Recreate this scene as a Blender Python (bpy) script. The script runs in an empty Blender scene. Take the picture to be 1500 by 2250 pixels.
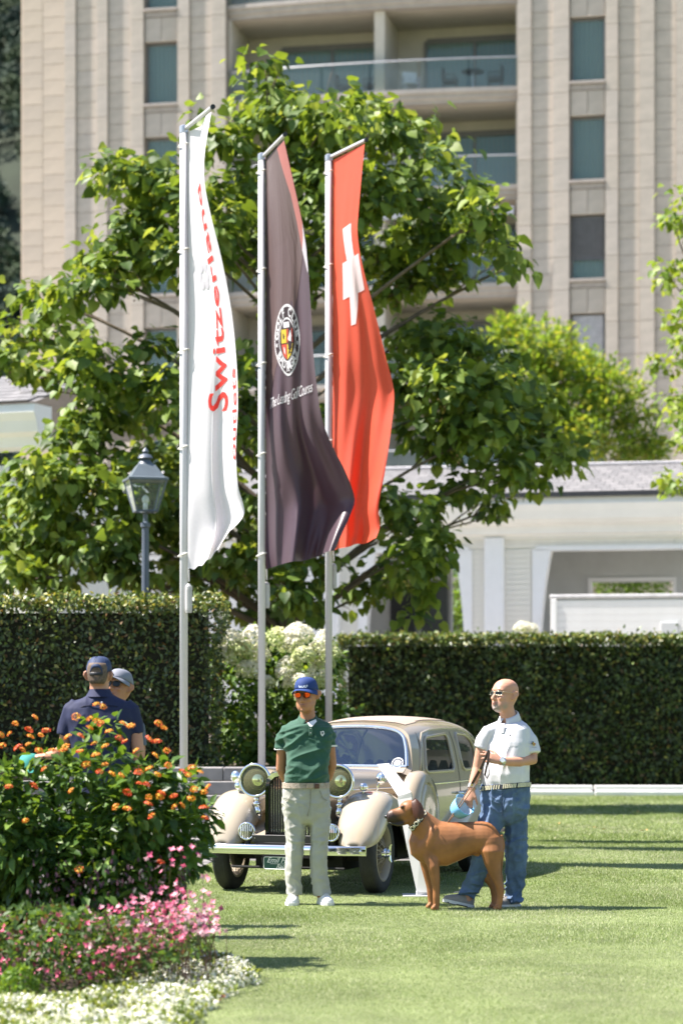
import bpy, bmesh, math, random
import numpy as np
from mathutils import Vector, Matrix, noise

scene = bpy.context.scene
COL = scene.collection
RND = random.Random(11)
NPR = np.random.RandomState(5)
PI = math.pi

# ------------------------------------------------------------------ camera, sky, sun, exposure
FP = 5312.0                      # focal length in photo pixels (85 mm on a 36 mm high frame, 2250 px)
cam_d = bpy.data.cameras.new("camera")
cam = bpy.data.objects.new("camera", cam_d)
COL.objects.link(cam)
cam.location = (0, 0, 1.6)
cam.rotation_euler = (math.radians(90), 0, 0)
cam_d.sensor_fit = 'VERTICAL'
cam_d.sensor_height = 36.0
cam_d.sensor_width = 24.0
cam_d.lens = 85.0
cam_d.shift_y = (1541 - 1125) / 2250.0
cam_d.clip_start = 0.5
cam_d.clip_end = 4000
cam_d.dof.use_dof = True
cam_d.dof.focus_distance = 19.3
cam_d.dof.aperture_fstop = 2.0
scene.camera = cam

SUN_EL = math.radians(56)
SUN_DIR = Vector((0.99, -0.045, 0)).normalized() * math.cos(SUN_EL) + Vector((0, 0, -math.sin(SUN_EL)))  # travel of light
world = bpy.data.worlds.new("World")
scene.world = world
world.use_nodes = True
wn = world.node_tree
sky = wn.nodes.new("ShaderNodeTexSky")
sky.sky_type = 'NISHITA'
sky.sun_disc = False
sky.sun_elevation = SUN_EL
sky.sun_rotation = math.atan2(-SUN_DIR.x, -SUN_DIR.y)
sky.altitude = 500
bg = wn.nodes["Background"]
bg.inputs[1].default_value = 0.082
wn.links.new(sky.outputs[0], bg.inputs[0])
sun_d = bpy.data.lights.new("sun", 'SUN')
sun_d.energy = 5.0
sun_d.angle = math.radians(0.6)
sun_d.color = (1.0, 0.93, 0.87)
sun = bpy.data.objects.new("sun", sun_d)
COL.objects.link(sun)
sun.rotation_euler = SUN_DIR.to_track_quat('-Z', 'Y').to_euler()
scene.view_settings.view_transform = 'Standard'
scene.view_settings.look = 'None'
scene.view_settings.exposure = 1.55
scene.view_settings.gamma = 1.0
scene.view_settings.use_curve_mapping = False
scene.cycles.use_denoising = True
scene.cycles.max_bounces = 10
scene.cycles.glossy_bounces = 8
scene.cycles.transparent_max_bounces = 12
scene.cycles.caustics_reflective = False
scene.cycles.caustics_refractive = False
scene.cycles.sample_clamp_indirect = 6.0


def P(px, py, d):
    """a point of the place from its direction in the photograph and its distance"""
    return Vector(((px - 750) * d / FP, d, 1.6 - (py - 1541) * d / FP))


# ------------------------------------------------------------------ materials
MATS = {}


def nd(t, kind, **kw):
    n = t.nodes.new(kind)
    for k, v in kw.items():
        setattr(n, k, v)
    return n


def M(name, col, rough=0.5, metal=0.0, var=0.12, scale=6.0, bump=0.0, bscale=60.0, spec=0.5, transl=0.0, tcol=None,
      coat=0.0, col2=None, sheen=0.0, stretch=None, detail=4.0, alpha=None, trans=0.0, dist=0.02):
    if name in MATS:
        return MATS[name]
    m = bpy.data.materials.new(name)
    m.use_nodes = True
    t = m.node_tree
    b = t.nodes["Principled BSDF"]
    out = t.nodes["Material Output"]
    tc = nd(t, "ShaderNodeTexCoord")
    src = tc.outputs["Object"]
    if stretch:
        mp = nd(t, "ShaderNodeMapping")
        mp.inputs["Scale"].default_value = stretch
        t.links.new(src, mp.inputs[0])
        src = mp.outputs[0]
    n = nd(t, "ShaderNodeTexNoise")
    n.inputs["Scale"].default_value = scale
    n.inputs["Detail"].default_value = detail
    n.inputs["Roughness"].default_value = 0.62
    t.links.new(src, n.inputs["Vector"])
    mx = nd(t, "ShaderNodeMix", data_type='RGBA')
    c1 = tuple(max(0, c * (1 - var)) for c in col)
    c2 = col2 if col2 else tuple(min(1, c * (1 + var)) for c in col)
    mx.inputs["A"].default_value = (*c1, 1)
    mx.inputs["B"].default_value = (*c2, 1)
    rm = nd(t, "ShaderNodeMapRange")
    rm.inputs["From Min"].default_value = 0.34
    rm.inputs["From Max"].default_value = 0.66
    t.links.new(n.outputs["Fac"], rm.inputs["Value"])
    t.links.new(rm.outputs[0], mx.inputs["Factor"])
    t.links.new(mx.outputs["Result"], b.inputs["Base Color"])
    b.inputs["Roughness"].default_value = rough
    b.inputs["Metallic"].default_value = metal
    b.inputs["Specular IOR Level"].default_value = spec
    if coat:
        b.inputs["Coat Weight"].default_value = coat
        b.inputs["Coat Roughness"].default_value = 0.04
    if sheen:
        b.inputs["Sheen Weight"].default_value = sheen
    if trans:
        b.inputs["Transmission Weight"].default_value = trans
    if alpha is not None:
        b.inputs["Alpha"].default_value = alpha
    if bump:
        n2 = nd(t, "ShaderNodeTexNoise")
        n2.inputs["Scale"].default_value = bscale
        n2.inputs["Detail"].default_value = 3
        t.links.new(src, n2.inputs["Vector"])
        bp = nd(t, "ShaderNodeBump")
        bp.inputs["Strength"].default_value = bump
        bp.inputs["Distance"].default_value = dist
        t.links.new(n2.outputs["Fac"], bp.inputs["Height"])
        t.links.new(bp.outputs[0], b.inputs["Normal"])
    if transl:
        tr = nd(t, "ShaderNodeBsdfTranslucent")
        if tcol:
            tr.inputs[0].default_value = (*tcol, 1)
        else:
            t.links.new(mx.outputs["Result"], tr.inputs[0])
        ms = nd(t, "ShaderNodeMixShader")
        ms.inputs[0].default_value = transl
        t.links.new(b.outputs[0], ms.inputs[1])
        t.links.new(tr.outputs[0], ms.inputs[2])
        t.links.new(ms.outputs[0], out.inputs[0])
    m.diffuse_color = (*col, 1)
    MATS[name] = m
    return m


def glassM(name, col, rough=0.02, op=0.35, spec=0.8):
    """window glass: a clear pane that tints what is behind it and mirrors the surroundings"""
    if name in MATS:
        return MATS[name]
    m = bpy.data.materials.new(name)
    m.use_nodes = True
    t = m.node_tree
    out = t.nodes["Material Output"]
    b = t.nodes["Principled BSDF"]
    b.inputs["Base Color"].default_value = (*col, 1)
    b.inputs["Roughness"].default_value = rough
    b.inputs["Specular IOR Level"].default_value = spec
    tr = nd(t, "ShaderNodeBsdfTransparent")
    tr.inputs[0].default_value = (0.86, 0.93, 0.92, 1)
    fr = nd(t, "ShaderNodeFresnel")
    fr.inputs[0].default_value = 1.5
    mp = nd(t, "ShaderNodeMath", operation='ADD')
    mp.inputs[1].default_value = op
    mp.use_clamp = True
    t.links.new(fr.outputs[0], mp.inputs[0])
    ms = nd(t, "ShaderNodeMixShader")
    t.links.new(mp.outputs[0], ms.inputs[0])
    t.links.new(tr.outputs[0], ms.inputs[1])
    t.links.new(b.outputs[0], ms.inputs[2])
    t.links.new(ms.outputs[0], out.inputs[0])
    MATS[name] = m
    return m


# ------------------------------------------------------------------ objects
def tag(o, label=None, cat=None, group=None, kind=None):
    if label:
        o["label"] = label
    if cat:
        o["category"] = cat
    if group:
        o["group"] = group
    if kind:
        o["kind"] = kind
    return o


def empty(name, loc=(0, 0, 0), rz=0.0, **kw):
    o = bpy.data.objects.new(name, None)
    o.empty_display_size = 0.2
    COL.objects.link(o)
    o.location = loc
    o.rotation_euler = (0, 0, rz)
    tag(o, **kw)
    return o


def link(name, me, parent=None, loc=None):
    o = bpy.data.objects.new(name, me)
    COL.objects.link(o)
    if parent is not None:
        o.parent = parent
    if loc is not None:
        o.location = loc
    return o


def wloc(o):
    v = Vector((0, 0, 0))
    while o is not None:
        v += o.location
        o = o.parent
    return v


class MB:
    def __init__(self):
        self.v = []
        self.f = []
        self.mi = []
        self.cur = 0

    def add(self, vs, fs):
        o = len(self.v)
        self.v.extend(tuple(p) for p in vs)
        for f in fs:
            self.f.append(tuple(i + o for i in f))
            self.mi.append(self.cur)
        return self

    def box(self, c, s, rot=None):
        x, y, z = s[0] / 2, s[1] / 2, s[2] / 2
        vs = [Vector((a * x, b * y, d * z)) for a in (-1, 1) for b in (-1, 1) for d in (-1, 1)]
        if rot is not None:
            vs = [rot @ p for p in vs]
        c = Vector(c)
        return self.add([p + c for p in vs],
                        [(0, 1, 3, 2), (4, 6, 7, 5), (0, 4, 5, 1), (2, 3, 7, 6), (0, 2, 6, 4), (1, 5, 7, 3)])

    def bbox(self, c, s, bev=0.01, rot=None):
        """box with chamfered edges"""
        bm = bmesh.new()
        bmesh.ops.create_cube(bm, size=1.0)
        bmesh.ops.scale(bm, vec=s, verts=bm.verts)
        bmesh.ops.bevel(bm, geom=bm.edges, offset=bev, segments=1, affect='EDGES')
        if rot is not None:
            bmesh.ops.rotate(bm, cent=(0, 0, 0), matrix=rot, verts=bm.verts)
        bm.verts.ensure_lookup_table()
        c = Vector(c)
        self.add([v.co + c for v in bm.verts], [[v.index for v in f.verts] for f in bm.faces])
        bm.free()
        return self

    def rings(self, rings, cap=True, closed=True):
        n = len(rings[0])
        vs = [p for r in rings for p in r]
        fs = []
        for i in range(len(rings) - 1):
            for j in range(n if closed else n - 1):
                k = (j + 1) % n
                fs.append((i * n + j, i * n + k, (i + 1) * n + k, (i + 1) * n + j))
        if cap and closed:
            a = len(vs)
            vs.append(sum((Vector(p) for p in rings[0]), Vector()) / n)
            vs.append(sum((Vector(p) for p in rings[-1]), Vector()) / n)
            for j in range(n):
                k = (j + 1) % n
                fs.append((a, k, j))
                fs.append((a + 1, (len(rings) - 1) * n + j, (len(rings) - 1) * n + k))
        return self.add(vs, fs)

    def tube(self, pts, rad, n=10, side=None, flat=1.0, cap=True, round_end=False):
        """tube along pts; rad: number or list of numbers / (r_side, r_other); side: direction of the first radius"""
        pts = [Vector(p) for p in pts]
        L = len(pts)
        if not isinstance(rad, (list, tuple)):
            rad = [rad] * L
        tg = []
        for i in range(L):
            a = pts[max(0, i - 1)]
            b = pts[min(L - 1, i + 1)]
            d = (b - a)
            tg.append(d.normalized() if d.length > 1e-9 else Vector((0, 0, 1)))
        if side is None:
            t0 = tg[0]
            side = Vector((1, 0, 0)) if abs(t0.x) < 0.9 else Vector((0, 1, 0))
        u = Vector(side)
        rr = []
        for i in range(L):
            u = (u - tg[i] * u.dot(tg[i]))
            if u.length < 1e-6:
                u = Vector((0, 1, 0)) - tg[i] * tg[i].y
            u.normalize()
            w = tg[i].cross(u)
            r = rad[i]
            ra, rb = (r if isinstance(r, (list, tuple)) else (r, r * flat))
            rr.append([pts[i] + u * (ra * math.cos(2 * PI * k / n)) + w * (rb * math.sin(2 * PI * k / n)) for k in range(n)])
        if round_end:
            for end in (0, L - 1):
                pass
        return self.rings(rr, cap=cap)

    def ell(self, c, r, n=16, m=10, rot=None):
        c = Vector(c)
        rr = []
        for i in range(1, m):
            th = PI * i / m
            ring = []
            for k in range(n):
                p = Vector((r[0] * math.sin(th) * math.cos(2 * PI * k / n), r[1] * math.sin(th) * math.sin(2 * PI * k / n), r[2] * math.cos(th)))
                if rot is not None:
                    p = rot @ p
                ring.append(c + p)
            rr.append(ring)
        o = len(self.v)
        self.rings(rr, cap=True)
        # move the caps out to the poles
        top = Vector((0, 0, r[2]))
        if rot is not None:
            top = rot @ top
        self.v[-2] = tuple(c + top)
        self.v[-1] = tuple(c - top)
        return self

    def lathe(self, prof, c=(0, 0, 0), ax=(0, 0, 1), n=24, cap=True):
        """prof: list of (radius, height along ax)"""
        ax = Vector(ax).normalized()
        u = ax.orthogonal().normalized()
        w = ax.cross(u)
        c = Vector(c)
        return self.rings([[c + ax * h + (u * math.cos(2 * PI * k / n) + w * math.sin(2 * PI * k / n)) * r for k in range(n)]
                           for r, h in prof], cap=cap)

    def prism(self, poly, d0, d1, fr=None):
        """poly of (a, b), extruded from d0 to d1; fr(a, b, d) -> point"""
        fr = fr or (lambda a, b, d: (a, d, b))
        n = len(poly)
        vs = [fr(a, b, d0) for a, b in poly] + [fr(a, b, d1) for a, b in poly]
        fs = [tuple(range(n))[::-1], tuple(range(n, 2 * n))]
        for i in range(n):
            k = (i + 1) % n
            fs.append((i, k, n + k, n + i))
        return self.add(vs, fs)

    def grid(self, fn, nu, nv, wrap=False):
        vs = [fn(i / (nu - 1 if not wrap else nu), j / (nv - 1)) for j in range(nv) for i in range(nu)]
        fs = []
        for j in range(nv - 1):
            for i in range(nu if wrap else nu - 1):
                k = (i + 1) % nu
                fs.append((j * nu + i, j * nu + k, (j + 1) * nu + k, (j + 1) * nu + i))
        return self.add(vs, fs)

    def mesh(self, name, mats, off=None, smooth=False, fix=True):
        me = bpy.data.meshes.new(name)
        v = self.v if off is None else [(p[0] - off[0], p[1] - off[1], p[2] - off[2]) for p in self.v]
        me.from_pydata(v, [], self.f)
        if not isinstance(mats, (list, tuple)):
            mats = [mats]
        for m in mats:
            me.materials.append(m)
        if len(mats) > 1:
            me.polygons.foreach_set("material_index", self.mi)
        if fix:
            bm = bmesh.new()
            bm.from_mesh(me)
            bmesh.ops.recalc_face_normals(bm, faces=bm.faces)
            bm.to_mesh(me)
            bm.free()
        if smooth:
            if smooth is True:
                me.polygons.foreach_set("use_smooth", [True] * len(me.polygons))
            else:
                me.polygons.foreach_set("use_smooth", [True] * len(me.polygons))
                me.set_sharp_from_angle(angle=math.radians(smooth))
        me.update()
        return me

    def build(self, name, mats, parent=None, world=False, smooth=False, fix=True):
        """world: the vertices are in world space although the object has a parent that is not rotated"""
        off = wloc(parent) if (world and parent is not None) else None
        return link(name, self.mesh(name, mats, off, smooth, fix), parent)


def solo(name, mb, mats, base, smooth=False, **kw):
    """a one-mesh thing whose origin sits at base (vertices in world space)"""
    o = link(name, mb.mesh(name, mats, base, smooth), None, base)
    return tag(o, **kw)


def evald(o):
    """bake an object's modifiers into a new mesh"""
    dg = bpy.context.evaluated_depsgraph_get()
    dg.update()
    me = bpy.data.meshes.new_from_object(o.evaluated_get(dg), depsgraph=dg)
    return me


def remesh(mb, name, mat, voxel=0.008, smooth=6, parent=None, off=None, wrinkle=None, factor=0.5):
    """fuse overlapping volumes into one continuous skin"""
    me = mb.mesh(name, mat, off)
    o = link(name, me)
    r = o.modifiers.new("r", 'REMESH')
    r.mode = 'VOXEL'
    r.voxel_size = voxel
    if smooth:
        s = o.modifiers.new("s", 'SMOOTH')
        s.factor = factor
        s.iterations = smooth
    me2 = evald(o)
    o.modifiers.clear()
    o.data = me2
    bpy.data.meshes.remove(me)
    me2.name = name
    if not me2.materials:
        me2.materials.append(mat)
    if wrinkle:
        n = len(me2.vertices)
        co = np.empty(n * 3)
        me2.vertices.foreach_get("co", co)
        co = co.reshape(-1, 3)
        no = np.empty(n * 3)
        me2.vertices.foreach_get("normal", no)
        no = no.reshape(-1, 3)
        dv = np.array([wrinkle(Vector(p)) for p in co])
        co += no * dv[:, None]
        me2.vertices.foreach_set("co", co.ravel())
    me2.polygons.foreach_set("use_smooth", [True] * len(me2.polygons))
    me2.update()
    if parent is not None:
        o.parent = parent
    return o


def text_mesh(body, size=1.0, shear=0.0, align='CENTER', bold=0.0, space=1.0):
    """flat letters as (verts, faces), baseline on y=0"""
    c = bpy.data.curves.new("letters", 'FONT')
    c.body = body
    c.size = size
    c.shear = shear
    c.align_x = align
    c.offset = bold
    c.space_character = space
    c.resolution_u = 3
    o = bpy.data.objects.new("letters", c)
    COL.objects.link(o)
    dg = bpy.context.evaluated_depsgraph_get()
    dg.update()
    me = bpy.data.meshes.new_from_object(o.evaluated_get(dg), depsgraph=dg)
    bpy.data.objects.remove(o)
    bpy.data.curves.remove(c)
    bm = bmesh.new()
    bm.from_mesh(me)
    bmesh.ops.remove_doubles(bm, verts=bm.verts, dist=1e-5)
    bpy.data.meshes.remove(me)
    return bm


def bm_data(bm):
    bm.verts.ensure_lookup_table()
    bm.verts.index_update()
    return [v.co.copy() for v in bm.verts], [[v.index for v in f.verts] for f in bm.faces]


def subdiv_bm(bm, maxlen, times=4):
    for _ in range(times):
        es = [e for e in bm.edges if e.calc_length() > maxlen]
        if not es:
            break
        bmesh.ops.subdivide_edges(bm, edges=es, cuts=1)
        bmesh.ops.triangulate(bm, faces=[f for f in bm.faces if len(f.verts) > 4])
    return bm


# ------------------------------------------------------------------ leaf scattering (numpy)
def unit(a):
    return a / np.maximum(np.linalg.norm(a, axis=1, keepdims=True), 1e-9)


def frames(A, N):
    A = unit(A)
    N = N - A * np.sum(A * N, axis=1, keepdims=True)
    N = unit(N)
    B = np.cross(N, A)
    return B, A, N     # columns x, y (along the leaf), z (normal)


def np_mesh(name, V, F, mats, mi=None, smooth=False):
    me = bpy.data.meshes.new(name)
    nv, nf, k = len(V), len(F), F.shape[1]
    me.vertices.add(nv)
    me.vertices.foreach_set("co", np.ascontiguousarray(V, dtype=np.float32).ravel())
    me.loops.add(nf * k)
    me.loops.foreach_set("vertex_index", np.ascontiguousarray(F, dtype=np.int32).ravel())
    me.polygons.add(nf)
    me.polygons.foreach_set("loop_start", np.arange(0, nf * k, k, dtype=np.int32))
    if not isinstance(mats, (list, tuple)):
        mats = [mats]
    for m in mats:
        me.materials.append(m)
    if mi is not None:
        me.polygons.foreach_set("material_index", np.ascontiguousarray(mi, dtype=np.int32))
    if smooth:
        me.polygons.foreach_set("use_smooth", np.ones(nf, dtype=bool))
    me.update(calc_edges=True)
    me.validate()
    return me


def scatter(name, tv, tf, pos, A, N, S, mats, pick=None, smooth=False):
    """copies of a template (tv, tf) joined into one mesh; pick = material index per copy"""
    tv = np.asarray(tv, float)
    tf = np.asarray(tf, int)
    B, A, N = frames(A, N)
    S = np.asarray(S, float)
    if S.ndim == 1:
        S = np.stack([S, S, S], 1)
    T = tv[None, :, :] * S[:, None, :]
    V = pos[:, None, :] + T[:, :, 0:1] * B[:, None, :] + T[:, :, 1:2] * A[:, None, :] + T[:, :, 2:3] * N[:, None, :]
    n, k = len(pos), len(tv)
    F = (tf[None, :, :] + (np.arange(n) * k)[:, None, None]).reshape(-1, tf.shape[1])
    mi = None if pick is None else np.repeat(pick, len(tf))
    return np_mesh(name, V.reshape(-1, 3), F, mats, mi, smooth)


def leaf_objs(name, meshes, pos, A, N, S, parent, base):
    B, A, N = frames(A, N)
    for i in range(len(pos)):
        o = bpy.data.objects.new(name, meshes[i % len(meshes)])
        COL.objects.link(o)
        m = Matrix(((B[i][0], A[i][0], N[i][0]), (B[i][1], A[i][1], N[i][1]), (B[i][2], A[i][2], N[i][2])))
        o.parent = parent
        o.location = Vector(pos[i]) - base
        o.rotation_euler = m.to_euler()
        s = float(S[i])
        o.scale = (s, s, s)


# leaf templates: x across, y along, z normal; unit length 1
HEART_V = [(0, 0, 0), (-.30, -.06, .03), (-.46, .18, .07), (-.40, .46, .05), (-.2, .76, -.03), (0, 1, -.14),
           (.2, .76, -.03), (.40, .46, .05), (.46, .18, .07), (.30, -.06, .03), (0, .4, -.02)]
HEART_F = [(0, 10, 1), (1, 10, 2), (2, 10, 3), (3, 10, 4), (4, 10, 5), (5, 10, 6), (6, 10, 7), (7, 10, 8), (8, 10, 9), (9, 10, 0)]
OVAL_V = [(0, 0, 0), (-.24, .3, .07), (-.2, .66, .05), (0, 1, -.08), (.2, .66, .05), (.24, .3, .07), (0, .5, 0)]
OVAL_F = [(0, 6, 1), (1, 6, 2), (2, 6, 3), (3, 6, 4), (4, 6, 5), (5, 6, 0)]
DIA_V = [(0, 0, 0), (-.3, .45, .1), (0, 1, 0), (.3, .45, .1)]
DIA_F = [(0, 2, 1), (0, 3, 2)]


def rand_dirs(n, rs=NPR):
    a = rs.normal(size=(n, 3))
    return unit(a)

# ================================================================== SETTING
BOXC = {}


def blk(name, parent, c, s, mat, bev=0.0, rot=None):
    """a block that shares its mesh with every block of the same size and material"""
    key = (tuple(round(q, 3) for q in s), mat.name, bev)
    me = BOXC.get(key)
    if me is None:
        mb = MB()
        if bev:
            mb.bbox((0, 0, 0), s, bev)
        else:
            mb.box((0, 0, 0), s)
        me = mb.mesh(name, mat)
        BOXC[key] = me
    o = link(name, me, parent, Vector(c))
    if rot is not None:
        o.rotation_euler = rot
    return o


# ---- lawn: one sheet to the horizon, mown streaks in the turf
def lawn_mat():
    m = M("turf", (0.17, 0.205, 0.085), rough=0.9, var=0.3, scale=1.1, bump=0.6, bscale=220, spec=0.15, detail=9, dist=0.015)
    return m


mb = MB()
mb.grid(lambda u, v: (-900 + 1800 * u, -60 + 1900 * v, 0.0), 13, 13)
lawn = mb.build("lawn", lawn_mat())
tag(lawn, kind="structure")


def on_path(x, y):
    if y < 24.25:
        return x < -1.42 + (y - 22.3) * 0.09 and y > 21.6
    return x < 1.2 and y < 25.62


# grass blades: dense where the photograph is close, coarser behind
def grass():
    parts = []
    for (y0, y1, dens, h, w) in ((11.3, 16, 9500, .0135, .0036), (16, 21, 7000, .0165, .0045), (21, 28, 3600, .021, .007), (28, 41.6, 1500, .027, .012)):
        half1 = 0.145 * y1 + 1.9
        area = (y1 - y0) * half1 * 2
        n = int(area * dens)
        x = NPR.uniform(-half1, half1, n)
        y = NPR.uniform(y0, y1, n)
        keep = np.abs(x) < 0.145 * y + 1.9
        keep &= ~((y > 21.6) & (y < 24.25) & (x < -1.42 + (y - 22.3) * .09))
        keep &= ~((y > 24.25) & (y < 27.6) & (x < 1.6))
        keep &= x > np.interp(y, [9.5, 11.99, 12.9, 13.73, 14.55, 15.0, 15.6, 16.2, 16.6, 16.61], [-1.25, -.76, -.62, -.51, -.50, -.62, -.9, -1.3, -2.2, -99])
        x, y = x[keep], y[keep]
        n = len(x)
        a = NPR.uniform(0, 2 * PI, n)
        lean = NPR.uniform(.1, .9, n)
        patch = 0.8 + .35 * np.sin(x * 2.1 + 1.3 * np.sin(y * .9)) * np.sin(y * 1.7 + x)
        hh = h * NPR.uniform(.55, 1.25, n) * patch.clip(.6, 1.2)
        ww = w * NPR.uniform(.7, 1.3, n)
        ca, sa = np.cos(a), np.sin(a)
        b2 = NPR.uniform(0, 2 * PI, n)
        V = np.empty((n, 3, 3))
        V[:, 0] = np.stack([x - ca * ww / 2, y - sa * ww / 2, np.zeros(n) - .002], 1)
        V[:, 1] = np.stack([x + ca * ww / 2, y + sa * ww / 2, np.zeros(n) - .002], 1)
        V[:, 2] = np.stack([x + np.cos(b2) * hh * lean, y + np.sin(b2) * hh * lean, hh], 1)
        pk = (NPR.rand(n) + .35 * np.sin(x * 1.3 + y * .7) + .25 * np.sin(y * 2.3 - x * .8) > .62).astype(int)
        pk[(NPR.rand(n) < .30 * np.clip((19.5 - y) / 5, 0, 1)) & (pk == 0)] = 1  # more pale blades towards the front: gloss of the near turf put into colour
        dry = NPR.rand(n) < (.06 + .12 * np.clip((18.5 - y) / 5, 0, 1) + .2 * (np.sin(x * 1.9 + 2) * np.sin(y * 1.25 + x * .5) > .35))  # scattered dry blades, plus a front share that paints in the turf's gloss
        pk[dry] = 2
        parts.append((V.reshape(-1, 3), pk))
    V = np.concatenate([p[0] for p in parts])
    pk = np.concatenate([p[1] for p in parts])
    F = np.arange(len(V)).reshape(-1, 3)
    g1 = M("grass_blade", (0.195, 0.265, 0.085), rough=0.55, var=0.25, scale=1.5, spec=0.4, transl=0.3, tcol=(0.24, 0.30, 0.05))
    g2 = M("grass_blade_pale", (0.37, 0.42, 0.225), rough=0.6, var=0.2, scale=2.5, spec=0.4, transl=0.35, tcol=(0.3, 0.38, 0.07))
    g3 = M("grass_blade_dry_gloss", (0.52, 0.51, 0.33), rough=0.6, var=0.2, scale=2.5, spec=0.4, transl=0.25)
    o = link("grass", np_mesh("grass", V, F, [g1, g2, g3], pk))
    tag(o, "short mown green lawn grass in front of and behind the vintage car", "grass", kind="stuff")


grass()

# ---- paved path at the left, one stone after another
pathb = MB()
pathb.add([(-30, 21.6, .004), (-1.47, 21.6, .004), (-1.28, 24.25, .004), (1.6, 24.25, .004), (1.6, 25.62, .004), (-30, 25.62, .004)],
          [(0, 1, 2, 5), (2, 3, 4, 5)])
path = pathb.build("path", M("path_joint", (0.2, 0.19, 0.18), rough=0.95, var=.2, scale=20))
tag(path, kind="structure")
pavm = [M("paver_%d" % i, c, rough=0.85, var=.08, scale=9, bump=.15, bscale=90) for i, c in
        enumerate(((0.30, .285, .27), (.27, .26, .25), (.33, .31, .29)))]
PC = 0
for j in range(20):
    y = 21.72 + j * 0.2
    for i in range(30):
        x = -5.0 + i * 0.4 + (0.2 if j % 2 else 0)
        if y < 25.55 and on_path(x + .2, y) and on_path(x + .2, y + .1) and on_path(x + .2, y - .1) and x > -.19 * y - .2 and PC < 300:
            PC += 1
            blk("paving_stone", path, (x, y, .012 + RND.uniform(-.002, .003)), (.388, .188, .03), RND.choice(pavm), .006)

# ---- stone steps behind the car
fc = MB()
fc.add([(-300, 42.9, .006), (300, 42.9, .006), (300, 224, .006), (-300, 224, .006)], [(0, 1, 2, 3)])  # added beige ground sheet, keeps green turf bounce off the facade
tag(fc.build("bounce_ground", M("bounce_ground_beige", (.42, .385, .34), rough=.95, var=.12, scale=3)), kind="structure")
steps = empty("stone_steps", (-1.0, 25.65, 0), label="low grey stone steps behind the car's far headlamp, leading up to the hydrangea",
              cat="steps")
stm = [M("step_stone_%d" % i, c, rough=.85, var=.1, scale=7, bump=.2, bscale=70) for i, c in
       enumerate(((.235, .225, .215), (.215, .205, .20), (.25, .24, .23)))]
for k in range(6):
    for i in range(5):
        x0 = -3.6 + i * .98 + (0.35 if k % 2 else 0)
        blk("step_block", steps, (x0 + .49 + 1.0, .15 * k + .15, .07 + .147 * k), (.972, .29 if k < 5 else .34, .143), stm[(i + k) % 3], .008)
terr = MB()
terr.box((-3.4, 27.65, .42), (9.6, 2.2, .82))
terr.box((-3.4, 34.9, .42), (9.6, 12.28, .80))
tag(terr.build("terrace_ground", M("terrace_soil", (.09, .07, .05), rough=.95, var=.25, scale=6, bump=.4)), kind="structure")

# ---- white edging at the far side of the lawn
edg = empty("lawn_edging", (3, 41.0, 0), label="long low white edging beam between the lawn and the tall right hedge", cat="edging")
wp = M("white_edge_paint", (.82, .80, .79), rough=.5, var=.03, scale=4)
for (x0, x1) in ((-1.2, 4.25), (4.27, 10.5)):
    for z, dy in ((.045, -.05), (.135, 0)):
        blk("beam", edg, ((x0 + x1) / 2 - 3 + 0, -.055 * ((x0 + x1) / 2 - 3) + dy, z), (x1 - x0, .14, .085), wp, .012, (0, 0, -.055))
blk("joint_plate", edg, (1.26, -.15, .05), (.18, .04, .05), M("grey_metal", (.5, .5, .52), rough=.35, metal=.8), .004)

# ---- forested hill far behind the tower
def hill_z(x, y):
    return max(0, (y - 230) * 0.62) + 9 * math.sin(x * .03 + y * .021) * min(1, max(0, (y - 230) / 80))


hb = MB()
hb.grid(lambda u, v: (-420 + 900 * u, 225 + 650 * v, hill_z(-420 + 900 * u, 225 + 650 * v) - .05), 60, 50)
tag(hb.build("hill", M("forest_floor", (.025, .035, .02), rough=1, var=.3, scale=.1), smooth=True), kind="structure")


def forest():
    pos, N, A, S, pk = [], [], [], [], []
    y = 236.0
    while y < 520:
        for q in range(6):
            k = NPR.uniform(-.175, -.108)
            yy = y + NPR.uniform(-5, 5)
            x = k * yy
            r = NPR.uniform(2.2, 3.6)
            hgt = NPR.uniform(5, 8.5)
            z = hill_z(x, yy)
            n = 420
            d = rand_dirs(n)
            d[:, 2] = np.abs(d[:, 2]) * 1.0 - .25
            lump = 1 + .25 * np.sin(d[:, 0] * 5 + q) * np.sin(d[:, 2] * 6 + y) + NPR.uniform(-.12, .1, n)
            p = np.stack([x + d[:, 0] * r * lump, yy + d[:, 1] * r * lump, z + hgt * .6 + d[:, 2] * hgt * .55 * lump], 1)
            pos.append(p)
            N.append(d + NPR.normal(0, .45, (n, 3)))
            A.append(rand_dirs(n))
            S.append(NPR.uniform(.45, 1.0, n))
            pk.append(np.full(n, NPR.randint(0, 3)))
        y += 6.5
    pos, N, A, S, pk = map(np.concatenate, (pos, N, A, S, pk))
    ms = [M("forest_leaf_%d" % i, c, rough=.7, var=.3, scale=.3, spec=.2) for i, c in
          enumerate(((.04, .065, .04), (.05, .075, .035), (.032, .055, .042)))]
    o = link("forest", scatter("forest", DIA_V, DIA_F, pos, A, N, S, ms, pk))
    tag(o, "dark wooded hillside at the far left behind the stone tower", "forest", kind="stuff")


forest()

# ---- stone tower
BA = math.radians(12)
tower = empty("apartment_tower", (0, 80, 0), -BA,
              label="tall pale stone apartment tower with ribbed walls, teal curtained windows and deep balconies", cat="building")


def sx(px):
    k = (px - 750) / FP
    return 80 * k / (math.cos(BA) + k * math.sin(BA))


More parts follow.
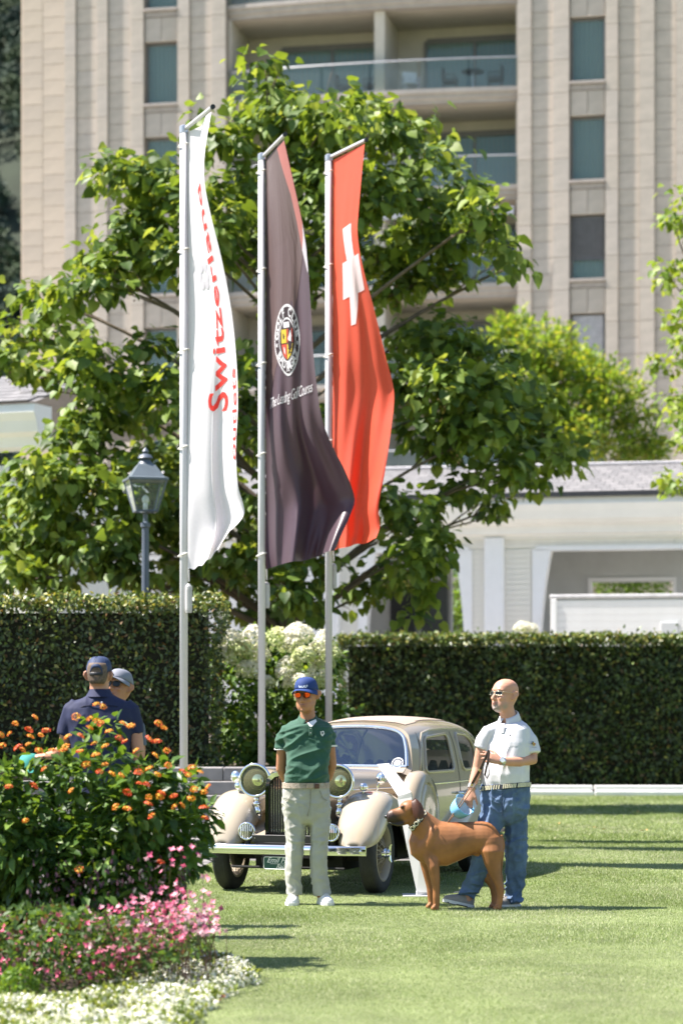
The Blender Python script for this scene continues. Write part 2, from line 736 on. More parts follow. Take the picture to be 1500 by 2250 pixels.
stone = [M("tower_stone_%d" % i, c, rough=.85, var=.09, scale=1.6, bump=.25, bscale=25, stretch=(1, 1, 2.2), detail=6) for i, c in
         enumerate(((.455, .40, .34), (.435, .385, .33), (.48, .42, .362), (.45, .40, .35)))]
sun_tinted = [M("tower_sun_tinted_stone_%d" % i, c, rough=.85, var=.09, scale=1.6, bump=.25, bscale=25, detail=6) for i, c in
        enumerate(((.50, .42, .335), (.48, .405, .33), (.52, .435, .35)))]  # stronger sun on the left strip, put into a warmer, lighter stone colour
joint = M("tower_joint", (.40, .335, .28), rough=.95, var=.1)
ZT = 28.0
XL, XR = sx(52), sx(1760)
bx0, bx1 = sx(499), sx(1138)
# solid bodies behind the cladding (left block, right block, back block behind the balconies)
mb = MB()
mb.box(((XL + bx0) / 2, 4.2, ZT / 2), (bx0 - XL - .06, 7.5, ZT))
mb.box(((bx1 + XR) / 2, 4.2, ZT / 2), (XR - bx1 - .06, 7.5, ZT))
for (a, b) in ((sx(52), sx(319.5)), (sx(392.5), sx(499)), (sx(1138), sx(1251.5)), (sx(1329.5), sx(1760))):
    mb.box(((a + b) / 2, .245, ZT / 2), (b - a - .02, .40, ZT - .04))
mb.box(((bx0 + bx1) / 2, 5.3, ZT / 2), (bx1 - bx0 + .2, 5.2, ZT - .02))
mb.box(((XL + XR) / 2, 4.0, ZT + .25), (XR - XL + .6, 8.6, .5))
mb.build("wall", joint, tower)

WT = [23.75 - 3.2 * k for k in range(-1, 7)]       # window heads, floor by floor
WH = 2.08
curt = M("teal_curtain", (.30, .50, .46), rough=.9, var=.25, scale=9, stretch=(9, 1, .6), transl=.2)
curt2 = M("green_curtain", (.22, .42, .30), rough=.9, var=.25, scale=9, stretch=(9, 1, .6))
wframe = M("window_frame", (.16, .15, .145), rough=.5)
sillm = M("sill_stone", (.36, .32, .29), rough=.8, var=.08)
tglass = glassM("tower_glass", (.27, .36, .345), op=.34)  # grey-teal base colour paints in the reflection of sky and hills
shut_d = M("shutter_dark", (.10, .105, .12), rough=.6)
shut_l = M("shutter_light", (.42, .43, .47), rough=.6)


def window(x0, x1, zt, kind="curtain"):
    w = x1 - x0
    xc = (x0 + x1) / 2
    f = MB()
    y = .16
    for bxx in (x0 + .035, x1 - .035):
        f.box((bxx, y, zt - WH / 2), (.07, .09, WH))
    f.box((xc, y, zt - .035), (w - .14, .088, .07))
    f.box((xc, y, zt - WH + .035), (w - .14, .088, .07))
    fo = f.build("window", wframe, tower)
    g = MB()
    g.box((xc, y + .01, zt - WH / 2), (w - .14, .012, WH - .14))
    g.build("pane", tglass, fo)
    c = MB()
    c.grid(lambda u, v: (x0 + .05 + (w - .1) * u, y + .13 + .035 * math.sin(u * 44), zt - WH + WH * v), 60, 2)
    c.build("curtain", curt2 if kind != "curtain" else curt, fo, smooth=True)
    s = MB()
    s.bbox((xc, -.03, zt - WH - .05), (w + .02, .34, .09), .01)
    s.bbox((xc, .0, zt - WH - .19), (w - .004, .2, .17), .01)
    s.build("sill", sillm, fo)
    if kind in ("half", "shut"):
        hh = WH * (.69 if kind == "half" else 1.0) - .08
        sh = MB()
        nslat = int(hh / .07)
        for k in range(nslat):
            sh.box((xc, .085, zt - .05 - .07 * k - .033), (w - .16, .022, .058), Matrix.Rotation(.35, 3, 'X'))
        sh.box((xc, .085, zt - .08 - .07 * nslat), (w - .16, .04, .06))
        sh.build("roller_shutter", shut_d if kind == "half" else shut_l, fo)


wl0, wl1 = sx(320), sx(392)
wr0, wr1 = sx(1252), sx(1329)
for k, zt in enumerate(WT):
    if k < 6:
        window(wl0, wl1, zt)
        window(wr0, wr1, zt, {3: "half", 4: "shut"}.get(k, "curtain"))
# cladding: columns of stone slabs; ribs stand proud of the fields between them
N_SLAB = 0
cols = []       # (px0, px1, kind)
cols += [(52, 98, 'w'), (98, 145, 'w2')]
cols += [(145, 170, 'r'), (170, 215, 'p'), (215, 240, 'r'), (240, 290, 'p2'), (290, 319, 'r')]
cols += [(393, 419, 'r'), (419, 466, 'p'), (466, 499, 'r')]
cols += [(1138, 1168, 'r'), (1168, 1214, 'p'), (1214, 1251, 'r'), (1330, 1358, 'r'), (1358, 1404, 'p'), (1404, 1438, 'r'),
         (1438, 1484, 'p2'), (1484, 1516, 'r'), (1516, 1562, 'p'), (1562, 1600, 'r'), (1600, 1660, 'p'), (1660, 1760, 'r')]
for (a, b, kd) in cols:
    x0, x1 = sx(a), sx(b)
    h = 1.066 if kd == 'r' else .533
    y = {'r': -.11, 'w': -.07, 'w2': -.07}.get(kd, -.02)
    off = .27 if kd in ('p2', 'w2') else 0
    zlow = 9.5 if a > 1100 else 11.0
    n = int(ZT / h)
    rest = MB()
    for i in range(n):
        z = off + h * (i + .5)
        c = ((x0 + x1) / 2, y, z)
        s = (x1 - x0 - .014, .12, h - .014)
        if zlow < z < 25.6 and a < 1500 and N_SLAB < 300:
            N_SLAB += 1
            blk("stone_slab", tower, c, s, RND.choice(sun_tinted if kd[0] == 'w' else stone), .005)
        else:
            rest.box(c, s)
    if rest.v:
        o = rest.build("stone_cladding", (sun_tinted if kd[0] == 'w' else stone)[0], tower)
        tag(o, kind="stuff")
for (x0, x1) in ((wl0, wl1), (wr0, wr1)):
    for k, zt in enumerate(WT):
        zb, z1 = zt, zt + 3.2 - WH - .29
        for q in range(2):
            xa = x0 + (x1 - x0) * q / 2
            if k < 7:
                blk("stone_slab", tower, (xa + (x1 - x0) / 4, -.0, (zb + z1) / 2 + .005), ((x1 - x0) / 2 - .016, .14, z1 - zb - .02), RND.choice(stone), .008)
# side wall of the left end
mb = MB()
for i in range(50):
    for j in range(8):
        mb.box((XL - .03, .5 + j, .266 + i * .533), (.1, .98, .515))
tag(mb.build("stone_cladding", sun_tinted[0], tower), kind="stuff")
# balconies
slabm = M("balcony_slab", (.38, .345, .315), rough=.8, var=.08, scale=3)
soff = M("balcony_soffit", (.50, .45, .38), rough=.9, var=.04, scale=2)
plaster = M("balcony_plaster", (.55, .50, .43), rough=.9, var=.05, scale=2)
railm = M("rail_metal", (.5, .52, .54), rough=.3, metal=.9)
bglass = glassM("balustrade_glass", (.42, .52, .52), op=.10)
awn = M("awning_cloth", (.36, .37, .42), rough=.8, var=.05)
bw = bx1 - bx0
xm = (bx0 + bx1) / 2


def bow(x):
    q = (x - xm) / (bw / 2)
    return -0.30 * (1 - q * q)


for k in range(-1, 7):
    zf = 21.66 - 3.2 * k
    t = MB()
    prof = [(0, 0), (0, -.14), (.10, -.16), (.10, -.30), (.2, -.34), (.2, -.44)]
    for i in range(24):
        xa, xb = bx0 + bw * i / 24, bx0 + bw * (i + 1) / 24
        rr = []
        for x in (xa, xb):
            yb = bow(x) + .02
            rr.append([(x, yb + dy, zf + dz) for dy, dz in prof] + [(x, 2.7, zf - .44), (x, 2.7, zf)])
        t.rings(rr, cap=False)
    t.build("balcony_slab", slabm, tower)
    s = MB()
    s.box((xm, 1.55, zf - .447), (bw - .02, 2.3, .012))
    s.build("soffit", soff, tower)
    # back wall and partition
    w = MB()
    w.box((xm, 2.66, zf + 1.38), (bw, .1, 2.73))
    w.box((bx0 + .05, 1.4, zf + 1.38), (.1, 2.4, 2.72))
    w.box((bx1 - .05, 1.4, zf + 1.38), (.1, 2.4, 2.72))
    w.box((sx(832), 1.35, zf + 1.38), (.34, 2.5, 2.715))
    w.build("balcony_wall", plaster, tower)
    for (a, b) in ((sx(578), sx(812)), (sx(905), sx(1128))):
        f = MB()
        m = (a + b) / 2
        for q in (a, m, b):
            f.box((q, 2.56, zf + 1.15), (.09, .1, 2.3))
        f.box((m, 2.56, zf + 2.3), (b - a - .1, .098, .18))
        fo = f.build("sliding_window", wframe, tower)
        for q in (0, 1):
            g = MB()
            g.box((a + (b - a) * (.25 + .5 * q), 2.565, zf + 1.12), ((b - a) / 2 - .09, .012, 2.2))
            g.build("pane", tglass, fo)
        if k < 2:
            c = MB()
            c.grid(lambda u, v: (a + (b - a) * u, 2.605 + .018 * math.sin(u * 130), zf + 2.25 * v), 150, 2)
            c.build("curtain", curt, fo, smooth=True)
        else:
            c = MB()
            c.box(((a + b) / 2, 2.606, zf + 1.12), (b - a, .004, 2.24))
            c.build("dark_room", M("room_dark", (.02, .03, .03), rough=.9), fo)
    r = MB()
    for i in range(24):
        xa, xb = bx0 + bw * i / 24, bx0 + bw * (i + 1) / 24
        r.tube([(xa, bow(xa) + .12, zf + .98), (xb, bow(xb) + .12, zf + .98)], .028, 6)
    ro = r.build("balustrade_rail", railm, tower)
    for i in range(6):
        g = MB()
        g.grid(lambda u, v: (bx0 + bw * (i + .02 + .96 * u) / 6, bow(bx0 + bw * (i + .02 + .96 * u) / 6) + .12, zf + .02 + .93 * v), 6, 2)
        g.build("balustrade_pane", bglass, tower)
    if k in (1, 2):
        a = MB()
        for (q0, q1) in ((bx0 + .1, sx(820)), (sx(845), sx(980)), (sx(984), bx1 - .1)):
            a.bbox(((q0 + q1) / 2, -.35, zf + (2.28 if k == 1 else 2.28)), (q1 - q0, .06, .26), .01)
        if k == 1:
            a.build("awning_valance", awn, tower) if False else None
        else:
            a.build("awning_valance", awn, tower)


def tower_pt(x, y, z):
    return tower.matrix_basis @ Vector((x, y, z)) if False else Vector((x * math.cos(-BA) - y * math.sin(-BA), 80 + x * math.sin(-BA) + y * math.cos(-BA), z))


blackw = M("dark_wicker", (.03, .03, .032), rough=.6)
whitew = M("white_wicker", (.6, .6, .62), rough=.6)


def balcony_chair(px, zf, m, lab, rz, grp=None):
    p = tower_pt(sx(px), .75, zf)
    t = empty("balcony_chair", p, rz - BA, label=lab, cat="chair", group=grp)
    s = MB(); s.bbox((0, 0, .42), (.5, .48, .06), .015); s.build("seat", m, t)
    b = MB(); b.bbox((0, .23, .66), (.5, .05, .45), .015); b.build("backrest", m, t)
    for a in (-1, 1):
        l = MB(); l.box((.22 * a, -.2, .2), (.04, .04, .39)); l.build("leg", m, t)
        l = MB(); l.box((.22 * a, .2, .2), (.04, .04, .39)); l.build("leg", m, t)
        l = MB(); l.box((.25 * a, 0, .62), (.045, .44, .04)); l.box((.25 * a, -.2, .52), (.045, .04, .19)); l.build("armrest", m, t)


balcony_chair(980, 21.66, blackw, "dark chair on the right balcony, left of the small round table", PI / 2)
balcony_chair(1080, 21.66, blackw, "dark chair on the right balcony, right of the small round table", -PI / 2)
balcony_chair(893, 21.66, whitew, "white chair on the right balcony beside the dividing wall", .4)
balcony_chair(745, 21.66, blackw, "dark chair on the left balcony, left one of two above the tree", PI / 2)
balcony_chair(806, 21.66, blackw, "dark chair on the left balcony beside the dividing wall", -PI / 2)
p = tower_pt(sx(1030), .75, 21.66)
t = empty("balcony_table", p, label="small dark round table between two chairs on the right balcony", cat="table")
l = MB(); l.lathe([(.36, .7), (.38, .715), (.38, .735), (.36, .75)]); l.build("table_top", blackw, t)
l = MB(); l.lathe([(.03, .03), (.03, .7)]); l.build("table_leg", railm, t)
l = MB(); l.lathe([(.22, 0), (.22, .025), (.05, .04)]); l.build("table_foot", blackw, t)

# ---- white pavilion (colonnade) in front of the tower
PA = math.radians(13)
pav = empty("white_pavilion", (0, 54, 0), -PA, label="long white clapboard pavilion with slate roof, columns and arched openings", cat="building")


def qx(px, y=0.0):
    k = (px - 750) / FP
    # point on the line y = const of the pavilion frame
    c, s = math.cos(PA), math.sin(PA)
    return (k * (54 + y * c) - y * s) / (c + k * s)


white = M("white_paint", (.80, .79, .77), rough=.5, var=.03, scale=2)
white2 = M("white_clapboard", (.74, .72, .66), rough=.55, var=.04, scale=3)
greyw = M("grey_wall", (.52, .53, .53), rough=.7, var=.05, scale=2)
slate = [M("slate_%d" % i, c, rough=.75, var=.12, scale=4, bump=.2) for i, c in enumerate(((.18, .175, .174), (.162, .158, .158), (.205, .198, .196)))]
gutter = M("gutter_dark", (.035, .035, .04), rough=.4)
pxl, pxr = qx(-120), qx(1640)
xmid, plen = (pxl + pxr) / 2, pxr - pxl
mb = MB()
# moulded cornice
prof = [(-.75, 6.02), (-.78, 5.86), (-.70, 5.72), (-.62, 5.55), (-.50, 5.46), (-.34, 5.42), (-.30, 5.26), (-.12, 5.22), (-.12, 5.16), (.3, 5.16), (.3, 6.02)]
mb.rings([[(x, y, z) for y, z in prof] for x in (pxl, pxr)])
mb.build("cornice", white, pav)
mb = MB()
mb.box((xmid, -.80, 6.06), (plen, .14, .11))
mb.build("gutter", gutter, pav)
# roof plane of slates, one by one where they can be told apart
rb = MB()
rb.add([(pxl, -.72, 6.09), (pxr, -.72, 6.09), (pxr, 2.6, 7.0), (pxl, 2.6, 7.0), (pxl, 5.6, 6.0), (pxr, 5.6, 6.0)], [(0, 1, 2, 3), (3, 2, 5, 4)])
rb.build("roof", gutter, pav)
ridge = MB()
ridge.bbox((xmid, 2.6, 7.02), (plen, .34, .07), .02)
ridge.build("ridge_cap", M("ridge_metal", (.5, .48, .49), rough=.5, metal=.3), pav)
NS = 0
srest = MB()
for r in range(9):
    y0 = -.70 + r * .365
    z0 = 6.11 + (y0 + .72) * (.91 / 3.32)
    i = 0
    x = pxl + (0.15 if r % 2 else 0)
    ang = math.atan2(.91, 3.32)
    while x < pxr:
        w = .29
        vis = qx(880) < x < qx(1460) and r < 9
        if vis and NS < 300:
            NS += 1
            blk("slate_tile", pav, (x + w / 2, y0 + .2, z0 + .05), (w, .40, .016), RND.choice(slate), 0, (ang - .03 + RND.uniform(-.006, .006), 0, 0))
        else:
            srest.box((x + w / 2, y0 + .2, z0 + .05), (w, .40, .016), Matrix.Rotation(ang - .03, 3, 'X'))
        x += .30
tag(srest.build("slate_tiles", slate[0], pav), kind="stuff")
# frieze of clapboards under the cornice, piers with flared arches
ZB = 1.3


def boards(x0, x1, z0, z1, y, m, h=.115, th=.03):
    z = z0
    while z < z1 - .01:
        hh = min(h, z1 - z)
        blk("clapboard", pav, ((x0 + x1) / 2, y, z + hh / 2), (x1 - x0, th, hh - .006), m, 0, (.05, 0, 0))
        z += h


openings = [(qx(330), qx(470)), (qx(560), qx(690)), (qx(800), qx(1026)), (qx(1182), qx(1560))]
ctr = [(qx(1066), qx(1109)), (qx(712), qx(748)), (qx(500), qx(535)), (qx(255), qx(292))]
ft = M("white_trim", (.82, .82, .83), rough=.45, var=.02)
# the wall above the openings
edges = [pxl] + [e for o in openings for e in o] + [pxr]
wb = MB()
wb.box((xmid, .10, 5.06), (plen, .28, .26))
for i in range(0, len(edges), 2):
    wb.box(((edges[i] + edges[i + 1]) / 2, .10, (ZB + 4.93) / 2), (edges[i + 1] - edges[i], .28, 4.93 - ZB))
wb.build("wall", white2, pav)
for (a, b) in ((qx(960), qx(1066)), (qx(1109), qx(1480))):
    boards(a, b, 4.965, 5.16, -.055, white2, .098)
for (a, b) in ((qx(1031), qx(1066)), (qx(1109), qx(1166))):
    boards(a, b, 2.9, 4.93, -.055, white2)
for (a, b) in ctr:
    c = MB(); c.bbox(((a + b) / 2, -.09, (ZB + 5.2) / 2), (b - a, .22, 5.2 - ZB), .03)
    c.build("column", ft, pav)
for (a, b) in openings:
    # flared side casings that curve inwards towards the top
    f = MB()
    for sgn, x in ((1, a), (-1, b)):
        pts = []
        for k in range(13):
            z = ZB + (4.93 - ZB) * k / 12
            q = k / 12
            dx = .10 + .05 * (1 - q) - .0 + .38 * max(0, (q - .35) / .65) ** 2.2 * 0 + .02
            fl = -.22 * (1 - q) ** 1.5 * 0 + .26 * q ** 3
            pts.append((x + sgn * (-.12), x + sgn * (.03 + fl), z))
        rr = [[(p0, -.10, z), (p1, -.10, z), (p1, .26, z), (p0, .26, z)] for p0, p1, z in pts]
        f.rings(rr)
    f.box(((a + b) / 2, .08, 4.945), (b - a + .1, .36, .10))
    f.build("arch_casing", ft, pav)
# inner back wall with a second opening, dark doors behind the left bays
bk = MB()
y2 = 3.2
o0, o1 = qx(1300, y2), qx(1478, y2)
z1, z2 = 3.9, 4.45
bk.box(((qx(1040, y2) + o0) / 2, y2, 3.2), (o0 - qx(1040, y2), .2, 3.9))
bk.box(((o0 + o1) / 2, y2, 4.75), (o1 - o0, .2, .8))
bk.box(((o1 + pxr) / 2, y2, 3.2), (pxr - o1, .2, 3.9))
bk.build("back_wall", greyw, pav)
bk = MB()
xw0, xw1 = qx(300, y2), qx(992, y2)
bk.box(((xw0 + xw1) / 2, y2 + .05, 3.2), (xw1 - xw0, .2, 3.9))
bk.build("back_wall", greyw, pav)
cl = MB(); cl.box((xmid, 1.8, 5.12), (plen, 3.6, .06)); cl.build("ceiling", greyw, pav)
fl = MB(); fl.box((xmid, 1.6, ZB - .1), (plen + 2, 5.5, .2)); fl.build("floor_slab", M("pav_floor", (.3, .29, .28), rough=.8), pav)
fb = MB()
fb.box(((o0 - .04), y2 - .12, 3.2), (.08, .06, 2.5)); fb.box(((o0 + o1) / 2, y2 - .12, 4.41), (o1 - o0, .06, .08)); fb.box((o1 + .04, y2 - .12, 3.2), (.08, .06, 2.5))
fb.build("opening_trim", ft, pav)
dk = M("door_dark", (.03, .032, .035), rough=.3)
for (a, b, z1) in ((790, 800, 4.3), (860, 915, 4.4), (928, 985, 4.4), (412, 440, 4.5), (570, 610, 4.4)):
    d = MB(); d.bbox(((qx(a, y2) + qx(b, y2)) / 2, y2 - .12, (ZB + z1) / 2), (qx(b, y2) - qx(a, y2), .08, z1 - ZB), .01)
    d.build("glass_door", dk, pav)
# bench-high clapboard counter standing in the right bay
hut = empty("clapboard_counter", Vector((5.9, 50.6, 1.84)), -PA, label="low white clapboard counter with a grey top in front of the pavilion's right bay", cat="counter")
cw = 3.4
hb2 = MB(); hb2.bbox((0.25, 0, .95), (cw, .5, 1.9), .01); hb2.build("counter_body", white2, hut)
for k in range(6):
    blk("clapboard", hut, (0.25, -.27, 1.0 + .145 * k + .07), (cw, .03, .139), white, 0, (.06, 0, 0))
hb2 = MB(); hb2.bbox((.25, 0, 1.95), (cw + .14, .62, .085), .02); hb2.build("counter_top", M("counter_top", (.5, .49, .49), rough=.5), hut)
hb2 = MB(); hb2.bbox((-cw / 2 + .27, -.30, .95), (.12, .05, 1.9), .01); hb2.build("corner_post", white, hut)
hb2 = MB(); hb2.bbox((.98, -.31, 1.25), (.36, .05, .30), .01); hb2.build("wall_box", greyw, hut)

# wing of the pavilion at the left edge
wing = empty("pavilion_wing", (-8.2, 46.0, .32), math.radians(-22), label="white wing with a slate roof at the left edge behind the big tree", cat="building")
ww = MB(); ww.box((0, .3, 3.4), (5.4, .4, 4.6)); ww.box((2.5, 2.5, 3.4), (.4, 4.2, 4.6)); ww.build("wall", white2, wing)
for k in range(36):
    blk("clapboard", wing, (0, .07, 1.5 + .115 * k + .05), (5.38, .03, .108), white2, 0, (.05, 0, 0))
ww = MB()
pr = [(-.55, 6.75), (-.58, 6.6), (-.48, 6.45), (-.42, 6.25), (-.25, 6.18), (-.2, 6.0), (.1, 5.95), (.1, 6.75)]
ww.rings([[(x, y, z) for y, z in pr] for x in (-3.0, 3.0)])
ww.build("cornice", white, wing)
ww = MB(); ww.add([(-3.0, -.6, 6.78), (3.05, -.6, 6.78), (3.05, 2.6, 7.75), (-3.0, 2.6, 7.75), (3.05, 5.6, 6.7), (-3.0, 5.6, 6.7)], [(0, 1, 2, 3), (3, 2, 4, 5)])
ww.build("roof", slate[0], wing)
for r in range(8):
    for i in range(20):
        blk("slate_tile", wing, (-2.95 + i * .30 + (.15 if r % 2 else 0), -.42 + r * .38, 6.86 + r * .115), (.29, .42, .016), slate[(i * 7 + r * 3) % 3], 0, (math.atan2(.97, 3.2) - .03, 0, 0))
ww = MB(); ww.box((-1.2, .03, 4.1), (1.9, .05, 2.6)); ww.build("panel_frame", white, wing)
lp = MB()
arcp = [(.34 * math.cos(PI * k / 10), .40 * math.sin(PI * k / 10)) for k in range(11)]
lp.prism([(a - 1.35 + .2, b + 4.55) for a, b in arcp], -.02, .02)
lp.build("arched_window", dk, wing)

# ================================================================== VEGETATION
LEAFCOL = {}


def leafmats(name, cols, tr=0.35, rough=.5, spec=.3, tcol=None):
    return [M("%s_%d" % (name, i), c, rough=rough, var=.22, scale=3.0, spec=spec, transl=tr,
              tcol=(tcol or (min(1, c[0] * 2.1 + .02), min(1, c[1] * 1.75 + .03), c[2] * .8))) for i, c in enumerate(cols)]


# ---- clipped hedges
def hedge(name, x0, x1, y0, y1, z0, z1, lab, dens, leaf, base):
    h = empty(name, base, label=lab, cat="hedge")
    b = Vector(base)
    core = MB()
    core.box(((x0 + x1) / 2, (y0 + y1) / 2, (z0 + z1) / 2 - .06), (x1 - x0 - .36, y1 - y0 - .36, z1 - z0 - .2))
    core.build("branches", M("hedge_core", (.018, .02, .010), rough=1, var=.3, scale=8), h, world=True)
    pos, N = [], []
    def face(n, fx, nor, th):
        u, v = NPR.rand(n), NPR.rand(n)
        p = fx(u, v)
        bump = .045 * np.sin(p[:, 0] * 3.1 + p[:, 2] * 2) + .035 * np.sin(p[:, 0] * 7.3 - p[:, 2] * 5.1 + 1) + .02 * np.sin(p[:, 2] * 13 + p[:, 0] * 9)
        p = p + np.array(nor)[None, :] * (bump - NPR.exponential(th, n).clip(0, .22))[:, None]
        pos.append(p)
        N.append(np.array(nor)[None, :] * 1.0 + NPR.normal(0, .62, (n, 3)))
    W, D, H = x1 - x0, y1 - y0, z1 - z0
    face(int(W * H * dens), lambda u, v: np.stack([x0 + W * u, np.full_like(u, y0), z0 + H * v], 1), (0, -1, 0), .05)
    face(int(W * D * dens * .8), lambda u, v: np.stack([x0 + W * u, y0 + D * v, np.full_like(u, z1)], 1), (0, 0, 1), .04)
    face(int(D * H * dens * .7), lambda u, v: np.stack([np.full_like(u, x1), y0 + D * u, z0 + H * v], 1), (1, 0, 0), .05)
    face(int(D * H * dens * .5), lambda u, v: np.stack([np.full_like(u, x0), y0 + D * u, z0 + H * v], 1), (-1, 0, 0), .05)
    # rounded shoulder along the front edge of the top
    n = int(W * 420)
    q = NPR.rand(n)
    pos.append(np.stack([x0 + W * NPR.rand(n), y0 - .02 + .16 * q + NPR.normal(0, .02, n), z1 - .15 + .17 * np.sqrt(q) + NPR.normal(0, .025, n)], 1))
    N.append(NPR.normal(0, .6, (n, 3)) + np.array([0, -.7, .7]))
    # stray shoots along the top edge
    n = int(W * 170)
    pos.append(np.stack([x0 + W * NPR.rand(n), y0 + D * NPR.rand(n) ** 2, z1 + .01 + NPR.exponential(.028, n)], 1))
    N.append(NPR.normal(0, 1, (n, 3)) + np.array([0, -.3, .6]))
    pos, N = np.concatenate(pos), np.concatenate(N)
    n = len(pos)
    A = NPR.normal(0, .8, (n, 3)) + np.array([0, -.35, -.45])
    pk = NPR.choice(6, n, p=[.36, .27, .19, .09, .05, .04])  # share of brighter leaves also paints in sun-caught leaf tips
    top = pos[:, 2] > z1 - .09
    pk[top & (NPR.rand(n) < .5)] = 3  # sunlit band along the hedge top, put into brighter leaf colours
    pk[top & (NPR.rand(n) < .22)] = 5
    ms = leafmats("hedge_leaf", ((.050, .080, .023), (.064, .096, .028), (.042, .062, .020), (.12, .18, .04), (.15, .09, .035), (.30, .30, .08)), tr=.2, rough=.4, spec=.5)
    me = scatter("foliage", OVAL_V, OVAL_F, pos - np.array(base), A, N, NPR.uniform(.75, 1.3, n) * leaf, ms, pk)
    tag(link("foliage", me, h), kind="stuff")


hedge("hedge", -8.0, -1.40, 27.75, 29.1, .83, 2.78, "tall clipped dark green hedge at the left, under the street lamp", 950, .062, (-2.5, 28.2, .83))
hedge("hedge", -.06, 8.5, 41.9, 43.2, .0, 2.72, "tall clipped dark green hedge at the right, behind the car and the bald man", 620, .080, (3, 42.4, 0))


# ---- trees
def bez(a, b, c, n=9):
    return [a * (1 - t) ** 2 + b * (2 * t * (1 - t)) + c * t * t for t in [i / (n - 1) for i in range(n)]]


def tree(name, base, clusters, d0, lab, leaf, cols, per, trunk_r, fork, tmpl=(HEART_V, HEART_F), parts=0, droop=.75,
         group=None, dspread=1.6, limb_every=2, tr=.35, seeds=0, flat=.8, lean=None):
    t = empty(name, base, label=lab, cat="tree", group=group)
    bs = np.array(base)
    rs = np.random.RandomState(len(clusters) * 7 + 3)
    bark = M("bark", (.13, .10, .07), rough=.9, var=.25, scale=6, bump=.6, bscale=30, stretch=(1, 1, .25))
    tb = MB()
    tp = Vector(base) + Vector((0, 0, fork)) + (Vector(lean) if lean else Vector())
    tb.tube([Vector(base) + (tp - Vector(base)) * q + Vector((.05 * math.sin(q * 5), .04 * math.cos(q * 4), 0)) for q in (0, .15, .35, .6, .8, 1)],
            [trunk_r * k for k in (1.5, 1.12, 1, .92, .85, .8)], 14)
    zmax = max(P(c[0], c[1], d0).z for c in clusters)
    top = Vector((tp.x + (P(sum(c[0] for c in clusters) / len(clusters), 1500, d0).x - tp.x) * .5, tp.y, tp.z + (zmax - tp.z) * .72))
    tb.tube([tp + (top - tp) * q + Vector((.10 * math.sin(q * 7), .08 * math.sin(q * 5), 0)) for q in [k / 8 for k in range(9)]], [trunk_r * (.82 - .68 * k / 8) for k in range(9)], 10)
    tb.build("trunk", bark, t, world=True, smooth=True)
    pos, N, A, S, pk = [], [], [], [], []
    spos = []
    xs = [c[0] for c in clusters]
    cx = sum(xs) / len(xs)
    for i, cl in enumerate(clusters):
        px, py, r = cl[:3]
        dd = cl[3] if len(cl) > 3 else rs.uniform(-1, 1) * dspread * .5
        d = d0 + dd
        c = P(px, py, d)
        R = r * d / FP
        if i % limb_every == 0:
            lb = MB()
            hz = min(max(c.z - .55 * math.hypot(c.x - tp.x, c.y - tp.y) - .3, tp.z * .8), top.z)
            q_ = max(0, (hz - tp.z) / (top.z - tp.z))
            p0 = tp + (top - tp) * q_ if q_ > 0 else Vector(base).lerp(tp, .85)
            L = (c - p0).length
            m = p0.lerp(c, .5) + Vector((0, 0, .12 * L))
            pts = bez(p0, m + Vector(rs.normal(0, .12, 3)), c + Vector((0, 0, -.15 * R)), 10)
            r0 = min(trunk_r * .45, .012 + .010 * L)
            lb.tube(pts, [r0 * (1 - .80 * k / 9) for k in range(10)], 7)
            for q in range(3):
                e = c + Vector(rs.normal(0, .55 * R, 3))
                lb.tube(bez(pts[6 + q], pts[7].lerp(e, .5) + Vector((0, 0, .1)), e, 5), [r0 * .33, r0 * .26, r0 * .2, r0 * .14, .004], 5)
            lb.build("limb", bark, t, world=True, smooth=True)
        n = max(8, int(per * (R / .6) ** 2))
        # sprays: several small twig tips inside the cluster, each with a fan of hanging leaves
        nt = max(3, n // 9)
        td = rand_dirs(nt, rs)
        td[:, 2] = td[:, 2] * .8 + .18
        rad = R * (.55 + .45 * rs.rand(nt)) * (1 + .28 * np.sin(td[:, 0] * 4 + i) + .12 * rs.normal(size=nt))
        tips = np.array(c)[None, :] + td * rad[:, None] * np.array([1, 1, flat])
        idx = rs.randint(0, nt, n)
        jit = rs.normal(0, 1, (n, 3)) * np.array([leaf * .75, leaf * .75, leaf * .55])
        p = tips[idx] + jit
        out = unit(jit + td[idx] * leaf * .6)
        nor = out * .45 + np.array([0, 0, .75]) + rs.normal(0, .42, (n, 3))
        ax = out * .8 + np.array([0, 0, -droop]) + rs.normal(0, .33, (n, 3))
        pos.append(p)
        N.append(nor)
        A.append(ax)
        S.append(rs.uniform(.62, 1.25, n) * leaf)
        pk.append(rs.choice(len(cols), n))
        for _ in range(seeds if R > .3 else 0):
            if c.z < 6.5 or rs.rand() < .35:
                spos.append(tips[rs.randint(0, nt)] + np.array([0, -.1, -.1]))
    pos, N, A, S, pk = map(np.concatenate, (pos, N, A, S, pk))
    ms = leafmats(name + "_leaf", cols, tr=tr)
    crown = empty("crown", Vector((0, 0, 0)))
    crown.parent = t
    if parts:
        vis = np.where((pos[:, 2] > 1.8) & (np.abs(pos[:, 0] / pos[:, 1] + .02) < .125))[0]
        order = vis[np.argsort(pos[vis, 1] + rs.normal(0, .35, len(vis)))]
        sel = order[:parts]
        meshes = []
        for k in range(len(cols)):
            mb = MB()
            mb.add(HEART_V if tmpl[0] is HEART_V else OVAL_V, tmpl[1])
            meshes.append(mb.mesh("leaf", ms[k], fix=False))
        leaf_objs("leaf", meshes, pos[sel], A[sel], N[sel], S[sel], crown, Vector(base))
        keep = np.ones(len(pos), bool)
        keep[sel] = False
        pos, N, A, S, pk = pos[keep], N[keep], A[keep], S[keep], pk[keep]
    me = scatter("foliage", tmpl[0], tmpl[1], pos - bs, A, N, S, ms, pk)
    tag(link("foliage", me, crown), kind="stuff")
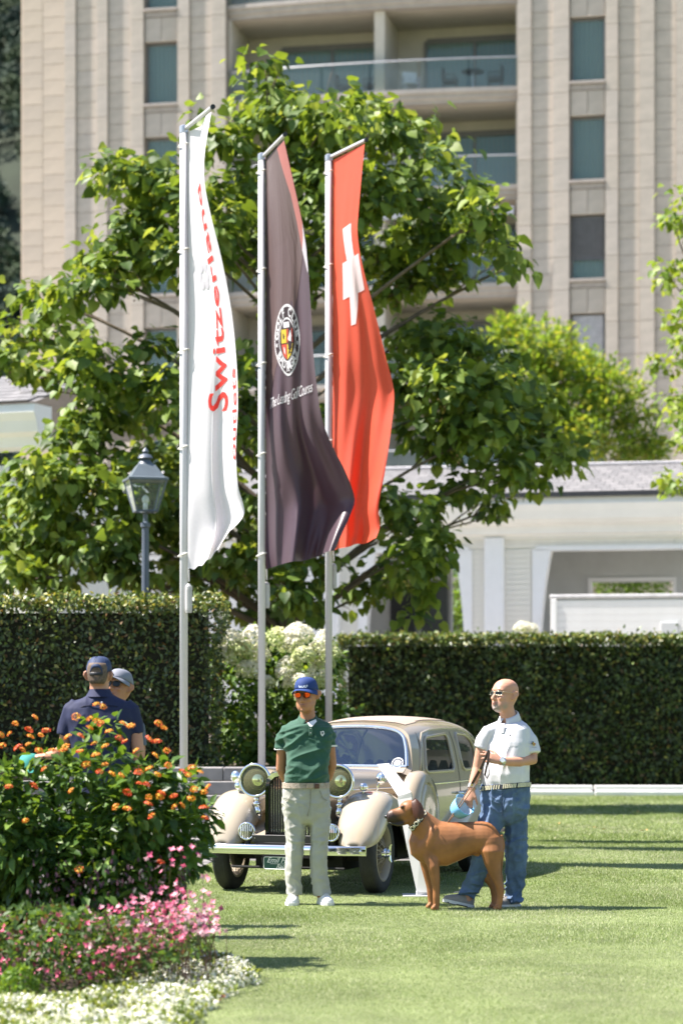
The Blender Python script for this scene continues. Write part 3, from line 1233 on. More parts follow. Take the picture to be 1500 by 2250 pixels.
    if spos:
        sp = []
        for q in spos:
            m = rs.randint(10, 20)
            L = rs.uniform(.18, .42)
            k = rs.rand(m)
            sp.append(q + np.stack([rs.normal(0, .03, m), rs.normal(0, .03, m), -k * L], 1))
        sp = np.concatenate(sp)
        n = len(sp)
        me = scatter("seed_pods", DIA_V, DIA_F, sp - bs, rs.normal(0, 1, (n, 3)) + np.array([0, 0, -1]), rs.normal(0, 1, (n, 3)), rs.uniform(.03, .06, n),
                     [M("pod_yellow", (.27, .24, .04), rough=.6, var=.3, scale=9), M("pod_brown", (.17, .10, .045), rough=.7, var=.3, scale=9)], (rs.rand(n) < .4).astype(int))
        tag(link("seed_pods", me, crown), kind="stuff")
    return t


BIG = [(583, 140, 32), (592, 195, 48), (560, 255, 62), (500, 300, 60), (430, 262, 28), (640, 265, 78), (730, 255, 72), (790, 240, 48), (690, 350, 95),
       (840, 300, 78), (905, 290, 48), (940, 345, 52), (280, 385, 62), (232, 400, 34), (345, 400, 66), (420, 440, 62), (590, 430, 105), (760, 440, 105), (900, 425, 88),
       (1000, 425, 58), (1055, 470, 62), (1110, 540, 42), (1125, 580, 26), (960, 520, 72), (870, 545, 88), (560, 545, 110), (335, 500, 78), (260, 530, 62), (205, 590, 46),
       (410, 570, 78), (460, 500, 66), (160, 640, 48), (85, 650, 40), (118, 690, 46), (240, 620, 56), (300, 580, 60), (62, 735, 48), (28, 790, 46), (140, 750, 58), (195, 815, 74), (90, 820, 52),
       (300, 850, 70), (400, 890, 86), (250, 930, 72), (180, 975, 80), (110, 1040, 76), (45, 1110, 64), (20, 1180, 55), (150, 1120, 105), (260, 1080, 100), (350, 1170, 90), (220, 1220, 100), (70, 1215, 95),
       (110, 1285, 62), (20, 1270, 56), (390, 1010, 86), (450, 1040, 70), (545, 960, 62), (640, 610, 88), (700, 540, 95), (620, 700, 44), (870, 635, 66), (955, 600, 52), (1000, 600, 34),
       (905, 745, 66), (990, 765, 82), (885, 845, 76), (985, 850, 100), (1085, 830, 82), (1140, 900, 82), (1055, 945, 98), (950, 955, 78), (1195, 985, 66), (1245, 1000, 36),
       (1120, 1030, 62), (1175, 1050, 46), (1095, 1110, 40), (1015, 1075, 46), (905, 1130, 62), (850, 1110, 58), (950, 1190, 58), (900, 1235, 66), (845, 1275, 54), (935, 1295, 44),
       (800, 1310, 34), (905, 1350, 30), (560, 1100, 56), (550, 1240, 72), (505, 1290, 62), (560, 1335, 46), (635, 1300, 72), (690, 1330, 46), (560, 1170, 62), (660, 1220, 72), (455, 1120, 62),
       (540, 800, 46), (548, 890, 56), (700, 950, 55), (640, 1010, 70), (420, 790, 46), (330, 760, 40), (310, 1270, 55), (400, 1250, 48), (700, 1100, 60), (480, 940, 60)]
tree("broadleaf_tree", (-.75, 36, .8), BIG, 36, "big spreading broad leaved tree with heart shaped leaves behind the three flags", .178,
     ((.115, .185, .032), (.155, .23, .038), (.078, .135, .027), (.20, .265, .065), (.055, .098, .025)), 300, .17, 2.0, parts=300, seeds=2, dspread=3.2)

BRIGHT = [(1120, 750, 60), (1180, 770, 62), (1230, 790, 66), (1290, 820, 66), (1340, 860, 60), (1370, 910, 56), (1400, 960, 52), (1250, 880, 95), (1160, 850, 90), (1310, 960, 90), (1220, 980, 80), (1420, 1010, 44),
          (1130, 940, 80), (1380, 1020, 50), (1440, 990, 30), (1110, 720, 34)]
tree("bright_tree", (6.1, 66, 0), [(a, b, c, RND.uniform(-1, 1)) for a, b, c in BRIGHT], 66, "rounded yellow green tree behind the pavilion roof at the right", .17,
     ((.155, .25, .03), (.12, .21, .028), (.21, .295, .04), (.08, .15, .028), (.27, .30, .05)), 460, .22, 6.0, tmpl=(OVAL_V, OVAL_F), droop=-.3, flat=1.0, tr=.42)
EDGE = [(1480, 480, 40), (1500, 440, 34), (1475, 600, 44), (1450, 625, 24), (1520, 600, 60), (1490, 700, 40), (1480, 790, 48), (1460, 805, 20), (1530, 760, 66), (1495, 880, 42), (1510, 980, 50), (1470, 905, 26), (1490, 1060, 44), (1520, 900, 70),
        (1560, 700, 90), (1570, 900, 100), (1560, 500, 80), (1580, 1080, 80)]
tree("edge_tree", (6.9, 44, 0), [(a, b, c, RND.uniform(-1, 1)) for a, b, c in EDGE], 44, "light green tree whose branch tips reach in at the right edge above the pavilion roof", .15,
     ((.17, .25, .04), (.12, .20, .03), (.22, .29, .06)), 150, .16, 5.0, droop=.5)
# greenery seen through the pavilion's openings
for (px, py, r, d, lab) in ((1008, 1330, 70, 61, "bright green shrub seen through the pavilion opening beside the dark doors"),
                            (1385, 1285, 80, 66, "dark green shrub seen through the opening at the back of the right bay")):
    c = P(px, py, d)
    tree("shrub", (c.x, d, 0), [(px - 30, py, r, .3), (px + 30, py + 10, r, -.3), (px, py - 40, r * .7, .5), (px + 5, py + 90, r, .2)], d, lab, .16,
         ((.10, .19, .03), (.14, .24, .03), (.07, .13, .025)), 260, .05, 1.6, tmpl=(OVAL_V, OVAL_F), droop=0.1)


# ---- white hydrangeas
def bloom_mesh(k):
    rs = np.random.RandomState(40 + k)
    n = 330
    d = rand_dirs(n, rs)
    d[:, 2] = np.where(d[:, 2] < -.55, -d[:, 2], d[:, 2])
    shape = np.array([.13, .13, .15 if k % 2 else .12])
    lump = 1 + .10 * np.sin(d[:, 0] * 7 + k) * np.sin(d[:, 2] * 6 + k * 2) + rs.uniform(-.06, .05, n)
    taper = 1 - .28 * (d[:, 2].clip(0, 1)) * (1 if k % 2 else .2)
    p = d * shape * lump[:, None]
    p[:, :2] *= taper[:, None]
    fl_v = [(-.5, 0, 0), (-.22, -.22, .12), (0, -.5, 0), (.22, -.22, .12), (.5, 0, 0), (.22, .22, .12), (0, .5, 0), (-.22, .22, .12), (0, 0, .2)]
    fl_f = [(8, i, (i + 1) % 8) for i in range(8)]
    ms = [M("hydrangea_white", (.84, .82, .70), rough=.7, var=.05, scale=20, transl=.35, tcol=(.9, .88, .72)),
          M("hydrangea_cream", (.78, .77, .50), rough=.7, var=.08, scale=20, transl=.35, tcol=(.7, .75, .4)),
          M("hydrangea_lime", (.50, .57, .25), rough=.7, var=.1, scale=20, transl=.25, tcol=(.6, .7, .25))]
    pk = np.zeros(n, int)
    lo = p[:, 2] < (-.02 + .05 * (k % 3))
    pk[lo] = rs.choice(3, lo.sum(), p=[.25, .45, .3])
    if k % 3 == 2:
        pk = np.minimum(2, pk + 1)
    return scatter("bloom", fl_v, fl_f, p, rand_dirs(n, rs), d + rs.normal(0, .3, (n, 3)), rs.uniform(.032, .05, n), ms, pk)


BLOOMS = [bloom_mesh(k) for k in range(6)]
hyd = empty("hydrangea_bush", (-.8, 29.7, .83), label="hydrangea bush with big white and lime flower heads between the two hedges", cat="bush")
hb0 = Vector((-.8, 29.7, .83))
pos, N, A, S, pk = [], [], [], [], []
for (px, py, r, d) in [(510, 1440, 45, 29.8), (560, 1430, 50, 29.9), (640, 1440, 60, 29.9), (700, 1450, 50, 29.9), (520, 1520, 70, 29.5), (600, 1500, 70, 29.7), (680, 1520, 70, 29.6), (560, 1590, 80, 29.3),
                       (640, 1600, 80, 29.4), (720, 1590, 70, 29.5), (520, 1650, 70, 29.2), (600, 1680, 80, 29.2), (690, 1680, 80, 29.3), (740, 1640, 40, 29.6)]:
    c = np.array(P(px, py, d)); R = r * d / FP; n = 430
    dd = rand_dirs(n); p = c + dd * R * NPR.uniform(.6, 1.05, n)[:, None]
    pos.append(p); N.append(dd + np.array([0, -.3, .5]) + NPR.normal(0, .5, (n, 3))); A.append(dd * .5 + np.array([0, -.3, -.5]) + NPR.normal(0, .5, (n, 3)))
    S.append(NPR.uniform(.08, .15, n)); pk.append(NPR.choice(4, n, p=[.4, .3, .2, .1]))
pos, N, A, S, pk = map(np.concatenate, (pos, N, A, S, pk))
tag(link("foliage", scatter("foliage", OVAL_V, OVAL_F, pos - np.array(hb0), A, N, S, leafmats("hydrangea_leaf", ((.05, .10, .02), (.08, .15, .03), (.12, .21, .03), (.2, .3, .04))), pk), hyd), kind="stuff")
hs = MB()
for (px, py) in ((500, 1440), (560, 1450), (620, 1440), (690, 1440), (540, 1560), (650, 1560), (720, 1500)):
    a = Vector((-.8 + RND.uniform(-.2, .2), 29.8, .83)); c = P(px, py, 29.75)
    hs.tube(bez(a, a.lerp(c, .5) + Vector((0, 0, .2)), c, 6), [.014, .012, .01, .008, .007, .006], 5)
hs.build("stem", MATS["bark"], hyd, world=True)
i = 0
for (px, py, s) in [(505, 1410, 1.0), (493, 1445, .9), (528, 1437, 1.15), (555, 1410, 1.1), (545, 1475, 1.0), (606, 1408, 1.0), (655, 1402, 1.25), (640, 1420, .8), (668, 1442, .9), (628, 1468, .8), (622, 1480, .6), (645, 1462, .7),
                    (700, 1430, .9), (712, 1415, .9), (715, 1460, .8), (700, 1480, .9), (660, 1500, .8), (712, 1500, .7), (640, 1500, .7), (590, 1500, .55), (728, 1440, .8), (572, 1440, .8)]:
    o = link("bloom", BLOOMS[i % 6], hyd, P(px, py, 29.02 + RND.uniform(-.12, .15)) - hb0)
    s *= 1.12
    o.scale = (s, s, s)
    o.rotation_euler = (RND.uniform(-.5, .3), RND.uniform(-.5, .5), RND.uniform(0, 6))
    if i == 4:
        pass
    i += 1
hy2 = empty("hydrangea_bloom", P(1155, 1440, 44.5), label="single white hydrangea head poking up behind the right hedge", cat="flower")
for (px, py, s) in ((1148, 1380, 1.3), (1164, 1382, 1.1)):
    o = link("bloom", BLOOMS[0], hy2, P(px, py, 44.5) - P(1155, 1440, 44.5))
    o.scale = (s, s, s * .75)
b2 = MB(); b2.tube([P(1156, 1385, 44.5), P(1158, 1440, 44.5)], .012, 6); b2.build("stem", leafmats("hydrangea_leaf", ((.05, .1, .02),))[0], hy2, world=True)

# ================================================================== FLAGS
polem = M("pole_paint", (.50, .50, .52), rough=.35, var=.03, scale=2, spec=.5)
loopm = M("loop_white", (.8, .78, .72), rough=.6, var=.03)
chrome0 = M("grey_metal", (.5, .5, .52), rough=.35, metal=.8)
blackp = M("black_plastic", (.012, .012, .013), rough=.5)


def interp(tab, y):
    if y <= tab[0][0]:
        return tab[0][1]
    n = len(tab)
    for i in range(n - 1):
        (a, va), (b, vb) = tab[i], tab[i + 1]
        if y <= b:
            t = (y - a) / (b - a)
            m0 = (vb - tab[i - 1][1]) / (b - tab[i - 1][0]) * (b - a) if i > 0 else vb - va
            m1 = (tab[i + 2][1] - va) / (tab[i + 2][0] - a) * (b - a) if i + 2 < n else vb - va
            return (2 * t ** 3 - 3 * t * t + 1) * va + (t ** 3 - 2 * t * t + t) * m0 + (3 * t * t - 2 * t ** 3) * vb + (t ** 3 - t * t) * m1
    return tab[-1][1]


class Flag:
    def __init__(self, px, d, ytop, ybot, right, arm_d, width, folds, zlift, seed):
        self.px, self.d, self.ytop, self.ybot = px, d, ytop, ybot
        self.right, self.arm_d, self.w = right, arm_d, width
        self.folds, self.zlift, self.seed = folds, zlift, seed
        self.zt = P(0, ytop, d).z
        self.zb = P(0, ybot, d).z

    def S(self, u, v):
        y = self.ytop + (self.ybot - self.ytop) * v
        pr = interp(self.right, y)
        xw = (pr - self.px) * self.d / FP
        q_ = min(1.0, abs(xw) / (self.w * 1.06))
        dep = self.w * (1 - q_ * q_) ** 1.0 * .98 + .02
        a = min(1, v * 3)
        dl = self.d - dep * u * (1 - .35 * v)
        f = self.folds(u, v)
        dl += f
        px = self.px + 9 * self.dirx(u) + (pr - self.px - 9) * self.prof(u, v)
        z = self.zt + (self.zb - self.zt) * v + self.zlift(u, v)
        return Vector(((px - 750) * dl / FP, dl, z))

    fold = 0.0

    def dirx(self, u):
        return 1.0

    def prof(self, u, v):
        if not self.fold:
            return u
        t = max(0, min(1, (.64 - v) / .26))
        t = t * t * (3 - 2 * t) * self.fold
        g = u / .30 * .58 if u < .30 else (.58 + (u - .30) / .50 * .18 if u < .80 else .76 + (u - .80) / .20 * .24)
        return u * (1 - t) + g * t

    def nrm(self, u, v):
        e = .004
        a = self.S(min(1, u + e), v) - self.S(max(0, u - e), v)
        b = self.S(u, min(1, v + e)) - self.S(u, max(0, v - e))
        n = a.cross(b)
        n.normalize()
        if n.y > 0:
            n = -n
        return n

    def on(self, u, v, h=.004):
        u = min(max(u, 0), 1)
        v = min(max(v, 0), 1)
        return self.S(u, v) + self.nrm(u, v) * h


def make_flag(fl, lab_pole, lab_flag, mat, zbase):
    base = Vector(((fl.px - 750) * fl.d / FP, fl.d, zbase))
    zt = fl.zt + .035
    pole = empty("flagpole", base, label=lab_pole, cat="flagpole", group="flagpoles in a row")
    t = MB(); t.tube([base, Vector((base.x, base.y, zt))], .040, 20); t.build("pole", polem, pole, world=True, smooth=True)
    c = MB(); c.lathe([(.043, -.05), (.045, -.02), (.044, .02), (.02, .035)], (base.x, base.y, zt)); c.build("cap", chrome0, pole, world=True, smooth=40)
    e = fl.S(1, 0)
    a0 = Vector((base.x + .02, base.y, zt)); a1 = Vector((e.x, e.y, zt + .0))
    a1 = a0 + (a1 - a0) * 1.03
    m = MB(); m.tube([a0, a1], .021, 10); m.build("arm", polem, pole, world=True, smooth=40)
    m = MB(); m.tube([a1, a1 + (a1 - a0).normalized() * .03], .024, 10); m.build("end_cap", blackp, pole, world=True)
    for v in (.03, .27, .50, .72, .965):
        z = fl.zt + (fl.zb - fl.zt) * v
        m = MB()
        m.tube([(base.x + .052 * math.cos(q * PI / 8) - .004, base.y + .052 * math.sin(q * PI / 8), z + .02 * math.cos(q * PI / 8)) for q in range(17)], .008, 6)
        m.build("loop", loopm, pole, world=True)
    f = empty("flag", fl.S(0, 1), label=lab_flag, cat="flag", group=None)
    g = MB()
    g.grid(lambda u, v: fl.S(u, v), 64, 150)
    cl = g.build("cloth", mat, f, world=True, smooth=True)
    w = MB()
    q = fl.S(0.0, 1) + Vector((.01, -.03, 0))
    w.tube([q, q + Vector((.005, 0, -.12))], .008, 6)
    w.lathe([(.012, -.14), (.034, -.17), (.036, -.20), (.036, -.40), (.03, -.43)], q, n=14)
    w.build("weight", M("weight_grey", (.45, .44, .43), rough=.6), f, world=True)
    return f


def decal(fl, f, name, bm, mat, mapuv, h=.005, maxlen=None):
    if maxlen:
        subdiv_bm(bm, maxlen)
    vs, fs = bm_data(bm)
    bm.free()
    mb = MB()
    mb.add([fl.on(*mapuv(p.x, p.y), h) for p in vs], fs)
    return mb.build(name, mat, f, world=True)


def poly_bm(poly):
    bm = bmesh.new()
    vs = [bm.verts.new((x, y, 0)) for x, y in poly]
    bm.faces.new(vs)
    bm.normal_update()
    bmesh.ops.triangulate(bm, faces=bm.faces)
    return bm


def cloth(name, col, tcol, rough=.55, sheen=0, tr=.35, spec=.4):
    return M(name, col, rough=rough, var=.03, scale=30, spec=spec, transl=tr, tcol=tcol, sheen=sheen)


# white flag
R1 = [(250, 472), (300, 463), (380, 450), (440, 450), (500, 462), (600, 488), (700, 508), (800, 519), (900, 523), (1000, 519), (1080, 523), (1130, 534), (1165, 537), (1200, 526), (1250, 500)]
F1 = Flag(404, 24.0, 290, 1252, R1, .8, .90,
          lambda u, v: .05 * math.sin(u * 7 + v * 5) * v + .10 * v * v * math.sin(u * 10 + 1.0) * u + .22 * max(0, v - .55) * math.sin((u - .55) * 12) * (1 if u > .5 else 0),
          lambda u, v: .33 * max(0, (v - .80) / .20) ** 1.6 * u ** 2 + .02 * math.sin(u * 30) * max(0, v - .9) * 5, 1)
F1.fold = 1.0
wflag = make_flag(F1, "front left white flagpole with an angled arm, holding the white flag", "white banner flag with red vertical lettering, leftmost of the three flags",
                  cloth("white_cloth", (.76, .73, .75), (.76, .72, .75)), 0.0)
redp = cloth("red_print", (.78, .055, .045), (.85, .08, .05))
tm = text_mesh("Switzerland", 1.0, align='LEFT', space=1.02, bold=.012)
w_ = max(v.co.x for v in tm.verts)
decal(F1, wflag, "lettering", tm, redp, lambda x, y: (.80 - y * .56, .648 - x / w_ * .50), maxlen=.12)
tm = text_mesh("outlets", 1.0, align='LEFT')
w_2 = max(v.co.x for v in tm.verts)
decal(F1, wflag, "lettering", tm, redp, lambda x, y: (.995 - y * .12 - .03 * (x / w_2), .765 - x / w_2 * .21), maxlen=.12)
greyp = cloth("grey_print", (.60, .585, .62), (.58, .56, .6))
for q in range(6):
    decal(F1, wflag, "emblem_petal", poly_bm([(.24 + .06 * math.cos(q * PI / 3) + .030 * math.cos(k * PI / 5), .335 + .022 * math.sin(q * PI / 3) + .012 * math.sin(k * PI / 5)) for k in range(10)]), greyp, lambda x, y: (x, y))

# dark flag
R2 = [(285, 608), (400, 636), (500, 660), (560, 672), (700, 683), (800, 689), (900, 701), (950, 713), (1000, 735), (1050, 760), (1110, 779), (1150, 770), (1200, 752), (1250, 735)]
F2 = Flag(575, 26.6, 350, 1250, R2, .9, 1.02,
          lambda u, v: .05 * math.sin(u * 9 + 2 * v) * min(1, v * 2) + .26 * max(0, v - .42) ** 1.3 * math.sin(u * 11 - v * 6) + .05 * max(0, v - .5) * math.sin(u * 27 - v * 13) + .03 * math.sin(u * 23 + 9 * v) * v,
          lambda u, v: .17 * max(0, (v - .62) / .38) ** 2.2 * u + .05 * max(0, v - .8) * math.sin(u * 9), 2)
dcl = cloth("dark_cloth", (.062, .033, .048), (.10, .052, .072), rough=.42, sheen=.12, tr=.22, spec=.5)
dflag = make_flag(F2, "middle white flagpole with an angled arm, holding the dark flag", "dark purple banner flag with a round golf club crest, middle of the three flags", dcl, .83)
brown = cloth("brown_cloth", (.095, .052, .050), (.15, .08, .075), rough=.45, sheen=.12, tr=.25, spec=.5)
pinkc = cloth("pink_band", (.52, .20, .18), (.6, .2, .18), tr=.3)
palec = cloth("pale_band", (.62, .58, .62), (.6, .55, .6), tr=.3)
bmx = poly_bm([(0.0, .004), (.62, .004), (.84, .12), (.90, .26), (.70, .36), (.4, .44), (.2, .52), (0.02, .62)])
decal(F2, dflag, "print_panel", bmx, brown, lambda x, y: (x, y), .003, .09)
bmx = poly_bm([(.62, .004), (1, .004), (1, .19), (.90, .25), (.84, .12)])
decal(F2, dflag, "print_band", bmx, pinkc, lambda x, y: (x, y), .004, .09)
bmx = poly_bm([(1, .19), (1, .30), (.985, .305), (.90, .25)])
decal(F2, dflag, "print_band", bmx, palec, lambda x, y: (x, y), .004, .09)
crest_w = cloth("crest_white", (.80, .78, .80), (.7, .68, .7))
crest_d = cloth("crest_dark", (.05, .032, .036), (.06, .04, .04))
yel = cloth("crest_yellow", (.78, .58, .06), (.8, .6, .08))
red2 = cloth("crest_red", (.70, .10, .06), (.7, .12, .08))
CU, CV, CW, CH = .47, .452, .27, .086


def egg(s, n=40):
    o = []
    for k in range(n):
        a = 2 * PI * k / n
        x, y = math.sin(a), -math.cos(a)       # y: -1 top
        if y > 0:
            x *= (1 - .32 * y ** 2.2)
            y *= 1.0
        o.append((x * s, y * s))
    return o


cm = lambda x, y: (CU + x * CW, CV + y * CH)
decal(F2, dflag, "crest_rim", poly_bm(egg(1.0)), crest_w, cm, .006, .3)
decal(F2, dflag, "crest_band", poly_bm(egg(.93)), crest_d, cm, .008, .3)
decal(F2, dflag, "crest_rim", poly_bm(egg(.63)), crest_w, cm, .010, .3)
decal(F2, dflag, "crest_field", poly_bm(egg(.58)), crest_d, cm, .012, .3)
sh = lambda x0, x1, y0, y1: [(x0, y0), (x1, y0), (x1, y1 if abs(x1) > .1 or y1 < .2 else y1), (x0, y1)]
decal(F2, dflag, "crest_quarter", poly_bm([(-.42, -.30), (-.02, -.30), (-.02, .08), (-.42, .08)]), yel, cm, .014)
decal(F2, dflag, "crest_quarter", poly_bm([(.02, -.30), (.42, -.30), (.42, .08), (.02, .08)]), red2, cm, .014)
decal(F2, dflag, "crest_quarter", poly_bm([(-.42, .11), (-.02, .11), (-.02, .55), (-.28, .42)]), red2, cm, .014)
decal(F2, dflag, "crest_quarter", poly_bm([(.02, .11), (.42, .11), (.28, .42), (.02, .55)]), yel, cm, .014)
decal(F2, dflag, "crest_beast", poly_bm([(.30, -.26), (.2, -.12), (.10, -.02), (.2, .04), (.33, .06), (.36, -.1)]), crest_w, cm, .016)
decal(F2, dflag, "crest_beast", poly_bm([(.18, .16), (.28, .22), (.22, .28), (.32, .40), (.2, .36), (.1, .42), (.16, .30), (.1, .24)]), crest_d, cm, .016)
decal(F2, dflag, "crest_beast", poly_bm([(-.3, -.22), (-.16, -.12), (-.2, -.02), (-.3, -.06)]), crest_d, cm, .016)
decal(F2, dflag, "crest_beast", poly_bm([(-.26, .16), (-.14, .24), (-.12, .40), (-.22, .34)]), crest_w, cm, .016)
decal(F2, dflag, "crest_scroll", poly_bm([(-.25, -.50), (.22, -.50), (.24, -.34), (-.24, -.34)]), crest_w, cm, .014)
for word, a0, a1, flip in (("GOLF CLUB", -78, 78, 1), ("BAD RAGAZ", -58, 58, -1)):
    for i, ch in enumerate(word):
        if ch == ' ':
            continue
        a = math.radians(a0 + (a1 - a0) * i / (len(word) - 1))
        tmm = text_mesh(ch, .34, bold=.012)
        if flip == 1:
            cx, cy, rot = .68 * math.sin(a), -.68 * math.cos(a), a
        else:
            kk = 1 - .30 * max(0, math.cos(a)) ** 2.2
            cx, cy, rot = .88 * math.sin(a) * kk, .86 * math.cos(a), -a
        decal(F2, dflag, "lettering", tmm, crest_w, lambda x, y, cx=cx, cy=cy, r=rot: cm(cx + x * math.cos(r) + y * math.sin(r), cy + x * math.sin(r) - y * math.cos(r)), .010)
for sg in (-1, 1):
    decal(F2, dflag, "crest_star", poly_bm([(sg * .79 + (.08 if k % 2 else .04) * math.cos(k * PI / 4), .1 + (.08 if k % 2 else .04) * math.sin(k * PI / 4)) for k in range(8)]), crest_w, cm, .010)
tm = text_mesh("The Leading Golf Courses", 1.0, shear=.5, align='LEFT', space=.84)
w_3 = max(v.co.x for v in tm.verts)
decal(F2, dflag, "lettering", tm, crest_w, lambda x, y: (.07 + x / w_3 * .86,   .610 - y * .036 - x / w_3 * .03), .006, .6)

# red flag with a white cross
R3 = [(300, 806), (400, 796), (500, 787), (540, 785), (600, 794), (700, 822), (800, 848), (870, 865), (950, 859), (1050, 845), (1130, 831), (1180, 834), (1210, 826)]
F3 = Flag(722, 27.8, 352, 1210, R3, .85, .97,
          lambda u, v: .045 * math.sin(u * 8 + v * 3) * min(1, v * 2) + .14 * max(0, v - .35) * math.sin(u * 9.5 - v * 5) + .03 * math.sin(u * 21 + 12 * v) * v,
          lambda u, v: .10 * max(0, (v - .7) / .3) ** 2.2 * u + .06 * max(0, v - .85) * math.sin(u * 14), 3)
rcl = cloth("red_cloth", (.82, .115, .065), (.90, .13, .06), rough=.5, tr=.45)
rflag = make_flag(F3, "rear right white flagpole with an angled arm, holding the red flag", "red banner flag with a white cross, rightmost of the three flags", rcl, .83)
wht = cloth("white_print", (.85, .82, .83), (.85, .80, .8))
cr = [(.42, .192), (.74, .188), (.80, .270), (.96, .268), (.90, .354), (.71, .357), (.53, .431), (.42, .433), (.47, .362), (.29, .366), (.37, .277), (.53, .275)]
decal(F3, rflag, "cross", poly_bm(cr), wht, lambda x, y: (x, y), .005, .05)

# ================================================================== STREET LAMP
lp0 = Vector(((320 - 750) * 30.6 / FP, 30.6, .83))
lamp = empty("street_lamp", lp0, label="old fashioned blue grey lantern on a post behind the left hedge", cat="street lamp")
lm = M("lamp_paint", (.085, .105, .135), rough=.45, var=.08, scale=6)
Z = lambda py: P(0, py, 30.6).z - .83
m = MB()
m.lathe([(.10, 0), (.10, .25), (.065, .32), (.055, .5), (.045, Z(1170)), (.045, Z(1160)), (.062, Z(1158)), (.062, Z(1150)), (.03, Z(1146)), (.03, Z(1128)), (.075, Z(1126)), (.05, Z(1122))], n=10)
m.build("post", lm, lamp, smooth=30)


def sq(w, z, r=PI / 4 + .25):
    return [Vector((w * math.cos(r + k * PI / 2) * 1.0, w * math.sin(r + k * PI / 2), z)) for k in range(4)]


wt, wb_ = .335, .185
zt_, zb_ = Z(1055), Z(1124)
m = MB()
a, b = sq(wt, zt_), sq(wb_, zb_)
for k in range(4):
    m.tube([a[k], b[k]], .012, 6)
    m.tube([a[k], a[(k + 1) % 4]], .018, 6)
    m.tube([b[k], b[(k + 1) % 4]], .014, 6)
m.build("lantern_frame", lm, lamp)
lg = glassM("lamp_glass", (.5, .52, .5), op=.07)
for k in range(4):
    m = MB()
    q = .985
    m.add([a[k] * q + Vector((0, 0, zt_ * (1 - q))), a[(k + 1) % 4] * q + Vector((0, 0, zt_ * (1 - q))), b[(k + 1) % 4] * q + Vector((0, 0, zb_ * (1 - q))), b[k] * q + Vector((0, 0, zb_ * (1 - q)))], [(0, 1, 2, 3)])
    m.build("pane", lg, lamp)
m = MB()
rr = [sq(.36, Z(1057)), sq(.36, Z(1052)), sq(.30, Z(1050)), sq(.16, Z(1024)), sq(.13, Z(1020))]
m.rings(rr)
m.build("lantern_roof", M("lamp_roof", (.12, .145, .165), rough=.4, var=.08, scale=6), lamp)
m = MB()
m.lathe([(.10, Z(1020)), (.07, Z(1012)), (.06, Z(1009)), (.10, Z(1007)), (.075, Z(1000)), (.03, Z(997)), (.045, Z(992)), (.02, Z(986)), (.0, Z(982))], n=12)
m.build("finial", lm, lamp, smooth=40)
m = MB()
m.ell((0, 0, Z(1098)), (.045, .045, .06)); m.lathe([(.03, Z(1122)), (.03, Z(1104))], n=10)
m.build("bulb", M("lamp_bulb", (.75, .73, .68), rough=.3), lamp, smooth=True)

# ================================================================== VINTAGE CAR (own frame: x forward, y to its left, z up)
TH = math.radians(20)
car = empty("vintage_car", (-.3226, 20.4, 0), -(PI / 2 + TH), label="cream and taupe vintage saloon car parked on the lawn behind the two men", cat="car")
cream = M("cream_paint", (.36, .295, .21), rough=.22, var=.015, scale=2, coat=.8, spec=.5)
creaml = M("cream_light_paint", (.42, .355, .265), rough=.2, var=.015, scale=2, coat=.8, spec=.5)
taupe = M("taupe_fabric", (.34, .27, .215), rough=.75, var=.04, scale=6, bump=.1, bscale=200)
chrome = M("chrome", (.82, .83, .85), rough=.06, metal=1.0, var=.01)
blackm = M("black_enamel", (.012, .012, .013), rough=.3, var=.1)
rubber = M("tyre_rubber", (.022, .022, .022), rough=.75, var=.2, scale=20, bump=.2, bscale=80)
under = M("underbody", (.012, .012, .012), rough=.9)
seam = M("panel_gap", (.07, .06, .05), rough=.9)


def lin(tab, x):
    """linear table lookup, keys rising"""
    if x <= tab[0][0]:
        return tab[0][1]
    for (a, va), (b, vb) in zip(tab, tab[1:]):
        if x <= b:
            t = (x - a) / (b - a)
            return va + (vb - va) * t
    return tab[-1][1]


def smo(tab, x):
    if x <= tab[0][0]:
        return tab[0][1]
    n = len(tab)
    for i in range(n - 1):
        a, va = tab[i]
        b, vb = tab[i + 1]
        if x <= b:
            t = (x - a) / (b - a)
            m0 = (vb - tab[i - 1][1]) / (b - tab[i - 1][0]) * (b - a) if i > 0 else (vb - va)
            m1 = (tab[i + 2][1] - va) / (tab[i + 2][0] - a) * (b - a) if i + 2 < n else (vb - va)
            return (2 * t ** 3 - 3 * t ** 2 + 1) * va + (t ** 3 - 2 * t ** 2 + t) * m0 + (-2 * t ** 3 + 3 * t ** 2) * vb + (t ** 3 - t ** 2) * m1
    return tab[-1][1]


# ---- cabin shell
PROF = [(.33, .60), (.45, .645), (.62, .665), (.80, .665), (.95, .650), (1.10, .622), (1.22, .592), (1.30, .562)]
TOPC = [(1.30, .562), (1.345, .538), (1.385, .49), (1.415, .42), (1.437, .31), (1.447, .2), (1.452, .10), (1.454, 0)]
HS = [(-4.0, .50), (-3.85, .62), (-3.65, .77), (-3.45, .865), (-3.2, .935), (-2.9, .978), (-2.5, 1.0), (-2.0, 1.005), (-1.6, .99), (-1.2, .962), (-1.1, .955)]
WS = [(-4.0, .55), (-3.85, .70), (-3.6, .84), (-3.3, .93), (-2.9, .985), (-2.3, 1.0), (-1.7, .975), (-1.15, .915), (-1.1, .91)]


def kx(s):
    return lin([(-2.2, 0), (-1.15, .52)], s)


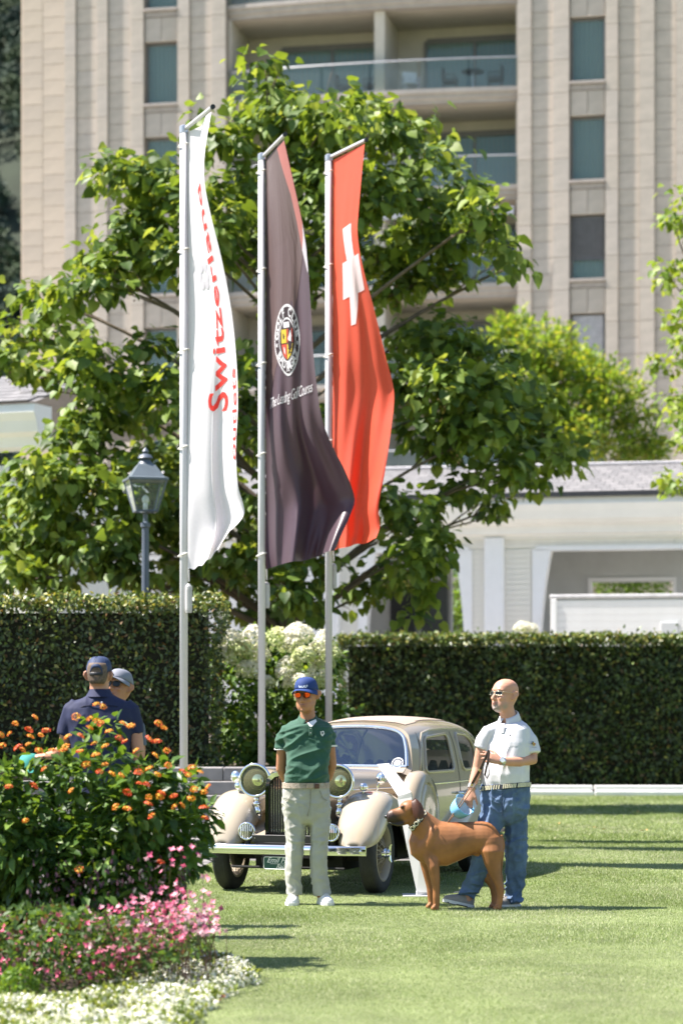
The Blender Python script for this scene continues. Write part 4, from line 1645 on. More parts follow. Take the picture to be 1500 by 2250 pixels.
NT1, NT2 = 44, 26
prof_pts = []
for i in range(NT1):
    z = .33 + (1.30 - .33) * i / (NT1 - 1)
    prof_pts.append((z, smo(PROF, z)))
for i in range(1, NT2 + 1):
    q = i / NT2 * (len(TOPC) - 1)
    j = min(int(q), len(TOPC) - 2)
    f = q - j
    tz = [(k, TOPC[k][0]) for k in range(len(TOPC))]
    ty = [(k, TOPC[k][1]) for k in range(len(TOPC))]
    prof_pts.append((smo(tz, q), smo(ty, q)))


def cab(s, z0, y0):
    hs, ws = smo(HS, s), smo(WS, s)
    z = .33 + (z0 - .33) * hs
    return Vector((s - kx(s) * max(0, z - .98), y0 * ws, z))


def cab_y(x, z):
    s = x
    for _ in range(6):
        s = x + kx(s) * max(0, z - .98)
    hs, ws = smo(HS, s), smo(WS, s)
    z0 = .33 + (z - .33) / hs
    return (smo(PROF, z0) if z0 <= 1.30 else lin(TOPC, z0)) * ws


def rrect(pts, r=.07, n=5):
    """outline with rounded corners from a corner list"""
    out = []
    m = len(pts)
    for i in range(m):
        p, a, b = Vector(pts[i]), Vector(pts[i - 1]), Vector(pts[(i + 1) % m])
        da, db = (a - p).normalized(), (b - p).normalized()
        rr = min(r, (a - p).length * .45, (b - p).length * .45)
        for k in range(n + 1):
            t = k / n
            q0, q1 = p + da * rr, p + db * rr
            out.append(q0 * (1 - t) ** 2 + p * 2 * t * (1 - t) + q1 * t ** 2)
    return out


def inside(poly, x, z):
    c = False
    n = len(poly)
    for i in range(n):
        a, b = poly[i], poly[i - 1]
        if (a[1] > z) != (b[1] > z) and x < (b[0] - a[0]) * (z - a[1]) / (b[1] - a[1]) + a[0]:
            c = not c
    return c


win_f = rrect([(-1.44, .965), (-2.20, .965), (-2.20, 1.305), (-1.60, 1.275)], .075)
win_r = rrect([(-2.44, .965), (-3.00, .965), (-2.99, 1.20), (-2.82, 1.285), (-2.44, 1.305)], .09)
win_b = [(-.34 + 0, 0)]
NS_ = 190
rows = []
for i in range(NS_):
    s = -1.15 - 2.85 * i / (NS_ - 1)
    ring = [cab(s, z, y) for z, y in prof_pts]
    ring += [Vector((p.x, -p.y, p.z)) for p in reversed(ring[:-1])]
    rows.append(ring)
nr = len(rows[0])
parts_f = {"body": [], "door": [], "door.r": [], "door2": [], "door2.r": [], "roof_panel": []}
for i in range(NS_ - 1):
    for j in range(nr - 1):
        c = (rows[i][j] + rows[i + 1][j] + rows[i][j + 1] + rows[i + 1][j + 1]) / 4
        if inside(win_f, c.x, c.z) and abs(c.y) > .3 and c.z < 1.32:
            continue
        if inside(win_r, c.x, c.z) and abs(c.y) > .3 and c.z < 1.32:
            continue
        if -3.75 < c.x < -3.15 and abs(c.y) / .34 < 1 and ((c.y / .34) ** 2 + ((c.z - 1.14) / .085) ** 2) < 1:
            continue
        k = "body"
        if .46 < c.z < 1.335 and abs(c.y) > .45:
            if -2.32 < c.x < -1.36 - .35 * max(0, c.z - .98):
                k = "door" if c.y > 0 else "door.r"
            elif -3.06 < c.x < -2.32:
                k = "door2" if c.y > 0 else "door2.r"
        if c.z > 1.3 and abs(c.y) < .40 and -2.75 < c.x < -1.52:
            k = "roof_panel"
        parts_f[k].append((i, j))


def faces_mesh(cells, lift=0):
    used = {}
    mb = MB()
    vs, fs = [], []
    for i, j in cells:
        f = []
        for a, b in ((i, j), (i, j + 1), (i + 1, j + 1), (i + 1, j)):
            key = (a, b)
            if key not in used:
                used[key] = len(vs)
                p = rows[a][b]
                vs.append(p + Vector((0, 0, lift)))
            f.append(used[key])
        fs.append(f)
    mb.add(vs, fs)
    return mb


body = faces_mesh(parts_f["body"])
bodyo = body.build("body", cream, car, smooth=True)
for k in ("door", "door2", "door.r", "door2.r"):
    d = faces_mesh(parts_f[k])
    do = d.build("door", cream, car, smooth=True)
    sg = -1 if k.endswith(".r") else 1
    xh = -2.22 if k.startswith("door.") or k == "door" else -2.50
    h = MB()
    yy = cab_y(xh, .76)
    h.tube([(xh, sg * (yy - .01), .76), (xh, sg * (yy + .045), .76)], .012, 8)
    h.tube([(xh + .01, sg * (yy + .045), .76), (xh + .11 * (1 if xh < -2.3 else -1), sg * (yy + .04), .752)], [.012, .009], 8)
    h.build("handle", chrome, do, smooth=True)
rp = faces_mesh(parts_f["roof_panel"], .006)
rp.build("roof_panel", taupe, car, smooth=True)
# panel gaps
for sg in (1, -1):
    g = MB()
    for xs in (-1.37, -2.32, -3.06):
        g.tube([(xs - .35 * max(0, z - .98) * (xs > -2), sg * (cab_y(xs - .35 * max(0, z - .98) * (xs > -2), z) - .001), z) for z in [.46 + .86 * q / 16 for q in range(17)]], .0055, 4)
    g.tube([(x, sg * (cab_y(x, .46) - .001), .46) for x in [-1.37 - 1.69 * q / 14 for q in range(15)]], .0055, 4)
    g.build("panel_gap", seam, car)
    t = MB()
    t.tube([(x, sg * (cab_y(x, .862) + .002), .862) for x in [-1.12 - 2.3 * q / 24 for q in range(25)]], [(.012, .007)] * 25, 8, side=(0, 0, 1))
    t.build("waist_strip", chrome, car, smooth=True)
    for w in (win_f, win_r):
        t = MB()
        pts = [Vector((a, sg * (cab_y(a, b) + .0), b)) for a, b in w]
        t.tube(pts + [pts[0]], .017, 8, cap=False)
        t.build("window_frame", cream, car, smooth=True)
        g = MB()
        cx_, cz_ = sum(p[0] for p in w) / len(w), sum(p[1] for p in w) / len(w)
        vs = [Vector((cx_, sg * (cab_y(cx_, cz_) - .014), cz_))] + [Vector((a, sg * (cab_y(a, b) - .014), b)) for a, b in w]
        g.add(vs, [(0, i + 1, (i + 1) % len(w) + 1) for i in range(len(w))])
        g.build("side_window", glassM("car_glass", (.02, .03, .04), op=.16), car)
    # drip rail over the side windows
    t = MB()
    t.tube([(x, sg * (cab_y(x, z) + .004), z) for x, z in ((-1.33, .99), (-1.43, 1.15), (-1.50, 1.25), (-1.60, 1.315), (-1.8, 1.342), (-2.2, 1.352), (-2.6, 1.345), (-2.9, 1.31), (-3.1, 1.22), (-3.2, 1.12))], .010, 6)
    t.build("drip_rail", creaml, car, smooth=True)
# windscreen: frame between the cabin's front ring and the opening
fr = rows[0]
lo = [p for p in fr if p.z > 1.0]
cz = 1.185
outer = lo
inner = [Vector((p.x + .01, p.y * .925, cz + (p.z - cz) * .86)) for p in lo]
w = MB()
w.add(outer + inner, [(i, i + 1, len(lo) + i + 1, len(lo) + i) for i in range(len(lo) - 1)])
b0, b1 = inner[0], inner[-1]
w.add([b0, b1, Vector((b1.x + .12, b1.y, b1.z - .05)), Vector((b0.x + .12, b0.y, b0.z - .05))], [(0, 1, 2, 3)])
w.add([outer[0], inner[0], Vector((inner[0].x + .12, inner[0].y, .97)), Vector((outer[0].x + .12, outer[0].y, .95))], [(0, 1, 2, 3)])
w.add([outer[-1], inner[-1], Vector((inner[-1].x + .12, inner[-1].y, .97)), Vector((outer[-1].x + .12, outer[-1].y, .95))], [(0, 1, 2, 3)])
w.build("windscreen_surround", cream, car, smooth=True)
loop = [p + Vector((.012, 0, 0)) for p in inner]
w = MB()
w.tube(loop + [loop[-1].lerp(loop[0], .25), loop[-1].lerp(loop[0], .5), loop[-1].lerp(loop[0], .75), loop[0]], .016, 8, cap=False)
w.build("windscreen_frame", M("frame_chrome", (.62, .68, .78), rough=.15, metal=.9), car, smooth=True)
w = MB()
n_ = len(loop)
cen = sum(loop, Vector()) / n_
w.add([cen] + loop, [(0, i + 1, (i + 1) % n_ + 1) for i in range(n_)])
ws_ = w.build("windscreen", glassM("windscreen_glass", (.03, .055, .115), op=.34), car)  # blue base colour paints in the reflected sky
# sticker and mirror on the screen
nrm = (loop[n_ // 2] - loop[0].lerp(loop[-1], .5)).normalized()
sc = loop[0].lerp(cen, .125) + Vector((.014, -.02, .0))
st = MB()
ux, uz = Vector((0, 1, 0)), nrm
ax_ = ux.cross(uz)
st.rings([[sc + (ux * math.cos(a) + uz * math.sin(a)) * r + ax_ * -.0 for a in [2 * PI * k / 28 for k in range(28)]] for r in (.054, .047)], cap=False)
st.rings([[sc + (ux * math.cos(a) + uz * math.sin(a)) * r for a in [2 * PI * k / 20 for k in range(20)]] for r in (.034, .031)], cap=False)
for k in range(22):
    a = 2 * PI * k / 22
    r = .0
for k in range(6):
    a = PI * k / 6
    d_ = (ux * math.cos(a) + uz * math.sin(a))
    e_ = (ux * -math.sin(a) + uz * math.cos(a)) * .004
    st.add([sc + d_ * .026 + e_, sc + d_ * .026 - e_, sc - d_ * .026 - e_, sc - d_ * .026 + e_], [(0, 1, 2, 3)])
st.build("sticker", M("sticker_white", (.8, .8, .8), rough=.5), ws_)
# inside: seats, wheel, dashboard, floor
leather = M("blue_leather", (.022, .030, .055), rough=.45, var=.2, scale=5)
for (xs, nm) in ((-1.95, "front_seat"), (-2.95, "rear_seat")):
    for k in range(9):
        pass
    s = MB()
    s.bbox((xs + .2, 0, .52), (.5, 1.05, .22), .05)
    s.build("seat_cushion", leather, car, smooth=40)
    for k in range(10):
        s = MB()
        y = -.48 + .107 * k
        s.tube([(xs - .02, y, .62), (xs - .10, y, .95), (xs - .12, y, 1.03)], [.055, .06, .03], 8)
        s.build("seat_back", leather, car, smooth=True)
s = MB(); s.bbox((-1.36, 0, .90), (.16, 1.02, .16), .03); s.build("dashboard", M("walnut", (.10, .045, .02), rough=.3), car)
s = MB(); s.tube([Vector((-1.58, -.30, .93)) + Vector((.08 * math.sin(a), .19 * math.cos(a), .17 * math.sin(a))) for a in [2 * PI * k / 24 for k in range(25)]], .012, 6, cap=False)
s.tube([(-1.58, -.30, .93), (-1.3, -.3, .82)], .02, 8)
s.build("steering_wheel", blackm, car, smooth=True)
s = MB(); s.box((-2.5, 0, .36), (2.6, 1.1, .04)); s.box((-3.55, 0, .55), (.05, .9, .5)); s.build("floor", under, car)
# ---- scuttle and bonnet
BW = [(-1.16, .575), (-.9, .50), (-.5, .385), (-.1, .29), (.14, .245)]
BT = [(-1.16, 1.005), (-.9, 1.012), (-.5, 1.012), (-.1, 1.005), (.14, .99)]
rr = []
for i in range(30):
    x = .14 - 1.31 * i / 29
    hw, zt = smo(BW, x), smo(BT, x)
    ring = []
    for k in range(41):
        a = PI * k / 40
        c_, s_ = math.cos(a), math.sin(a)
        e = .52
        y = hw * (abs(c_) ** e) * (1 if c_ >= 0 else -1)
        z = .83 + (zt - .83) * (abs(s_) ** .75)
        ring.append(Vector((x, y, z)))
    ring = [Vector((x, hw, .42))] + ring + [Vector((x, -hw, .42))]
    rr.append(ring)
b = MB(); b.rings(rr, cap=False, closed=False)
bo = b.build("bonnet", cream, car, smooth=35)
b = MB()
b.tube([(.14 - 1.28 * k / 12, 0, smo(BT, .14 - 1.28 * k / 12) + .001) for k in range(13)], [(.010, .005)] * 13, 6, side=(0, 1, 0))
for sg in (1, -1):
    b.tube([(.14 - 1.28 * k / 12, sg * (smo(BW, .14 - 1.28 * k / 12) + .003), .845) for k in range(13)], [(.007, .004)] * 13, 6, side=(0, 0, 1))
b.build("bonnet_strip", chrome, bo)
for sg in (1, -1):
    for k in range(20):
        x = -.22 - .040 * k
        l = MB()
        l.bbox((x, sg * (smo(BW, x) + .006), .715), (.016, .022, .165), .005, Matrix.Rotation(sg * -.4, 3, 'Z'))
        l.build("louvre", cream, bo)
# ---- radiator
g = MB()
outl = [(.255, .42), (.255, .86), (.245, .95), (.20, 1.00), (.11, 1.025), (0, 1.035)]
outl = outl + [(-a, z) for a, z in reversed(outl[:-1])]
inl = [(.222, .44), (.222, .86), (.212, .925), (.17, .965), (.09, .985), (0, .992)]
inl = inl + [(-a, z) for a, z in reversed(inl[:-1])]
n = len(outl)
rr = [[Vector((.13, a, z)) for a, z in outl], [Vector((.225, a, z)) for a, z in outl], [Vector((.24, a * .975, z - .006)) for a, z in outl], [Vector((.232, a, z)) for a, z in inl], [Vector((.18, a, z)) for a, z in inl]]
g.rings(rr, cap=False, closed=False)
gr = g.build("grille", chrome, car, smooth=50)
g = MB(); g.prism([(a, z) for a, z in inl], .165, .17, lambda a, b_, d_: (d_, a, b_)); g.build("grille_back", blackm, gr)
for k in range(19):
    y = -.205 + .0228 * k
    zt = lin([(0, .985), (.09, .978), (.17, .955), (.212, .90), (.23, .86)], abs(y))
    g = MB(); g.tube([(.205, y, .44), (.205, y, .52), (.205, y, zt)], [.0032, .0026, .0026], 6); g.tube([(.205, y, .50), (.205, y, .53)], .006, 6)
    g.build("grille_bar", chrome, gr)
g = MB(); g.lathe([(.03, 0), (.034, .02), (.02, .035), (.022, .045), (0, .05)], (.17, 0, 1.03), n=14); g.build("radiator_cap", chrome, gr, smooth=40)
# apron between grille and wings
for sg in (1, -1):
    a_ = MB()
    def apr(u, v, sg=sg):
        x = .28 - 1.0 * v
        y0, y1 = .24 if x > .0 else smo(BW, x) - .02, .42
        y = y0 + (max(y1, y0 + .05) - y0) * u
        z = .44 + .20 * math.sin(min(1, v * 1.6) * PI / 2) + .07 * (u - .3) ** 2
        return Vector((x + .02 * u, sg * y, z))
    a_.grid(apr, 10, 20)
    a_.build("apron", creaml, car, smooth=True)
# ---- front wings
ZT_ = [(-1.35, .345), (-1.15, .37), (-.95, .45), (-.75, .585), (-.55, .715), (-.35, .805), (-.15, .848), (0, .845), (.12, .80), (.22, .72), (.30, .61), (.355, .50), (.385, .41)]
ZL_ = [(-1.35, .30), (-1.0, .30), (-.75, .31), (-.58, .36), (-.45, .46), (-.30, .59), (-.15, .655), (0, .655), (.12, .585), (.22, .48), (.30, .42), (.385, .385)]
YO_ = [(-1.35, .80), (-.8, .80), (-.2, .80), (.1, .795), (.25, .77), (.33, .72), (.385, .63)]
YI_ = [(-1.35, .60), (-1.0, .58), (-.6, .42), (-.2, .36), (.1, .36), (.25, .40), (.33, .45), (.385, .54)]
for sg in (1, -1):
    f = MB()
    rr = []
    for i in range(48):
        q = i / 47
        x = .385 - 1.735 * q ** 1.25
        zt, zl, yo, yi = smo(ZT_, x), smo(ZL_, x), smo(YO_, x), smo(YI_, x)
        yc = yi + (yo - yi) * .5
        zi = max(zl, zt - .26 - .05)
        ring = []
        for k in range(13):
            a = PI / 2 * k / 12
            ring.append(Vector((x, sg * (yc + (yi - yc) * math.cos(a) ** .85), zi + (zt - zi) * math.sin(a) ** .8)))
        for k in range(1, 17):
            a = PI / 2 * k / 16
            ring.append(Vector((x, sg * (yc + (yo - yc) * math.sin(a) ** .8), zl + (zt - zl) * math.cos(a) ** .72)))
        # turned-in lip
        e = ring[-1]
        ring.append(Vector((x, e.y - sg * .03, zl - .012)))
        rr.append(ring)
    f.rings(rr, cap=False, closed=False)
    fo = f.build("front_wing", creaml, car, smooth=True)
    if True:
        so = fo.modifiers.new("thick", 'SOLIDIFY'); so.thickness = .008; so.offset = -1
    # side lamp, mirror
    l = MB()
    l.tube([(.06, sg * .56, .82), (.06, sg * .56, .872)], .012, 8)
    l.lathe([(.004, -.055), (.022, -.045), (.036, -.01), (.034, .02), (.03, .028)], (.05, sg * .56, .885), (1, 0, 0), 16)
    l.ell((.082, sg * .56, .885), (.014, .031, .031))
    l.build("side_lamp", chrome, car, smooth=True)
    l = MB()
    l.tube([(-.10, sg * .62, .84), (-.08, sg * .64, .90), (-.10, sg * .66, .945)], .009, 8)
    l.lathe([(0.0, .030), (.025, .027), (.042, .018), (.052, .002), (.05, -.006), (0, -.006)], (-.10, sg * .66, .955), (.9, -.35 * 1, .0), 24)
    l.build("wing_mirror", chrome, car, smooth=40)
    # headlamp
    hc = Vector((.14, sg * .372, .935))
    h = MB()
    h.lathe([(.002, -.17), (.05, -.16), (.10, -.10), (.128, -.03), (.136, .02)], hc, (1, 0, 0), 32, cap=False)
    ho = h.build("headlamp", chrome, car, smooth=True)
    h = MB()
    h.tube([hc + Vector((.026, .134 * math.cos(a), .134 * math.sin(a))) for a in [2 * PI * k / 40 for k in range(41)]], .0125, 8, cap=False)
    h.build("bezel", chrome, ho, smooth=True)
    h = MB()
    h.lathe([(.004, -.058), (.045, -.050), (.08, -.031), (.108, -.006), (.126, .018)], hc, (1, 0, 0), 32)
    h.build("reflector", M("reflector", (.90, .84, .50), rough=.09, metal=1.0), ho, smooth=True)
    h = MB()
    h.ell(hc + Vector((-.025, 0, 0)), (.016, .014, .014)); h.tube([hc + Vector((-.055, 0, 0)), hc + Vector((-.025, 0, 0))], .018, 12)
    for k in range(3):
        a = PI / 2 + 2 * PI * k / 3
        h.tube([hc + Vector((0, .125 * math.cos(a), .125 * math.sin(a))), hc], .004, 5)
    h.build("bulb_holder", chrome, ho, smooth=True)
    h = MB()
    h.lathe([(.0, .042), (.06, .038), (.10, .031), (.128, .022)], hc, (1, 0, 0), 32, cap=False)
    h.build("lens", glassM("lamp_lens", (.62, .60, .34), op=.16), ho, smooth=True)
    h = MB()
    h.tube([hc + Vector((-.02, 0, -.135)), hc + Vector((-.02, 0, -.19))], [.026, .02], 12)
    h.lathe([(.034, -.215), (.034, -.19), (.03, -.185)], hc + Vector((-.02, 0, 0)), n=14)
    h.tube([hc + Vector((-.02, 0, -.21)), hc + Vector((-.03, -sg * .01, -.27)), hc + Vector((-.06, -sg * .01, -.34))], [.024, .034, .012], 12)
    h.build("headlamp_bracket", chrome, car, smooth=True)
    # horn grille
    oc = Vector((.335, sg * .375, .515))
    o_ = MB(); o_.lathe([(0, -.06), (.06, -.05), (.068, 0)], oc, (1, 0, 0), 28); o_.lathe([(0, .004), (.062, .004)], oc, (1, 0, 0), 28, cap=False)
    oo = o_.build("horn_grille", blackm, car, smooth=40)
    o_ = MB(); o_.tube([oc + Vector((.004, .068 * math.cos(a), .068 * math.sin(a))) for a in [2 * PI * k / 32 for k in range(33)]], .010, 8, cap=False); o_.build("rim", chrome, oo, smooth=True)
    for k in range(7):
        y = -.048 + .016 * k
        hh = math.sqrt(.064 ** 2 - y * y)
        o_ = MB(); o_.tube([oc + Vector((.008, y, -hh)), oc + Vector((.016, y, 0)), oc + Vector((.008, y, hh))], .0042, 6); o_.build("bar", chrome, oo)
    o_ = MB(); o_.tube([oc + Vector((-.03, 0, -.07)), oc + Vector((-.03, 0, -.14))], .022, 10); o_.build("post", blackm, oo)
# ---- bumper, plates
bp = MB()
prof = [(.0, -.042), (.016, -.038), (.024, -.022), (.020, 0), (.024, .022), (.016, .038), (0, .042), (-.01, .03), (-.01, -.03)]
rr = []
for k in range(33):
    y = -.705 + 1.41 * k / 32
    x = .455 - .05 * (abs(y) / .7) ** 3
    rr.append([Vector((x + a, y, .372 + b_)) for a, b_ in prof])
bp.rings(rr)
bpo = bp.build("bumper", chrome, car, smooth=50)
for sg in (1, -1):
    for k in (0, 1):
        m_ = MB(); m_.ell((.43, sg * (.665 - .05 * k), .372), (.014, .012, .012), 10, 6); m_.build("bumper_bolt", chrome, bpo, smooth=True)
    m_ = MB(); m_.bbox((.25, sg * .30, .36), (.42, .05, .06), .01); m_.build("bumper_arm", blackm, car)
pl = MB(); pl.bbox((.43, -.02, .462), (.012, .54, .062), .004); pl.build("blank_plate", blackm, car)
pl = MB(); pl.lathe([(.006, 0), (.004, .006)], (.437, -.26, .465), (1, 0, 0), 10); pl.build("plate_screw", chrome, car)
gp = MB()
gp.prism([(a, b_) for a, b_ in rrect([(-.155, -.055), (.155, -.055), (.155, .055), (-.155, .055)], .02)], .44, .452, lambda a, b_, d_: (d_, a - .025, b_ + .262))
gpo = gp.build("green_plate", M("plate_green", (.012, .075, .055), rough=.35, var=.03), car)
rim_ = [Vector((.453, a - .025, b_ + .262)) for a, b_ in rrect([(-.150, -.050), (.150, -.050), (.150, .050), (-.150, .050)], .018)]
gp = MB(); gp.tube(rim_ + [rim_[0]], .0032, 5, cap=False); gp.build("plate_border", M("plate_white", (.8, .8, .78), rough=.4), gpo)
for txt, oy, oz, sz in (("Emil Frey", -.125, .262 + .004, .062), ("Racing", -.04, .262 - .040, .046)):
    tmm = text_mesh(txt, sz, shear=.4, align='LEFT', bold=.0006)
    vs, fs = bm_data(tmm); tmm.free()
    mb_ = MB(); mb_.add([(.4535, oy - .025 + p.x, oz + p.y) for p in vs], fs)
    # seen from the front the car's left is at the right: letters run towards +y
    mb_.build("plate_lettering", MATS["plate_white"], gpo)
gp = MB(); gp.box((.4533, -.055, .262 - .006), (.0012, .13, .003)); gp.build("plate_line", MATS["plate_white"], gpo)
# ---- wheels
wheel_paint = M("wheel_cream", (.34, .28, .20), rough=.35, var=.04, scale=6)


def wheel(x, y, sg, steer=0.0):
    w_ = empty("wheel", (x, y, .335), steer)
    w_.parent = car
    ax = (0, sg, 0)
    t = MB()
    t.lathe([(.224, -.045), (.24, -.066), (.285, -.076), (.322, -.062), (.333, -.045), (.336, -.02), (.336, .02), (.333, .045), (.322, .062), (.285, .076), (.24, .066), (.224, .045)], (0, 0, 0), ax, 56, cap=False)
    for gy in (-.036, -.018, 0, .018, .036):
        t.lathe([(.3375, gy - .0065), (.339, gy), (.3375, gy + .0065)], (0, 0, 0), ax, 56, cap=False)
    t.build("tyre", rubber, w_, smooth=40)
    r_ = MB()
    r_.lathe([(.232, -.055), (.222, -.052), (.210, -.035), (.204, -.01), (.204, .01), (.210, .035), (.222, .052), (.232, .055), (.238, .064), (.228, .068), (.214, .056), (.202, .02), (.198, 0), (.202, -.03), (.214, -.056), (.234, -.060)], (0, 0, 0), ax, 56, cap=False)
    r_.build("rim", wheel_paint, w_, smooth=40)
    s_ = MB()
    for k in range(36):
        a = 2 * PI * k / 36
        a2 = a + (.42 if k % 2 else -.42)
        hy = .075 if k % 3 else -.02
        s_.tube([(.05 * math.cos(a2), sg * hy, .05 * math.sin(a2)), (.204 * math.cos(a), sg * (.0 if k % 3 else .015), .204 * math.sin(a))], .0032, 4, cap=False)
    tag(s_.build("spokes", wheel_paint, w_), kind="stuff")
    d_ = MB()
    d_.lathe([(.0, -.02), (.145, -.03), (.155, -.05), (.15, -.07), (0, -.07)], (0, 0, 0), ax, 32)
    d_.build("brake_drum", M("drum_grey", (.05, .045, .038), rough=.6), w_, smooth=40)
    h_ = MB()
    h_.lathe([(.048, -.06), (.05, .05), (.042, .085), (.036, .09), (.04, .10), (.03, .118), (.0, .125)], (0, 0, 0), ax, 24)
    for q in (1, -1):
        h_.tube([(0, sg * .105, 0), (.0, sg * .112, q * .055), (.0, sg * .125, q * .078)], [.016, .014, .008], 8)
    h_.build("knock_off_hub", chrome, w_, smooth=40)


for (x, st) in ((0, 0.06), (-2.7, 0)):
    for sg in (1, -1):
        wheel(x, sg * .655, sg, st)
# covered spare wheel standing in the left wing
s = MB()
s.lathe([(0, .085), (.12, .09), (.20, .086), (.215, .074), (.23, .088), (.29, .082), (.33, .045), (.338, 0), (.33, -.06), (.28, -.09), (0, -.09)], (-.98, .715, .66), (.0, 1, .06), 48)
s.build("spare_wheel_cover", cream, car, smooth=40)
s = MB()
s.lathe([(0, .085), (.12, .09), (.20, .086), (.215, .074), (.23, .088), (.29, .082), (.33, .045), (.338, 0), (.33, -.06), (.28, -.09), (0, -.09)], (-.98, -.715, .66), (.0, -1, .06), 48)
s.build("spare_wheel_cover", cream, car, smooth=40)
# running boards, rear wings, chassis
for sg in (1, -1):
    r_ = MB(); r_.bbox((-1.62, sg * .72, .315), (1.0, .20, .045), .015); r_.build("running_board", creaml, car)
    r_ = MB()
    rr = []
    for i in range(40):
        q = i / 39
        x = -1.85 - 2.05 * q
        zt = .34 + .50 * max(0.0, math.sin(min(1, q) * PI)) ** .62
        zl = .31 + .10 * math.sin(q * PI)
        zt = max(zt, zl + .01)
        yi, yo = .56, .56 + .25 * max(0.0, math.sin(min(1, .12 + q * .88) * PI)) ** .35
        ring = [Vector((x, sg * yi, max(zl, zt - .05)))]
        for k in range(14):
            a = PI / 2 * k / 13
            ring.append(Vector((x, sg * (yi + (yo - yi) * math.sin(a) ** .8), zl + (zt - zl) * max(0.0, math.cos(a)) ** .75)))
        rr.append(ring)
    r_.rings(rr, cap=False, closed=False)
    r_.build("rear_wing", creaml, car, smooth=True)
c_ = MB()
c_.box((-1.7, 0, .27), (3.6, .78, .16)); c_.box((-.45, 0, .42), (1.1, .62, .3)); c_.tube([(0, -.6, .30), (0, .6, .30)], .035, 8); c_.box((.2, 0, .36), (.3, .6, .12))
c_.box((-1.0, .46, .45), (.5, .25, .4)); c_.box((-1.0, -.46, .45), (.5, .25, .4)); c_.tube([(.36, -.5, .22), (.36, .5, .22)], .012, 6); c_.tube([(-2.7, -.6, .30), (-2.7, .6, .30)], .04, 8)
c_.build("chassis", under, car)
c_ = MB(); c_.bbox((.40, .10, .20), (.02, .05, .05), .005); c_.tube([(.38, -.22, .30), (.40, -.20, .24), (.38, -.12, .22), (.36, -.1, .3)], .008, 6); c_.build("tow_fittings", blackm, car)

# ---- information stand beside the car
ib = P(935, 1968, 19.85)
ib.z = 0
sign = empty("information_stand", ib, label="white angled information stand on the lawn between the car's front wheel and the dog", cat="sign")
wpm = M("stand_white", (.56, .56, .57), rough=.35, var=.02, scale=3)
m = MB()
A0, A1 = P(915, 1962, 19.85), P(943, 1956, 19.80)
B0, B1 = P(873, 1757, 19.9), P(904, 1752, 19.80)
A0.z = .035; A1.z = .035
T = Vector((.0, .014, .0))
m.rings([[a, b, b + T, a + T] for a, b in ((A0, A1), (A0.lerp(B0, .5) + Vector((-.004, 0, 0)), A1.lerp(B1, .5) + Vector((.004, 0, 0))), (B0, B1))])
m.build("upright", wpm, sign, world=True)
m = MB()
C0, C1 = P(828, 1679, 20.12), P(854, 1677, 20.06)
T2 = Vector((.01, .0, -.016))
m.rings([[a, b, b + T2, a + T2] for a, b in ((B0, B1), (B0 + Vector((.003, -.01, .03)), B1 + Vector((-.006, -.01, .045))), (C0, C1))])
pn = m.build("reading_panel", wpm, sign, world=True)
m = MB()
for k in range(9):
    a = B0.lerp(C0, .16 + .085 * k); b = B1.lerp(C1, .16 + .085 * k)
    nn = (B1 - B0).cross(C0 - B0).normalized() * -.0025
    if nn.z < 0:
        nn = -nn
    p0, p1 = a.lerp(b, .14), a.lerp(b, .80 - .1 * (k % 3))
    e = (C0 - B0).normalized() * .0045
    m.add([p0 + nn, p1 + nn, p1 + nn + e, p0 + nn + e], [(0, 1, 2, 3)])
m.build("text_lines", M("print_grey", (.45, .45, .46), rough=.6), pn, world=True)
m = MB()
a, b = A0.lerp(B0, .86), A1.lerp(B1, .86)
for k in range(5):
    a = A0.lerp(B0, .93 - .018 * k); b = A1.lerp(B1, .93 - .018 * k)
    p0, p1 = a.lerp(b, .42), a.lerp(b, .9)
    m.add([p0 + Vector((0, -.003, 0)), p1 + Vector((0, -.003, 0)), p1 + Vector((0, -.003, .006)), p0 + Vector((0, -.003, .006))], [(0, 1, 2, 3)])
m.build("text_lines", MATS["print_grey"], sign, world=True)
m = MB(); m.bbox((ib.x - .06, ib.y + .06, .005), (.26, .26, .010), .004); m.bbox(((A0.x + A1.x) / 2, ib.y + .01, .025), (.115, .03, .05), .008); m.build("base", wpm, sign, world=True)

# ================================================================== PEOPLE
def skinm(name, col, beard=None):
    m = M(name, col, rough=.5, var=.08, scale=14, spec=.4, bump=.05, bscale=160)
    b = m.node_tree.nodes["Principled BSDF"]
    b.inputs["Subsurface Weight"].default_value = .12
    b.inputs["Subsurface Radius"].default_value = (.012, .005, .003)
    return m


